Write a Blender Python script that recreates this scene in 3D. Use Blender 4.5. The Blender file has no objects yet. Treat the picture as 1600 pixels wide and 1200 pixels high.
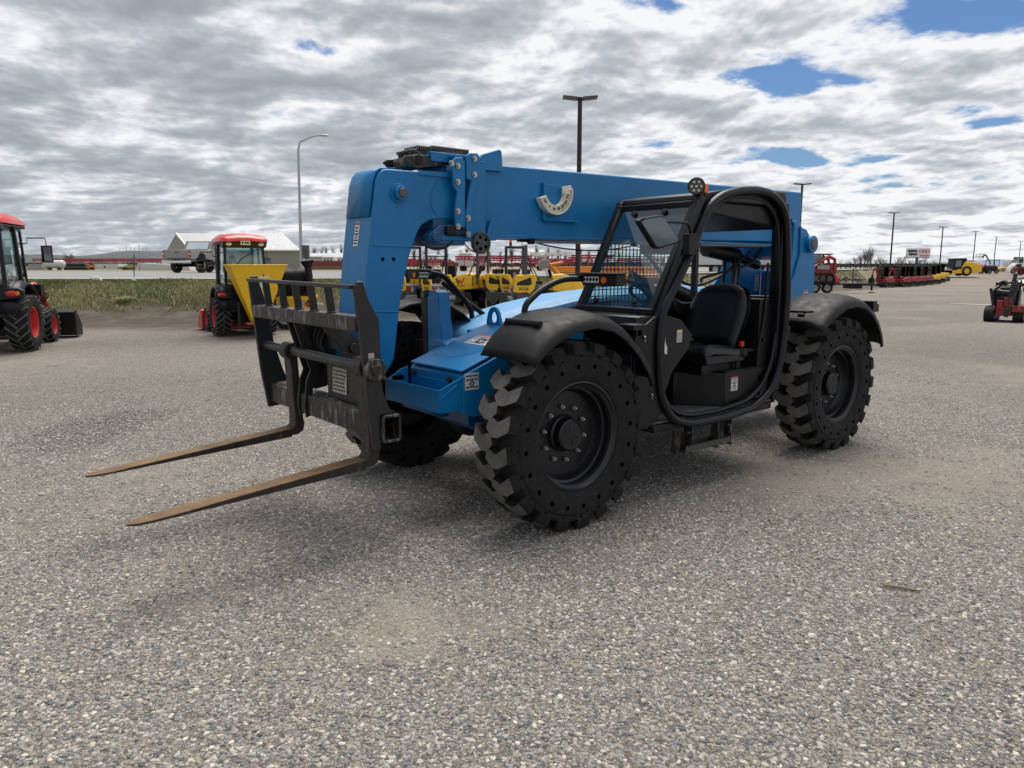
import bpy, math, random
from mathutils import Vector, Matrix
random.seed(7)
R = math.radians
PI = math.pi
C = bpy.context.scene.collection
sc = bpy.context.scene

# ---------------------------------------------------------------- survey of the photograph
FPX, EYE, PITCH = 1150.0, 1.6, math.atan(185/1150.0)
cp, sp = math.cos(PITCH), math.sin(PITCH)
nn = math.hypot(1.58, 1.28)
MF = (-1.58/nn, -1.28/nn); ML = (-MF[1], MF[0]); MO = (-.330, 5.110)

def ray(u, v):
    x = (u-800)/FPX; y = (v-600)/FPX
    return (x, cp-y*sp, -(sp+y*cp))
def _mr(u, v):
    d = ray(u, v); x, y = -MO[0], -MO[1]
    return (x*MF[0]+y*MF[1], x*ML[0]+y*ML[1]), (d[0]*MF[0]+d[1]*MF[1], d[0]*ML[0]+d[1]*ML[1], d[2])
def P(u, v, Y):            # point of the machine's plane y = Y seen at a photo pixel -> (x, z)
    o, d = _mr(u, v); t = (Y-o[1])/d[1]
    return (o[0]+d[0]*t, EYE+d[2]*t)
def Q(u, v, X):            # plane x = X -> (y, z)
    o, d = _mr(u, v); t = (X-o[0])/d[0]
    return (o[1]+d[1]*t, EYE+d[2]*t)
def W(u, v, D):            # world plane at distance D -> (x, z)
    d = ray(u, v); t = D/d[1]
    return (d[0]*t, EYE+d[2]*t)
def G(u, v, z=0.0):        # point of level z
    d = ray(u, v); t = (z-EYE)/d[2]
    return (d[0]*t, d[1]*t)

# ---------------------------------------------------------------- materials
MATS = {}
def mat(name, col, rough=.5, metal=0., var=.12, vscale=6., bump=0., bscale=60., dust=0., dustcol=(.25,.22,.18),
        coat=0., scratch=0., scratchcol=(.3,.28,.26), spec=.5, emit=None, estr=1.):
    m = bpy.data.materials.new(name); m.use_nodes = True
    nt = m.node_tree; N = nt.nodes; L = nt.links; b = N['Principled BSDF']
    b.inputs['Roughness'].default_value = rough; b.inputs['Metallic'].default_value = metal
    b.inputs['Coat Weight'].default_value = coat; b.inputs['Coat Roughness'].default_value = .12
    b.inputs['Specular IOR Level'].default_value = spec
    tc = N.new('ShaderNodeTexCoord')
    n1 = N.new('ShaderNodeTexNoise'); n1.inputs['Scale'].default_value = vscale; n1.inputs['Detail'].default_value = 6
    n1.inputs['Roughness'].default_value = .65
    L.new(tc.outputs['Object'], n1.inputs['Vector'])
    mr = N.new('ShaderNodeMapRange'); mr.inputs[1].default_value = .3; mr.inputs[2].default_value = .7
    mr.inputs[3].default_value = 1-var; mr.inputs[4].default_value = 1+var
    L.new(n1.outputs['Fac'], mr.inputs[0])
    mx = N.new('ShaderNodeMix'); mx.data_type = 'RGBA'; mx.blend_type = 'MULTIPLY'; mx.inputs[0].default_value = 1
    mx.inputs[6].default_value = (*col, 1)
    L.new(mr.outputs[0], mx.inputs[7])
    out = mx.outputs[2]
    def layer(out, amt, colr, scale, lo, hi, stretch=None):
        n = N.new('ShaderNodeTexNoise'); n.inputs['Scale'].default_value = scale; n.inputs['Detail'].default_value = 8
        n.inputs['Roughness'].default_value = .7
        if stretch:
            mp = N.new('ShaderNodeMapping'); mp.inputs['Scale'].default_value = stretch
            L.new(tc.outputs['Object'], mp.inputs[0]); L.new(mp.outputs[0], n.inputs['Vector'])
        else: L.new(tc.outputs['Object'], n.inputs['Vector'])
        r = N.new('ShaderNodeMapRange'); r.inputs[1].default_value = lo; r.inputs[2].default_value = hi
        r.inputs[4].default_value = amt
        L.new(n.outputs['Fac'], r.inputs[0])
        k = N.new('ShaderNodeMix'); k.data_type = 'RGBA'; k.inputs[7].default_value = (*colr, 1)
        L.new(r.outputs[0], k.inputs[0]); L.new(out, k.inputs[6])
        return k.outputs[2]
    if dust: out = layer(out, dust, dustcol, 3.5, .42, .75)
    if scratch: out = layer(out, scratch, scratchcol, 26., .53 if scratch >= .5 else .58, .60 if scratch >= .5 else .63, (1, 1, .22))
    L.new(out, b.inputs['Base Color'])
    rr = N.new('ShaderNodeMapRange'); rr.inputs[1].default_value = .25; rr.inputs[2].default_value = .75
    rr.inputs[3].default_value = max(.02, rough*.8); rr.inputs[4].default_value = min(1, rough*1.25)
    n3 = N.new('ShaderNodeTexNoise'); n3.inputs['Scale'].default_value = vscale*2.7; n3.inputs['Detail'].default_value = 5
    L.new(tc.outputs['Object'], n3.inputs['Vector'])
    L.new(n3.outputs['Fac'], rr.inputs[0]); L.new(rr.outputs[0], b.inputs['Roughness'])
    if bump:
        n2 = N.new('ShaderNodeTexNoise'); n2.inputs['Scale'].default_value = bscale; n2.inputs['Detail'].default_value = 4
        L.new(tc.outputs['Object'], n2.inputs['Vector'])
        bp = N.new('ShaderNodeBump'); bp.inputs['Strength'].default_value = bump; bp.inputs['Distance'].default_value = .01
        L.new(n2.outputs['Fac'], bp.inputs['Height']); L.new(bp.outputs[0], b.inputs['Normal'])
    if emit:
        b.inputs['Emission Color'].default_value = (*emit, 1); b.inputs['Emission Strength'].default_value = estr
    MATS[name] = m
    return m

def glass(name, tint, amt=.6):
    m = bpy.data.materials.new(name); m.use_nodes = True
    nt = m.node_tree; N = nt.nodes; L = nt.links; N.remove(N['Principled BSDF'])
    o = N['Material Output']; t = N.new('ShaderNodeBsdfTransparent'); t.inputs[0].default_value = (*tint, 1)
    g = N.new('ShaderNodeBsdfGlossy'); g.inputs['Roughness'].default_value = .02; g.inputs[0].default_value = (.95, 1, 1, 1)
    f = N.new('ShaderNodeFresnel'); f.inputs[0].default_value = 1.5
    ml = N.new('ShaderNodeMath'); ml.operation = 'MULTIPLY_ADD'; ml.inputs[1].default_value = 1.6; ml.inputs[2].default_value = .05
    L.new(f.outputs[0], ml.inputs[0])
    x = N.new('ShaderNodeMixShader'); L.new(ml.outputs[0], x.inputs[0]); L.new(t.outputs[0], x.inputs[1]); L.new(g.outputs[0], x.inputs[2])
    L.new(x.outputs[0], o.inputs['Surface'])
    MATS[name] = m
    return m

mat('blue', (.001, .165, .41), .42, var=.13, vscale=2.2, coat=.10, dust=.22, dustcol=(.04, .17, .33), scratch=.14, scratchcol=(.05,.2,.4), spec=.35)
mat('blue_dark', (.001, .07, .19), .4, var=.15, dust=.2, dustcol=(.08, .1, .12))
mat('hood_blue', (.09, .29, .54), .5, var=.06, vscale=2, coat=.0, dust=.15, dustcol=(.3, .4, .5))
mat('black_paint', (.0055, .0055, .006), .42, var=.3, vscale=8, dust=.08, dustcol=(.025, .024, .022), spec=.32)
mat('cab_black', (.003, .0035, .007), .36, var=.25, vscale=4, dust=.08, dustcol=(.014, .014, .018), spec=.34)
mat('worn_black', (.013, .012, .0115), .45, var=.4, vscale=14, bump=.25, bscale=60, dust=.3, dustcol=(.045, .034, .027), scratch=.6, scratchcol=(.26, .24, .22))
mat('plate_black', (.009, .009, .010), .42, var=.3, vscale=10, bump=.1, dust=.2, dustcol=(.026, .024, .022), scratch=.14, scratchcol=(.12, .11, .10))
mat('fork_steel', (.13, .075, .033), .55, metal=.25, var=.45, vscale=9, bump=.25, bscale=70, dust=.5, dustcol=(.30, .175, .065), scratch=.15, scratchcol=(.2, .15, .11))
mat('fork_shank', (.020, .015, .013), .5, metal=.2, var=.4, vscale=9, bump=.2, dust=.4, dustcol=(.055, .033, .023), scratch=.15)
mat('rubber', (.0095, .0095, .010), .75, var=.25, vscale=9, bump=.35, bscale=90, dust=.22, dustcol=(.035, .033, .03), spec=.3)
mat('tread_rubber', (.105, .10, .092), .92, var=.3, vscale=12, bump=.5, bscale=110, dust=.6, dustcol=(.22, .205, .18), spec=.2)
mat('rim_black', (.004, .004, .007), .36, var=.3, vscale=9, dust=.12, dustcol=(.022, .022, .022))
mat('hole_black', (.0008, .0008, .0008), .9, spec=0.)
mat('plastic', (.0045, .0045, .005), .55, var=.2, vscale=7, bump=.15, bscale=220, dust=.2, dustcol=(.016, .0155, .0145), spec=.28)
mat('vinyl', (.004, .005, .008), .38, var=.2, vscale=5, bump=.12, bscale=120)
mat('steel', (.45, .44, .42), .35, metal=1, var=.2)
mat('dark_steel', (.10, .10, .10), .45, metal=.8, var=.3)
mat('galv', (.42, .43, .44), .5, metal=.6, var=.15)
mat('white_paint', (.75, .75, .73), .5, var=.08)
mat('offwhite', (.74, .70, .56), .5, var=.1, vscale=20, dust=.2)
mat('ink', (.012, .012, .012), .6)
mat('sticker', (.68, .69, .70), .45, var=.07)
mat('old_sticker', (.38, .37, .31), .6, var=.3, vscale=30, scratch=.6, scratchcol=(.1, .09, .07))
mat('red', (.55, .028, .022), .35, var=.1, coat=.3, dust=.08)
mat('sticker_red', (.6, .08, .05), .5)
mat('dull_red', (.20, .025, .018), .55, var=.35, dust=.4, dustcol=(.09, .06, .05))
mat('dark_red', (.26, .015, .02), .4, var=.15)
mat('rack_red', (.34, .028, .045), .6, var=.2)
mat('yellow', (.84, .49, .010), .4, var=.08, coat=.2)
mat('ex_yellow', (.74, .40, .02), .4, var=.1)
mat('orange', (.75, .27, .02), .45, var=.12)
mat('amber', (.75, .16, .015), .25)
mat('grey_machine', (.060, .062, .065), .5, var=.2, dust=.2)
mat('light_grey', (.30, .30, .29), .5, var=.15)
mat('silver_paint', (.29, .28, .26), .3, metal=.5, var=.1, dust=.2)
mat('chrome', (.7, .7, .7), .12, metal=1)
mat('lamp_clear', (.55, .56, .55), .15)
mat('lens_red', (.5, .02, .015), .2)
mat('siding', (.30, .29, .26), .6, var=.08, vscale=.5)
mat('roof_metal', (.44, .45, .46), .4, metal=.2, var=.06, vscale=.3)
mat('concrete', (.34, .33, .31), .9, var=.2, vscale=4, bump=.2)
mat('tank_white', (.55, .55, .54), .4, var=.1)
mat('wood', (.20, .14, .09), .8, var=.3)
mat('bark', (.10, .085, .07), .9, var=.3)
mat('twig', (.145, .12, .10), .9, var=.35, vscale=.4)
mat('evergreen', (.028, .045, .024), .85, var=.4, vscale=.8)
mat('sign_green', (.006, .11, .055), .45)
mat('pole_brown', (.030, .025, .021), .5, metal=.3, var=.2)
mat('drum_steel', (.34, .32, .28), .5, metal=.4, var=.3, vscale=5, dust=.5, dustcol=(.3, .26, .2))
mat('pipe_black', (.012, .012, .013), .45)
mat('stone', (.50, .49, .46), .9, var=.2, bump=.4, bscale=20)
mat('floor_mat', (.11, .11, .10), .6, metal=.3, var=.3, bump=.5, bscale=160, dust=.4, dustcol=(.12, .11, .1))
glass('glass', (.62, .74, .72))
glass('tractor_glass', (.50, .64, .60))
glass('dark_glass', (.12, .15, .15))
mat('mirror', (.10, .12, .13), .04, metal=1, var=.02)

# ---------------------------------------------------------------- mesh builder
def fillet(pts, rad, n=5, closed=False):
    out = []; m = len(pts)
    for i in range(m):
        p = Vector(pts[i])
        if not closed and i in (0, m-1): out.append(p); continue
        a = Vector(pts[i-1]); b = Vector(pts[(i+1) % m])
        da = a-p; db = b-p; r = min(rad, da.length*.48, db.length*.48)
        s = p+da.normalized()*r; e = p+db.normalized()*r
        for k in range(n+1):
            t = k/n
            out.append((1-t)**2*s+2*t*(1-t)*p+t*t*e)
    return out

class MB:
    def __init__(s): s.v = []; s.f = []; s.m = []; s.mats = []; s.cur = 0
    def use(s, name):
        if name not in s.mats: s.mats.append(name)
        s.cur = s.mats.index(name); return s
    def add(s, vs, fs):
        o = len(s.v); s.v += [tuple(v) for v in vs]
        for f in fs: s.f.append([i+o for i in f]); s.m.append(s.cur)
        return s
    def box(s, a, b, rot=None, piv=None):
        x0, y0, z0 = a; x1, y1, z1 = b
        vs = [Vector(p) for p in ((x0,y0,z0),(x1,y0,z0),(x1,y1,z0),(x0,y1,z0),(x0,y0,z1),(x1,y0,z1),(x1,y1,z1),(x0,y1,z1))]
        if rot is not None:
            c = Vector(piv) if piv else (Vector(a)+Vector(b))/2
            vs = [rot @ (v-c)+c for v in vs]
        return s.add(vs, [(0,3,2,1),(4,5,6,7),(0,1,5,4),(1,2,6,5),(2,3,7,6),(3,0,4,7)])
    def bar(s, p0, p1, w, h=None, up=(0,0,1)):
        h = h or w; p0 = Vector(p0); p1 = Vector(p1); d = (p1-p0).normalized(); u = Vector(up)
        if abs(d.dot(u)) > .98: u = Vector((1,0,0))
        a = d.cross(u).normalized(); b = a.cross(d).normalized()
        vs = [p+a*(w/2*i)+b*(h/2*j) for p in (p0, p1) for i, j in ((-1,-1),(1,-1),(1,1),(-1,1))]
        return s.add(vs, [(0,1,2,3),(7,6,5,4),(0,4,5,1),(1,5,6,2),(2,6,7,3),(3,7,4,0)])
    def _map(s, ax, p, t):
        if ax == 'y': return (p[0], t, p[1])
        if ax == 'x': return (t, p[0], p[1])
        return (p[0], p[1], t)
    def prism(s, poly, ax, t0, t1):
        n = len(poly); vs = [s._map(ax, p, t0) for p in poly]+[s._map(ax, p, t1) for p in poly]
        fs = [tuple(range(n)), tuple(range(2*n-1, n-1, -1))]+[(i, n+i, n+(i+1) % n, (i+1) % n) for i in range(n)]
        return s.add(vs, fs)
    def ring(s, outer, inner, ax, t0, t1):
        n = len(outer)
        vs = [s._map(ax, p, t) for t in (t0, t1) for q in (outer, inner) for p in q]
        fs = []
        for i in range(n):
            j = (i+1) % n
            fs += [(i, j, n+j, n+i), (2*n+i, 3*n+i, 3*n+j, 2*n+j), (i, 2*n+i, 2*n+j, j), (n+i, n+j, 3*n+j, 3*n+i)]
        return s.add(vs, fs)
    def cyl(s, p0, p1, r0, r1=None, n=16):
        r1 = r0 if r1 is None else r1; p0 = Vector(p0); p1 = Vector(p1); d = (p1-p0).normalized()
        u = Vector((0,0,1)) if abs(d.z) < .9 else Vector((1,0,0)); a = d.cross(u).normalized(); b = d.cross(a)
        vs = [p+(a*math.cos(2*PI*i/n)+b*math.sin(2*PI*i/n))*r for p, r in ((p0, r0), (p1, r1)) for i in range(n)]
        fs = [(i, (i+1) % n, n+(i+1) % n, n+i) for i in range(n)]+[tuple(range(n-1, -1, -1)), tuple(range(n, 2*n))]
        return s.add(vs, fs)
    def tube(s, pts, r, n=10, closed=False, rad=None):
        pts = [Vector(p) for p in pts]
        if rad: pts = fillet(pts, rad, closed=closed)
        q = [pts[0]]
        for p in pts[1:]:
            if (p-q[-1]).length > 1e-5: q.append(p)
        if closed and (q[0]-q[-1]).length < 1e-5: q.pop()
        pts = q; m = len(pts); vs = []; prev = None
        for i, p in enumerate(pts):
            if closed: d = (pts[(i+1) % m]-pts[i-1]).normalized()
            else: d = (pts[min(i+1, m-1)]-pts[max(i-1, 0)]).normalized()
            if prev is None:
                u = Vector((0,0,1)) if abs(d.z) < .9 else Vector((1,0,0)); a = d.cross(u).normalized()
            else: a = (prev-d*prev.dot(d)).normalized()
            prev = a; b = d.cross(a)
            rr = r[i] if isinstance(r, (list, tuple)) else r
            vs += [p+(a*math.cos(2*PI*k/n)+b*math.sin(2*PI*k/n))*rr for k in range(n)]
        fs = []
        for i in range(m if closed else m-1):
            j = (i+1) % m
            for k in range(n): fs.append((i*n+k, i*n+(k+1) % n, j*n+(k+1) % n, j*n+k))
        if not closed: fs += [tuple(range(n-1, -1, -1)), tuple(range((m-1)*n, m*n))]
        return s.add(vs, fs)
    def lathe(s, prof, o=(0,0,0), ax='y', n=32, caps=True, sq=1.):
        vs = []
        for r, t in prof:
            for k in range(n):
                c, d = r*math.cos(2*PI*k/n), r*math.sin(2*PI*k/n)*sq
                p = (c, t, d) if ax == 'y' else (t, c, d) if ax == 'x' else (c, d, t)
                vs.append((p[0]+o[0], p[1]+o[1], p[2]+o[2]))
        m = len(prof); fs = []
        for i in range(m-1):
            for k in range(n): fs.append((i*n+k, i*n+(k+1) % n, (i+1)*n+(k+1) % n, (i+1)*n+k))
        if caps: fs += [tuple(range(n-1, -1, -1)), tuple(range((m-1)*n, m*n))]
        return s.add(vs, fs)
    def grid(s, rows, thick=None, closed=False):
        m = len(rows); n = len(rows[0]); vs = [p for r in rows for p in r]
        fs = [(i*n+k, i*n+(k+1) % n, (i+1)*n+(k+1) % n, (i+1)*n+k) for i in range(m-1) for k in range(n if closed else n-1)]
        return s.add(vs, fs)
    def ball(s, c, r, n=10, sx=1, sy=1, sz=1):
        prof = [(max(1e-4, r*math.sin(PI*i/n)), -r*math.cos(PI*i/n)) for i in range(n+1)]
        vs = [(c[0]+p*math.cos(2*PI*k/n)*sx, c[1]+p*math.sin(2*PI*k/n)*sy, c[2]+t*sz) for p, t in prof for k in range(n)]
        fs = [(i*n+k, i*n+(k+1) % n, (i+1)*n+(k+1) % n, (i+1)*n+k) for i in range(n) for k in range(n)]
        return s.add(vs, fs)
    def build(s, name, parent=None, bevel=0., smooth=35, solid=0., label=None, seg=2, mesh_only=False, subsurf=0):
        me = bpy.data.meshes.new(name); me.from_pydata(s.v, [], s.f)
        for k in s.mats: me.materials.append(MATS[k])
        me.polygons.foreach_set('material_index', s.m); me.update()
        if smooth:
            me.shade_smooth(); me.set_sharp_from_angle(angle=R(smooth))
        if mesh_only: return me
        o = bpy.data.objects.new(name, me); C.objects.link(o)
        if parent: o.parent = parent
        fix_normals(me)
        if solid:
            md = o.modifiers.new('solid', 'SOLIDIFY'); md.thickness = solid; md.offset = 0
        if subsurf:
            md = o.modifiers.new('sub', 'SUBSURF'); md.levels = subsurf; md.render_levels = subsurf
        if bevel:
            md = o.modifiers.new('bevel', 'BEVEL'); md.width = bevel; md.segments = seg; md.limit_method = 'ANGLE'; md.angle_limit = R(40)
            md.harden_normals = False
        if label: o['label'] = label
        return o

import bmesh
def fix_normals(me):
    bm = bmesh.new(); bm.from_mesh(me)
    bmesh.ops.recalc_face_normals(bm, faces=bm.faces); bm.to_mesh(me); bm.free()

def tag(o, label, cat, group=None, kind=None):
    if label: o['label'] = label
    if cat: o['category'] = cat
    if group: o['group'] = group
    if kind: o['kind'] = kind
    return o
def thing(name, label, cat, loc=(0,0,0), rotz=0, group=None, scale=1.):
    o = bpy.data.objects.new(name, None); C.objects.link(o); o.empty_display_size = .2
    o.location = loc; o.rotation_euler = (0, 0, rotz); o.scale = (scale,)*3
    return tag(o, label, cat, group)
def copy_tree(o, parent=None):
    c = o.copy(); C.objects.link(c); c.parent = parent
    for ch in list(o.children): copy_tree(ch, c)
    return c
def text(body, name, parent, loc, rot, size, m, ext=.001, align='CENTER', sx=1., bold=0.):
    cu = bpy.data.curves.new(name, 'FONT'); cu.body = body; cu.size = size; cu.extrude = ext
    cu.align_x = align; cu.align_y = 'CENTER'; cu.offset = bold; cu.resolution_u = 2
    t = bpy.data.objects.new(name, cu); C.objects.link(t)
    dg = bpy.context.evaluated_depsgraph_get()
    me = bpy.data.meshes.new_from_object(t.evaluated_get(dg)); me.name = name
    bpy.data.objects.remove(t); bpy.data.curves.remove(cu)
    me.materials.clear(); me.materials.append(MATS[m])
    o = bpy.data.objects.new(name, me); C.objects.link(o); o.parent = parent
    o.matrix_local = Matrix.Translation(loc) @ rot.to_4x4() @ Matrix.Diagonal((sx, 1, 1, 1))
    return o
def face_rot(nrm, up=(0,0,1)):      # rotation putting local +z along nrm, +y along up
    n = Vector(nrm).normalized(); u = Vector(up); x = u.cross(n).normalized(); y = n.cross(x)
    return Matrix((x, y, n)).transposed()
def decal(name, parent, loc, nrm, w, h, up=(0,0,1), head='sticker_red', base='sticker', lines=5, seed=0, pic=True):
    rnd = random.Random(seed+3); mb = MB().use(base)
    mb.box((-w/2, -h/2, 0), (w/2, h/2, .0015))
    if head:
        mb.use(head).box((-w/2*.96, h/2*.72, .0012), (w/2*.96, h/2*.96, .003))
    mb.use('ink')
    top = h/2*(.62 if head else .9)
    n = lines
    for i in range(n):
        y = top-(i+.5)*(top+h/2*.9)/n; hh = (top+h/2*.9)/n*.22
        x = -w/2*.85
        if pic and i == n//2:
            mb.ring([(rr*math.cos(a)*.16*w, y+rr*math.sin(a)*.16*w) for rr in (1,) for a in [k*PI/6 for k in range(12)]],
                    [(rr*math.cos(a)*.16*w, y+rr*math.sin(a)*.16*w) for rr in (.6,) for a in [k*PI/6 for k in range(12)]], 'z', .0012, .0028)
            mb.bar((-.25*w, y-.05*h, .002), (.25*w, y+.06*h, .002), h*.02, .0015)
            continue
        while x < w/2*.7:
            l = rnd.uniform(.06, .2)*w; mb.box((x, y-hh, .0012), (min(x+l, w/2*.88), y+hh, .0027)); x += l+.04*w
    o = mb.build(name, parent, smooth=0)
    o.matrix_local = Matrix.Translation(loc) @ face_rot(nrm, up).to_4x4()
    return o
# ---------------------------------------------------------------- camera, light, sky
cam = bpy.data.cameras.new('camera'); co = bpy.data.objects.new('camera', cam); C.objects.link(co)
co.location = (0, 0, EYE); co.rotation_euler = (R(90)-PITCH, 0, 0)
cam.sensor_width = 36; cam.lens = FPX/1600*36; cam.clip_start = .05; cam.clip_end = 20000
sc.camera = co
sc.view_settings.view_transform = 'Standard'; sc.view_settings.look = 'None'
sc.view_settings.exposure = .3; sc.view_settings.gamma = 1
SUN_EL, SUN_AZ = R(68), R(12)
CLOUD = .88       # azimuth measured from +Y (away from the camera) towards +X
sun = bpy.data.lights.new('sun', 'SUN'); so = bpy.data.objects.new('sun', sun); C.objects.link(so)
sun.energy = 3.5; sun.angle = R(44); sun.color = (1, .95, .88)
sd = Vector((math.sin(SUN_AZ)*math.cos(SUN_EL), math.cos(SUN_AZ)*math.cos(SUN_EL), math.sin(SUN_EL)))
so.rotation_euler = sd.to_track_quat('Z', 'Y').to_euler()

w = bpy.data.worlds.new('World'); sc.world = w; w.use_nodes = True
N = w.node_tree.nodes; L = w.node_tree.links; bg = N['Background']; wo = N['World Output']
sky = N.new('ShaderNodeTexSky'); sky.sky_type = 'NISHITA'; sky.sun_disc = False
sky.sun_elevation = SUN_EL; sky.sun_rotation = SUN_AZ; sky.air_density = 1.2; sky.dust_density = .6; sky.ozone_density = 2.5
tint = N.new('ShaderNodeMix'); tint.data_type = 'RGBA'; tint.blend_type = 'MULTIPLY'; tint.inputs[0].default_value = 1; tint.inputs[7].default_value = (.62, .82, 1.12, 1)
L.new(sky.outputs[0], tint.inputs[6]); L.new(tint.outputs[2], bg.inputs[0]); bg.inputs[1].default_value = .062
def nd(t, **k):
    n = N.new(t)
    for a, v in k.items(): setattr(n, a, v)
    return n
def mth(op, a, b=None, c=None, clamp=False):
    n = nd('ShaderNodeMath', operation=op); n.use_clamp = clamp
    for i, x in enumerate((a, b, c)):
        if x is None: continue
        if isinstance(x, (int, float)): n.inputs[i].default_value = x
        else: L.new(x, n.inputs[i])
    return n.outputs[0]
tc = nd('ShaderNodeTexCoord'); sx = nd('ShaderNodeSeparateXYZ'); L.new(tc.outputs['Generated'], sx.inputs[0])
dz = mth('ADD', mth('MAXIMUM', sx.outputs[2], 0.), .17)
px = mth('DIVIDE', sx.outputs[0], dz); py = mth('DIVIDE', sx.outputs[1], dz)
cb = nd('ShaderNodeCombineXYZ'); L.new(px, cb.inputs[0]); L.new(py, cb.inputs[1])
def noise(scale, detail, rough, off=(0,0,0), stretch=(1,1,1), dist=0., rot=0.):
    mp = nd('ShaderNodeMapping'); mp.inputs['Location'].default_value = off; mp.inputs['Scale'].default_value = stretch
    mp.inputs['Rotation'].default_value = (0, 0, rot)
    L.new(cb.outputs[0], mp.inputs[0])
    n = nd('ShaderNodeTexNoise'); n.inputs['Scale'].default_value = scale; n.inputs['Detail'].default_value = detail
    n.inputs['Roughness'].default_value = rough; n.inputs['Distortion'].default_value = dist
    L.new(mp.outputs[0], n.inputs['Vector']); return n.outputs['Fac']
def ramp(x, lo, hi, a=0., b=1., smooth=True):
    n = nd('ShaderNodeMapRange', interpolation_type='SMOOTHSTEP' if smooth else 'LINEAR')
    n.inputs[1].default_value = lo; n.inputs[2].default_value = hi; n.inputs[3].default_value = a; n.inputs[4].default_value = b
    L.new(x, n.inputs[0]); return n.outputs[0]
big = noise(1.7, 3, .5, (6.3, 2.9, 0), (1, 1.2, 1))
det = noise(2.7, 13, .57, (5.2, 8.1, 0), (1, .9, 1), .15)
det2 = noise(2.7, 13, .57, (5.2+.01, 8.1+.045, 0), (1, .9, 1), .15)       # same field moved towards the sun: lit sides
hi = noise(9.0, 9, .6, (1.3, 2.2, 0), (1, .8, 1), .1)
bias = ramp(sx.outputs[0], -.12, .42, .11, .022)      # more blue gaps to the right-hand side of the sky
low = ramp(sx.outputs[2], .0, .14, .07, 0.)
dens = mth('ADD', mth('ADD', mth('ADD', mth('ADD', mth('MULTIPLY', big, .42), mth('MULTIPLY', det, .52)), mth('MULTIPLY', hi, .10)), bias), low)
cover = ramp(dens, .465, .525)
thick = ramp(dens, .50, .72)
lit = ramp(mth('SUBTRACT', det2, det), -.09, .09, .80, 1.20, False)
shade = mth('SUBTRACT', 1.0, mth('MULTIPLY', thick, .48))
puffs = ramp(hi, .32, .68, .88, 1.10)
mid = ramp(det, .34, .64, 1.10, .80)
val = mth('MULTIPLY', mth('MULTIPLY', mth('MULTIPLY', shade, puffs), lit), mid)
wleft = ramp(sx.outputs[0], -.5, .45, .86, 1.05)
hor = ramp(sx.outputs[2], .0, .13, 1.30, 1.0)
val = mth('MULTIPLY', mth('MULTIPLY', val, wleft), hor)
cr = nd('ShaderNodeValToRGB'); e = cr.color_ramp.elements
e[0].position = .15; e[0].color = (.235, .265, .31, 1); e[1].position = 1.0; e[1].color = (.86, .87, .89, 1)
k = cr.color_ramp.elements.new(.55); k.color = (.45, .485, .53, 1)
L.new(val, cr.inputs[0])
bg2 = nd('ShaderNodeBackground'); L.new(cr.outputs[0], bg2.inputs[0]); bg2.inputs[1].default_value = CLOUD
ms = nd('ShaderNodeMixShader'); L.new(cover, ms.inputs[0]); L.new(bg.outputs[0], ms.inputs[1]); L.new(bg2.outputs[0], ms.inputs[2])
L.new(ms.outputs[0], wo.inputs['Surface'])

# ---------------------------------------------------------------- ground
def sst(a, b, x):
    t = min(1, max(0, (x-a)/(b-a))); return t*t*(3-2*t)
def edge(x):
    if x < -8: return 19.4
    if x < 3: return 19.4+(x+8)*.69
    return 27+(x-3)*1.46
def lotz(x, y):
    d = sst(28, 86, y)*sst(2, 28, x)
    up = sst(92, 125, y)*sst(2, 28, x)
    return -.85*d+1.1*up
def gz(x, y):
    b = lotz(x, y)
    if x > 60: b += (1.0-b)*sst(130, 190, y)
    t = sst(edge(x)+.6, edge(x)+6.2, y)
    return b*(1-t)+1.13*t if x < 60 else b+(1.13-b)*t*sst(60, 61, 2) if x < 60 else b
def ghost(nm, xs, ys, zf, m, **k):
    mb = MB().use(m)
    mb.grid([[(x, y, zf(x, y)) for x in xs] for y in ys])
    return mb

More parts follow.
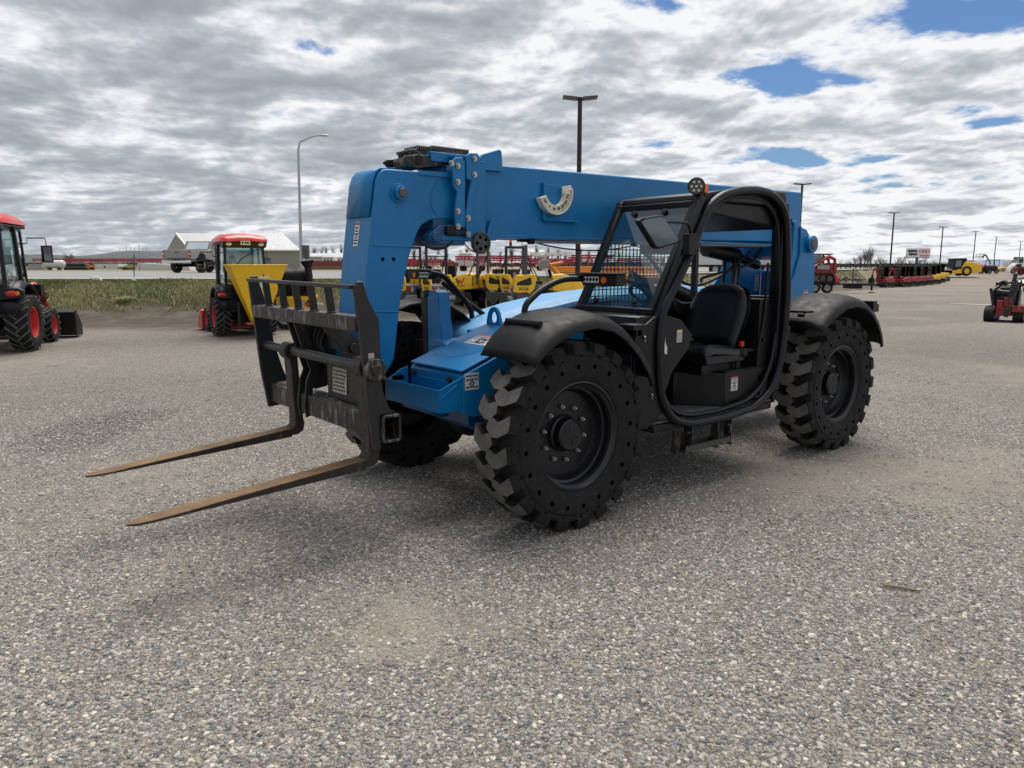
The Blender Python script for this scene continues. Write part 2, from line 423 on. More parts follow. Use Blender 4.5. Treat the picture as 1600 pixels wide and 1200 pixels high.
def gravel_material():
    m = bpy.data.materials.new('gravel'); m.use_nodes = True
    N = m.node_tree.nodes; L = m.node_tree.links; b = N['Principled BSDF']
    geo = N.new('ShaderNodeNewGeometry')
    def nz(scale, det=5, ro=.6, off=0):
        n = N.new('ShaderNodeTexNoise'); n.inputs['Scale'].default_value = scale; n.inputs['Detail'].default_value = det
        n.inputs['Roughness'].default_value = ro; n.noise_dimensions = '3D'
        a = N.new('ShaderNodeVectorMath'); a.operation = 'ADD'; a.inputs[1].default_value = (off, off*.7, 0)
        L.new(geo.outputs['Position'], a.inputs[0]); L.new(a.outputs[0], n.inputs['Vector']); return n.outputs['Fac']
    def vor(scale, feat='F1'):
        v = N.new('ShaderNodeTexVoronoi'); v.inputs['Scale'].default_value = scale; v.feature = feat
        d = N.new('ShaderNodeTexNoise'); d.inputs['Scale'].default_value = scale*.8; d.inputs['Detail'].default_value = 1
        L.new(geo.outputs['Position'], d.inputs['Vector'])
        s = N.new('ShaderNodeVectorMath'); s.operation = 'SCALE'; s.inputs['Scale'].default_value = .55/scale
        L.new(d.outputs['Color'], s.inputs[0])
        a = N.new('ShaderNodeVectorMath'); a.operation = 'ADD'; L.new(geo.outputs['Position'], a.inputs[0]); L.new(s.outputs[0], a.inputs[1])
        L.new(a.outputs[0], v.inputs['Vector']); return v
    def mp(x, a, bb, c=0., d=1.):
        r = N.new('ShaderNodeMapRange'); r.inputs[1].default_value = a; r.inputs[2].default_value = bb; r.inputs[3].default_value = c; r.inputs[4].default_value = d
        L.new(x, r.inputs[0]); return r.outputs[0]
    def mix(f, a, bb, mode='MIX'):
        k = N.new('ShaderNodeMix'); k.data_type = 'RGBA'; k.blend_type = mode
        if isinstance(f, float): k.inputs[0].default_value = f
        else: L.new(f, k.inputs[0])
        for i, x in ((6, a), (7, bb)):
            if isinstance(x, tuple): k.inputs[i].default_value = (*x, 1)
            else: L.new(x, k.inputs[i])
        return k.outputs[2]
    v1 = vor(58); v2 = vor(130)
    sep = N.new('ShaderNodeSeparateColor'); L.new(v1.outputs['Color'], sep.inputs[0])
    cr = N.new('ShaderNodeValToRGB'); el = cr.color_ramp.elements
    el[0].position = 0; el[0].color = (0.109, 0.109, 0.115, 1); el[1].position = 1; el[1].color = (0.640, 0.589, 0.512, 1)
    for p, c in ((.22, (0.205, 0.205, 0.211)), (.45, (0.320, 0.301, 0.282)), (.62, (0.282, 0.243, 0.198)), (.8, (0.435, 0.397, 0.358)), (.93, (0.538, 0.499, 0.448))):
        k = el.new(p); k.color = (*c, 1)
    L.new(sep.outputs[0], cr.inputs[0])
    sep2 = N.new('ShaderNodeSeparateColor'); L.new(v2.outputs['Color'], sep2.inputs[0])
    cr2 = N.new('ShaderNodeValToRGB'); e2 = cr2.color_ramp.elements
    e2[0].position = 0; e2[0].color = (0.166, 0.160, 0.154, 1); e2[1].position = 1; e2[1].color = (0.538, 0.493, 0.435, 1)
    k = e2.new(.5); k.color = (0.307, 0.282, 0.250, 1)
    L.new(sep2.outputs[1], cr2.inputs[0])
    sel = mp(nz(9, 4, .6, 3), .44, .56)
    stones = mix(sel, cr.outputs[0], cr2.outputs[0])
    crev = mp(v1.outputs['Distance'], .25, .75, 1., .5)
    stones = mix(1., stones, crev, 'MULTIPLY')
    fines = mix(mp(nz(150, 4, .75), .35, .65), (.14, .125, .105), (.42, .38, .32))
    sa = N.new('ShaderNodeAttribute'); sa.attribute_name = 'silt'
    sm2 = N.new('ShaderNodeMath'); sm2.operation = 'MULTIPLY_ADD'; L.new(nz(3.2, 7, .68, 11), sm2.inputs[0]); sm2.inputs[1].default_value = 1.1; L.new(sa.outputs['Fac'], sm2.inputs[2])
    patch = mp(sm2.outputs[0], .80, 1.12, 0., .66)
    col = mix(patch, stones, fines)
    big = mp(nz(.16, 4, .55, 31), .35, .65, .86, 1.12)
    col = mix(1., col, big, 'MULTIPLY')
    col = mix(1., col, (.87, .85, .82), 'MULTIPLY')
    # brown, finer soil far out on the right of the lot and along the edge of the verge
    sxyz = N.new('ShaderNodeSeparateXYZ'); L.new(geo.outputs['Position'], sxyz.inputs[0])
    st = N.new('ShaderNodeTexNoise'); st.inputs['Scale'].default_value = .35; st.inputs['Detail'].default_value = 6
    sm = N.new('ShaderNodeMapping'); sm.inputs['Scale'].default_value = (.35, 1.1, 1); sm.inputs['Rotation'].default_value = (0, 0, R(-50))
    L.new(geo.outputs['Position'], sm.inputs[0]); L.new(sm.outputs[0], st.inputs['Vector'])
    far = N.new('ShaderNodeMath'); far.operation = 'MULTIPLY'
    L.new(mp(sxyz.outputs[1], 22, 60), far.inputs[0]); L.new(mp(st.outputs['Fac'], .42, .62, 0., .8), far.inputs[1])
    col = mix(far.outputs[0], col, (.25, .20, .155))
    edgeb = N.new('ShaderNodeAttribute'); edgeb.attribute_name = 'dirt'
    eb = N.new('ShaderNodeMath'); eb.operation = 'MULTIPLY'; L.new(edgeb.outputs['Fac'], eb.inputs[0]); L.new(mp(nz(1.4, 6, .7, 5), .3, .55, .45, 1.), eb.inputs[1])
    col = mix(eb.outputs[0], col, (.085, .066, .052))
    L.new(col, b.inputs['Base Color']); b.inputs['Roughness'].default_value = .92; b.inputs['Specular IOR Level'].default_value = .25
    hgt = N.new('ShaderNodeMath'); hgt.operation = 'MULTIPLY_ADD'
    L.new(v1.outputs['Distance'], hgt.inputs[0]); hgt.inputs[1].default_value = -1.0
    hg2 = N.new('ShaderNodeMath'); hg2.operation = 'MULTIPLY'; L.new(v2.outputs['Distance'], hg2.inputs[0]); hg2.inputs[1].default_value = -.5
    L.new(hg2.outputs[0], hgt.inputs[2])
    fl = N.new('ShaderNodeMath'); fl.operation = 'MULTIPLY'; L.new(hgt.outputs[0], fl.inputs[0]); L.new(mp(patch, 0, .85, 1., .35), fl.inputs[1])
    bp = N.new('ShaderNodeBump'); bp.inputs['Strength'].default_value = 1.; bp.inputs['Distance'].default_value = .014
    L.new(fl.outputs[0], bp.inputs['Height']); L.new(bp.outputs[0], b.inputs['Normal'])
    MATS['gravel'] = m
gravel_material()
mat('verge_soil', (.13, .11, .07), .95, var=.3, vscale=.8, bump=.4, bscale=8, dust=.6, dustcol=(.17, .155, .075))
mat('asphalt', (.21, .205, .20), .85, var=.10, vscale=.3, bump=.2, bscale=30)
mat('shoulder', (.27, .265, .25), .9, var=.1, vscale=.4)
mat('field', (.20, .18, .11), .95, var=.2, vscale=.02, dust=.5, dustcol=(.14, .14, .08))
mat('road_paint', (.62, .6, .52), .7, var=.2, vscale=3)
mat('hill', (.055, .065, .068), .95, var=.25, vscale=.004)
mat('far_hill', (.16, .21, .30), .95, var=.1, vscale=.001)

def axis_vals(lo, hi, marks):
    v = []; x = lo
    while x < hi:
        v.append(x); x += marks(x)
    v.append(hi); return v
xs = axis_vals(-12000, 12000, lambda x: .35 if -4 <= x < 5 else 1.2 if -34 <= x < 66 else 10 if -300 < x < 500 else 100 if -1600 < x < 1500 else 1000)
ys = axis_vals(-400, 12000, lambda y: 20 if y < -20 else 2 if y < 1 else .35 if y < 8 else .8 if y < 40 else 2.5 if y < 200 else 20 if y < 500 else 300)
from mathutils import noise as mn
def gzz(x, y):
    z = gz(x, y)
    a = .012*mn.noise(Vector((x*.9, y*.9, 0)))+.03*mn.noise(Vector((x*.12, y*.12, 4)))*sst(6, 16, abs(y))
    if y > edge(x)+3 and x < 60 or y > 125 or abs(x) > 200: a *= 0
    return z+a
def silt(x, y):
    v = .19+.5*mn.noise(Vector((x*.45, y*.45, 7)))+.25*mn.noise(Vector((x*1.3, y*1.3, 2)))
    for cx_, cy_, sx_, sy_, a_ in SILT: v += a_*math.exp(-((x-cx_)/sx_)**2-((y-cy_)/sy_)**2)
    return max(0, min(1, v))
SILT = [(*G(300, 955), .45, .30, .22), (*G(560, 935), 1.0, .45, .38), (*G(640, 985), .6, .28, .28), (*G(1150, 1040), .5, .2, .22), (*G(250, 900), .6, .3, .2), (*G(860, 940), .5, .35, .25), (*G(1010, 920), .4, .35, .2), (*G(1100, 1060), .35, .25, .2), (*G(700, 1130), .8, .22, -.35), (*G(1300, 1000), .9, .5, -.25)]
mb = MB().use('gravel').use('verge_soil').use('field').use('gravel')
mb.grid([[(x, y, gzz(x, y)) for x in xs] for y in ys])
nx = len(xs)
for i in range(len(ys)-1):
    for k in range(nx-1):
        x = xs[k]+.01; y = ys[i]
        if y > edge(x)+2.9 and x < 60: mb.m[i*(nx-1)+k] = 2 if y > edge(x)+30 else 1
        elif x >= 60 and y > 165 or x < -60 and y < 10 or x > 200: mb.m[i*(nx-1)+k] = 2
gnd = mb.build('ground', smooth=0); gnd.data.shade_smooth()
at = gnd.data.attributes.new('dirt', 'FLOAT', 'POINT')
at.data.foreach_set('value', [sst(edge(x)-2.0, edge(x)+.2, y) if x < 40 else 0. for y in ys for x in xs])
at = gnd.data.attributes.new('silt', 'FLOAT', 'POINT')
at.data.foreach_set('value', [silt(x, y) for y in ys for x in xs])
gnd['kind'] = 'structure'
# highway beyond the verge
def strip(name, off0, off1, z, m, x0=-200, x1=58):
    q = axis_vals(x0, x1, lambda x: 2.)
    mb = MB().use(m)
    mb.grid([[(x, edge(x)+off+1e-3, z) for x in q] for off in (off0, off1)])
    o = mb.build(name, smooth=0); return o
o = strip('road', 7.3, 37, 1.145, 'asphalt'); o['kind'] = 'structure'
o = strip('road_shoulder', 5.9, 7.8, 1.150, 'shoulder'); o['kind'] = 'structure'
o = strip('road_marking', 8.4, 8.6, 1.154, 'road_paint'); o['kind'] = 'structure'
o = strip('road_marking', 20.0, 20.3, 1.154, 'road_paint'); o['kind'] = 'structure'
# ---------------------------------------------------------------- loose pebbles over the compacted lot
def gn_pebbles():
    mb = MB().use('gravel')
    xs_ = [-6+.2*i for i in range(61)]; ys_ = [1.6+.2*i for i in range(53)]
    mb.grid([[(x, y, gzz(x, y)-.001) for x in xs_] for y in ys_])
    o = mb.build('pebbles', smooth=0)
    at_ = o.data.attributes.new('silt', 'FLOAT', 'POINT'); at_.data.foreach_set('value', [silt(x, y) for y in ys_ for x in xs_])
    tag(o, 'loose rounded pebbles scattered over the foreground gravel', 'pebbles', kind='stuff')
    pm = bpy.data.materials.new('pebble'); pm.use_nodes = True
    N = pm.node_tree.nodes; L = pm.node_tree.links; b = N['Principled BSDF']
    oi = N.new('ShaderNodeObjectInfo'); cr = N.new('ShaderNodeValToRGB'); el = cr.color_ramp.elements
    el[0].position = 0; el[0].color = (.085, .088, .09, 1); el[1].position = 1; el[1].color = (.56, .52, .45, 1)
    for p, c in ((.2, (.165, .168, .17)), (.4, (.24, .235, .225)), (.55, (.29, .26, .225)), (.68, (.23, .195, .16)), (.8, (.36, .345, .32)), (.93, (.43, .395, .34))):
        k = el.new(p); k.color = (*c, 1)
    L.new(oi.outputs['Random'], cr.inputs[0])
    tc = N.new('ShaderNodeTexCoord'); n = N.new('ShaderNodeTexNoise'); n.inputs['Scale'].default_value = 2.2; n.inputs['Detail'].default_value = 5
    L.new(tc.outputs['Object'], n.inputs['Vector'])
    mr = N.new('ShaderNodeMapRange'); mr.inputs[1].default_value = .3; mr.inputs[2].default_value = .7; mr.inputs[3].default_value = .75; mr.inputs[4].default_value = 1.2
    L.new(n.outputs['Fac'], mr.inputs[0])
    mx = N.new('ShaderNodeMix'); mx.data_type = 'RGBA'; mx.blend_type = 'MULTIPLY'; mx.inputs[0].default_value = 1
    L.new(cr.outputs[0], mx.inputs[6]); L.new(mr.outputs[0], mx.inputs[7]); L.new(mx.outputs[2], b.inputs['Base Color'])
    b.inputs['Roughness'].default_value = .8; b.inputs['Specular IOR Level'].default_value = .3
    ng = bpy.data.node_groups.new('scatter', 'GeometryNodeTree')
    ng.interface.new_socket('Geometry', in_out='INPUT', socket_type='NodeSocketGeometry')
    ng.interface.new_socket('Geometry', in_out='OUTPUT', socket_type='NodeSocketGeometry')
    N = ng.nodes; L = ng.links
    gi = N.new('NodeGroupInput'); go = N.new('NodeGroupOutput')
    dist = N.new('GeometryNodeDistributePointsOnFaces'); L.new(gi.outputs[0], dist.inputs['Mesh'])
    pos = N.new('GeometryNodeInputPosition'); sep = N.new('ShaderNodeSeparateXYZ'); L.new(pos.outputs[0], sep.inputs[0])
    r1 = N.new('ShaderNodeMapRange'); r1.inputs[1].default_value = 2.; r1.inputs[2].default_value = 9.5; r1.inputs[3].default_value = 9500; r1.inputs[4].default_value = 500
    L.new(sep.outputs[1], r1.inputs[0])
    na = N.new('GeometryNodeInputNamedAttribute'); na.data_type = 'FLOAT'; na.inputs[0].default_value = 'silt'
    nz = N.new('ShaderNodeTexNoise'); nz.inputs['Scale'].default_value = 3.2; nz.inputs['Detail'].default_value = 5
    sm2 = N.new('ShaderNodeMath'); sm2.operation = 'MULTIPLY_ADD'; L.new(nz.outputs['Fac'], sm2.inputs[0]); sm2.inputs[1].default_value = 1.1; L.new(na.outputs[0], sm2.inputs[2])
    r2 = N.new('ShaderNodeMapRange'); r2.inputs[1].default_value = .78; r2.inputs[2].default_value = 1.05; r2.inputs[3].default_value = 1.; r2.inputs[4].default_value = .10
    L.new(sm2.outputs[0], r2.inputs[0])
    ml = N.new('ShaderNodeMath'); ml.operation = 'MULTIPLY'; L.new(r1.outputs[0], ml.inputs[0]); L.new(r2.outputs[0], ml.inputs[1])
    L.new(ml.outputs[0], dist.inputs['Density'])
    ico = N.new('GeometryNodeMeshIcoSphere'); ico.inputs['Radius'].default_value = 1.; ico.inputs['Subdivisions'].default_value = 2
    sp_ = N.new('GeometryNodeSetPosition'); nn_ = N.new('ShaderNodeTexNoise'); nn_.inputs['Scale'].default_value = .9; nn_.inputs['Detail'].default_value = 1
    sb_ = N.new('ShaderNodeVectorMath'); sb_.operation = 'SUBTRACT'; sb_.inputs[1].default_value = (.5, .5, .5); L.new(nn_.outputs['Color'], sb_.inputs[0])
    scl = N.new('ShaderNodeVectorMath'); scl.operation = 'SCALE'; scl.inputs['Scale'].default_value = .9; L.new(sb_.outputs[0], scl.inputs[0])
    L.new(ico.outputs[0], sp_.inputs['Geometry']); L.new(scl.outputs[0], sp_.inputs['Offset'])
    ss = N.new('GeometryNodeSetShadeSmooth'); L.new(sp_.outputs[0], ss.inputs[0])
    sm = N.new('GeometryNodeSetMaterial'); sm.inputs['Material'].default_value = pm; L.new(ss.outputs[0], sm.inputs[0])
    inst = N.new('GeometryNodeInstanceOnPoints'); L.new(dist.outputs['Points'], inst.inputs['Points']); L.new(sm.outputs[0], inst.inputs['Instance'])
    rv = N.new('FunctionNodeRandomValue'); rv.data_type = 'FLOAT'; rv.inputs[2].default_value = 0; rv.inputs[3].default_value = 1; rv.inputs['Seed'].default_value = 3
    pw = N.new('ShaderNodeMath'); pw.operation = 'POWER'; pw.inputs[1].default_value = 2.9; L.new(rv.outputs[1], pw.inputs[0])
    mr2 = N.new('ShaderNodeMapRange'); mr2.inputs[3].default_value = .0030; mr2.inputs[4].default_value = .0125; L.new(pw.outputs[0], mr2.inputs[0])
    rs = N.new('FunctionNodeRandomValue'); rs.data_type = 'FLOAT_VECTOR'; rs.inputs[0].default_value = (.85, .6, .4); rs.inputs[1].default_value = (1.35, 1., .75); rs.inputs['Seed'].default_value = 5
    vs = N.new('ShaderNodeVectorMath'); vs.operation = 'SCALE'; L.new(rs.outputs[0], vs.inputs[0]); L.new(mr2.outputs[0], vs.inputs['Scale'])
    L.new(vs.outputs[0], inst.inputs['Scale'])
    rr_ = N.new('FunctionNodeRandomValue'); rr_.data_type = 'FLOAT_VECTOR'; rr_.inputs[0].default_value = (-.35, -.35, 0); rr_.inputs[1].default_value = (.35, .35, 6.28); rr_.inputs['Seed'].default_value = 8
    L.new(rr_.outputs[0], inst.inputs['Rotation']); L.new(inst.outputs[0], go.inputs[0])
    md = o.modifiers.new('scatter', 'NODES'); md.node_group = ng
gn_pebbles()

# ---------------------------------------------------------------- grass of the verge
def grass(name, label, n, xr, yr, hmin, hmax, seed, green=.5, off=(2.3, 5.7)):
    rnd = random.Random(seed); mbg = MB().use('grass_green').use('grass_dry')
    for i in range(n):
        x = rnd.uniform(*xr); e = edge(x); y = e+rnd.uniform(*off) if yr is None else rnd.uniform(*yr)
        k = mn.noise(Vector((x*.28, y*.5, 3)))
        k2 = mn.noise(Vector((x*.9, y*.9, 9)))
        if k2 < -.45 and y < e+3: continue
        t = (y-e-off[0])/(off[1]-off[0]) if yr is None else .5
        if rnd.random() > .35+2*t: continue
        dry = rnd.random() < (.22-1.1*k-.25*(t-.5)+(1-green)*.4)
        mbg.use('grass_dry' if dry else 'grass_green')
        h = rnd.uniform(hmin, hmax)*(1.1-.35*t)*(1+.5*k2); a = rnd.uniform(0, 2*PI); w_ = rnd.uniform(.008, .02)
        lean = rnd.gauss(0, .25)*h; ly = rnd.gauss(-.1, .2)*h; z = gz(x, y)-.01
        dx, dy = math.cos(a)*w_, math.sin(a)*w_
        mbg.add([(x-dx, y-dy, z), (x+dx, y+dy, z), (x+lean*.4+dx*.7, y+ly*.4+dy*.7, z+h*.6), (x+lean, y+ly, z+h), (x+lean*.4-dx*.7, y+ly*.4-dy*.7, z+h*.6)], [(0, 1, 2, 3, 4)])
    o = mbg.build(name, smooth=0); tag(o, label, 'grass', kind='stuff')
mat('grass_green', (.18, .215, .085), .8, var=.35, vscale=1.2)
mat('grass_dry', (.44, .38, .21), .85, var=.3, vscale=1.5)
grass('verge_grass', 'mixed green and straw coloured grass on the bank below the road', 80000, (-24, 8), None, .04, .15, 4)
grass('roadside_grass', 'thin strip of grass behind the parked yellow machines', 14000, (8, 40), None, .06, .16, 5)

def rock(name, label, loc, s, seed):
    rnd = random.Random(seed); mb = MB().use('stone'); mb.ball((0, 0, 0), 1, 9)
    off = Vector((seed*3.1, 0, 0))
    mb.v = [tuple(Vector(v)*(1+.45*mn.noise(Vector(v)*1.3+off))) for v in mb.v]
    o = mb.build(name, smooth=30); o.location = loc; o.scale = (s, s*.7, s*.5); tag(o, label, 'rock'); return o
for i, (u, v, s, l) in enumerate(((156, 488, .20, 'pale boulder at the foot of the grass bank, largest of the white rocks'),
        (185, 486, .09, 'small pale rock just right of the largest boulder'), (214, 489, .10, 'pale rock at the foot of the leaning stake'),
        (259, 486, .11, 'pale rock right of the leaning stake by the dark soil'), (282, 480, .08, 'small pale rock left of the red implement'))):
    x, y = G(u, v+1); rock('rock', l, (x, y, gz(x, y)+s*.15), s, i)
x, y = G(197, 498)
def tuft(loc, n, h, r, seed, label, name='grass_tuft'):
    rnd = random.Random(seed); mb = MB()
    for i in range(n):
        mb.use(rnd.choice(['grass_dry', 'grass_dry', 'grass_green']))
        a = rnd.uniform(0, 2*PI); q = r*rnd.random()**.6*.5; x, y = q*math.cos(a), q*math.sin(a); hh = h*rnd.uniform(.5, 1.1); s = rnd.uniform(.3, 1.)
        b = a+rnd.gauss(0, .4); w_ = .006; p = Vector((-math.sin(b)*w_, math.cos(b)*w_, 0))
        t = Vector((x+math.cos(b)*r*s, y+math.sin(b)*r*s, hh*(1.1-.5*s))); m_ = Vector((x, y, 0)).lerp(t, .5)+Vector((0, 0, hh*.18))
        bse = Vector((x, y, 0)); mb.add([bse-p, bse+p, m_+p, t, m_-p], [(0, 1, 2, 3, 4)])
    o = mb.build(name, smooth=0); o.location = loc; tag(o, label, 'grass tuft'); return o
tuft((x, y, gz(x, y)), 420, .26, .30, 3, 'lone straw coloured grass tuft on the bare dirt before the verge')
# stake
x, y = G(213, 479); mb = MB().use('dark_steel'); mb.bar((0, 0, 0), (.06, .0, .95), .035, .02); mb.box((-.0, -.02, 0), (.01, .02, .9))
o = mb.build('stake', bevel=.002); o.location = (x, y, gz(x, y)-.05); o.rotation_euler = (0, R(1.5), 0); tag(o, 'thin grey metal stake leaning in the grass verge', 'stake')
# stick on the gravel
x, y = G(1406, 921); mb = MB().use('wood'); mb.tube([(-.07, .03, .012), (0, 0, .014), (.09, -.03, .010)], [.006, .007, .004], n=6)
o = mb.build('stick'); o.location = (x, y, gzz(x, y)); tag(o, 'short dry stick lying on the gravel in the right foreground', 'stick')
mat('puddle', (.33, .32, .30), .9, var=.1)

# ---------------------------------------------------------------- trees
def bare_tree(name, label, x, y, z, h, seed, spread=.35, n=26, group='bare trees beyond the lot', levels=3):
    t = thing(name, label, 'tree', (x, y, z), 0, group)
    rnd = random.Random(seed); tr = MB().use('bark'); cr = MB().use('twig')
    th = h*.55; lean = rnd.gauss(0, .04)*h
    tr.tube([(0, 0, 0), (lean*.3, 0, th*.5), (lean, 0, th)], [h*.03, h*.022, h*.014], n=6)
    def grow(p, d, l, r, lev):
        q = p+d*l*.5+Vector((rnd.gauss(0, .05), rnd.gauss(0, .05), .06))*l; e = p+d*l+Vector((0, 0, l*.12))
        cr.tube([p, q, e], [r, r*.7, r*.4], n=3)
        if lev <= 0: return
        for k in range(rnd.randint(2, 4)):
            dd = (d+Vector((rnd.gauss(0, .5), rnd.gauss(0, .5), rnd.gauss(.25, .3)))).normalized()
            grow(q.lerp(e, rnd.random()), dd, l*rnd.uniform(.45, .7), r*.55, lev-1)
    for i in range(n):
        f = rnd.uniform(.12, 1); a = rnd.uniform(0, 2*PI)
        p = Vector((lean*f, 0, th*f)); d = Vector((math.cos(a)*spread*1.4, math.sin(a)*spread*1.4, rnd.uniform(.5, 1.2))).normalized()
        grow(p, d, h*rnd.uniform(.2, .42)*(1.1-.3*f), h*.012, levels-1)
    tr.build('trunk', t, smooth=60); cr.build('crown', t, smooth=0)
    return t
def evergreen(label, x, y, z, h, seed, group='evergreens on the skyline'):
    t = thing('evergreen_tree', label, 'tree', (x, y, z), 0, group); rnd = random.Random(seed)
    tr = MB().use('bark'); tr.cyl((0, 0, 0), (0, 0, h*.8), h*.02, h*.006, n=6); tr.build('trunk', t)
    cr = MB().use('evergreen')
    for i in range(520):
        f = rnd.random()**.8; zz = h*(.08+.92*f); rmax = h*.24*(1-f)**.8*(1+.3*math.sin(f*40+seed)); a = rnd.uniform(0, 2*PI); q = rmax*rnd.uniform(.3, 1.)
        c = Vector((q*math.cos(a), q*math.sin(a), zz)); s = h*.035*rnd.uniform(.6, 1.4)
        u = Vector((rnd.gauss(0, 1), rnd.gauss(0, 1), rnd.gauss(0, .4))).normalized()*s; v = Vector((rnd.gauss(0, 1), rnd.gauss(0, 1), rnd.gauss(0, .7))).normalized()*s
        cr.add([c-u, c-v*.6, c+u, c+v], [(0, 1, 2, 3)])
    cr.build('crown', t, smooth=0); return t
rnd = random.Random(12)
ADJ = ['slender', 'broad', 'tall', 'low', 'leaning', 'dense', 'sparse', 'rounded']
# right-hand tree line, seen between the telehandler and the far machines
for i, (u, top, D) in enumerate(((1290, 412, 118), (1302, 408, 122), (1314, 406, 120), (1326, 404, 126), (1338, 400, 122), (1346, 396, 118), (1352, 391, 116), (1358, 388, 114), (1362, 386, 117),
        (1370, 402, 124), (1378, 398, 120), (1383, 404, 126), (1402, 402, 128), (1412, 398, 130), (1424, 404, 128), (1436, 402, 132), (1446, 401, 130), (1460, 406, 134), (1474, 409, 138), (1484, 411, 138))):
    x, zt = W(u, top, D); h = zt-1.0
    nb = {1290: 'just right of the blue mast, above the red track loader', 1362: 'tallest of the bare trees right of the telehandler', 1424: 'just left of the billboard post', 1436: 'directly behind the billboard post', 1484: 'beside the yellow wheel loader, rightmost of its row'}
    lab = 'bare tree '+(nb.get(u) or 'in the row right of the telehandler, %s from its left end' % (['', 'second', 'third', 'fourth', 'fifth', 'sixth', 'seventh', 'eighth', 'ninth', 'tenth', 'eleventh', 'twelfth', 'thirteenth', 'fourteenth', 'fifteenth', 'sixteenth', 'seventeenth', 'eighteenth', 'nineteenth', 'twentieth'][i]))
    bare_tree('bare_tree', lab, x, D, 1.0, h, 40+i, spread=.16 if 1340 < u < 1366 else .42, n=22, levels=3)
ORD = ['first', 'second', 'third', 'fourth', 'fifth', 'sixth', 'seventh', 'eighth', 'ninth', 'tenth', 'eleventh', 'twelfth', 'thirteenth', 'fourteenth', 'fifteenth', 'sixteenth', 'seventeenth', 'eighteenth', 'nineteenth', 'twentieth']
# thin poplars showing under the boom
k = 0
for u in range(632, 940, 17):
    uu = u+rnd.uniform(-4, 4); D = rnd.uniform(150, 175); x, zt = W(uu, rnd.uniform(378, 392), D)
    bare_tree('poplar_tree', 'tall thin bare poplar under the boom, %s from the left in its row' % ORD[k], x, D, 1.1, zt-1.1, 90+k, spread=.10, n=26, group='bare poplars behind the red frames', levels=2); k += 1
for k, (u, top, D) in enumerate(((722, 405, 130), (766, 404, 132), (820, 402, 130), (836, 400, 128), (868, 403, 130), (925, 402, 131), (934, 400, 131), (968, 396, 130), (984, 398, 132), (1000, 397, 128), (1016, 400, 130), (1036, 402, 130))):
    x, zt = W(u, top, D); evergreen('dark evergreen beyond the red frames, %s from the left' % ORD[k], x, D, 1.1, zt-1.1, 200+k)
for k, u in enumerate((1298, 1308, 1314, 1322, 1329, 1338, 1345, 1353, 1362, 1371, 1380, 1390)):
    x, zt = W(u, 411+(k*5) % 4, 112); evergreen('low dark evergreen below the bare trees right of the telehandler, %s from the left' % ORD[k], x, 112, .9, zt-.9, 230+k, 'low evergreens at the lot edge')
x, zt = W(107, 393, 120); bare_tree('bare_tree', 'round bushy bare tree above the white tank at left', x, 120, 1.1, zt-1.1, 301, spread=.75, n=60, group='bushes along the left skyline', levels=3)
for k, u in enumerate((92, 124, 150, 160)):
    x, zt = W(u, 399 if k < 2 else 402, 122+k); bare_tree('bare_tree', 'scrubby bare bush by the left red rack, %s from the left' % ORD[k], x, 122+k, 1.1, zt-1.1, 310+k, spread=.7, n=24, group='bushes along the left skyline', levels=2)
for k in range(14):
    u = 480+k*10; x, zt = W(u+rnd.uniform(-3, 3), rnd.uniform(378, 392), 160); bare_tree('poplar_tree', 'faint bare poplar behind the long low shed, %s from the left' % ORD[k], x, 160, 1.1, zt-1.1, 330+k, spread=.10, n=16, group='bare poplars behind the shed', levels=2)
def wood(name, label, u0, u1, vt, D, n, seed, mats=('twig', 'evergreen', 'bark')):
    rnd = random.Random(seed); mb = MB(); xa = W(u0, vt, D)[0]; xb = W(u1, vt, D)[0]; zt = W(900, vt, D)[1]
    for i in range(n):
        x = rnd.uniform(xa, xb); y = D+rnd.uniform(-15, 25); hh = (zt-1)*(.6+.8*abs(mn.noise(Vector((x*.05, seed, 0)))))*(.75+.5*abs(mn.noise(Vector((x*.3, seed, 5)))))
        z = 1+hh*rnd.random()**.8; mb.use(rnd.choice(mats)); s = D*.0009*rnd.uniform(.5, 2.)
        mb.add([(x-s*.6, y, z-s), (x+s*.6, y+.3, z-s*.8), (x+s*.4, y, z+s*1.3), (x-s*.3, y-.2, z+s)], [(0, 1, 2, 3)])
    tag(mb.build(name, smooth=0), label, 'wood', kind='stuff')
wood('far_wood', 'far off belt of bare and dark trees on the horizon right of the telehandler', 1230, 1500, 411, 320, 16000, 3)
wood('far_wood', 'far off belt of dark trees seen under the boom and through the cab', 600, 1120, 409, 330, 20000, 4)
wood('far_wood', 'thin far off belt of trees along the left horizon', -60, 480, 411.5, 420, 9000, 5)
# ---------------------------------------------------------------- hills
def hills(name, D, prof, m, depth):
    mb = MB().use(m); top = []; 
    pts = []
    for i in range(len(prof)-1):
        (u0, v0), (u1, v1) = prof[i], prof[i+1]; n = max(1, int((u1-u0)/12))
        for k in range(n): t = k/n; pts.append((u0+(u1-u0)*t, v0+(v1-v0)*t))
    pts.append(prof[-1])
    rows = [[], [], [], []]
    for u, v in pts:
        x, z = W(u, v, D); z = max(z, 2); z += .06*z*mn.noise(Vector((u*.05, 2, 0)))
        rows[0].append((x*.8, D*.8, .5)); rows[1].append((x*.9, D*.9, .5+(z-.5)*.5)); rows[2].append((x, D, z)); rows[3].append((x*1.15, D*1.15, .5))
    mb.grid(rows); o = mb.build(name, smooth=80); o['kind'] = 'structure'
hills('hill', 3200, [(-900, 408), (-300, 404), (-60, 400), (60, 397), (120, 400), (150, 398), (180, 393), (200, 391.5), (235, 392), (270, 394), (330, 398), (420, 403), (560, 409), (700, 412)], 'hill', .2)
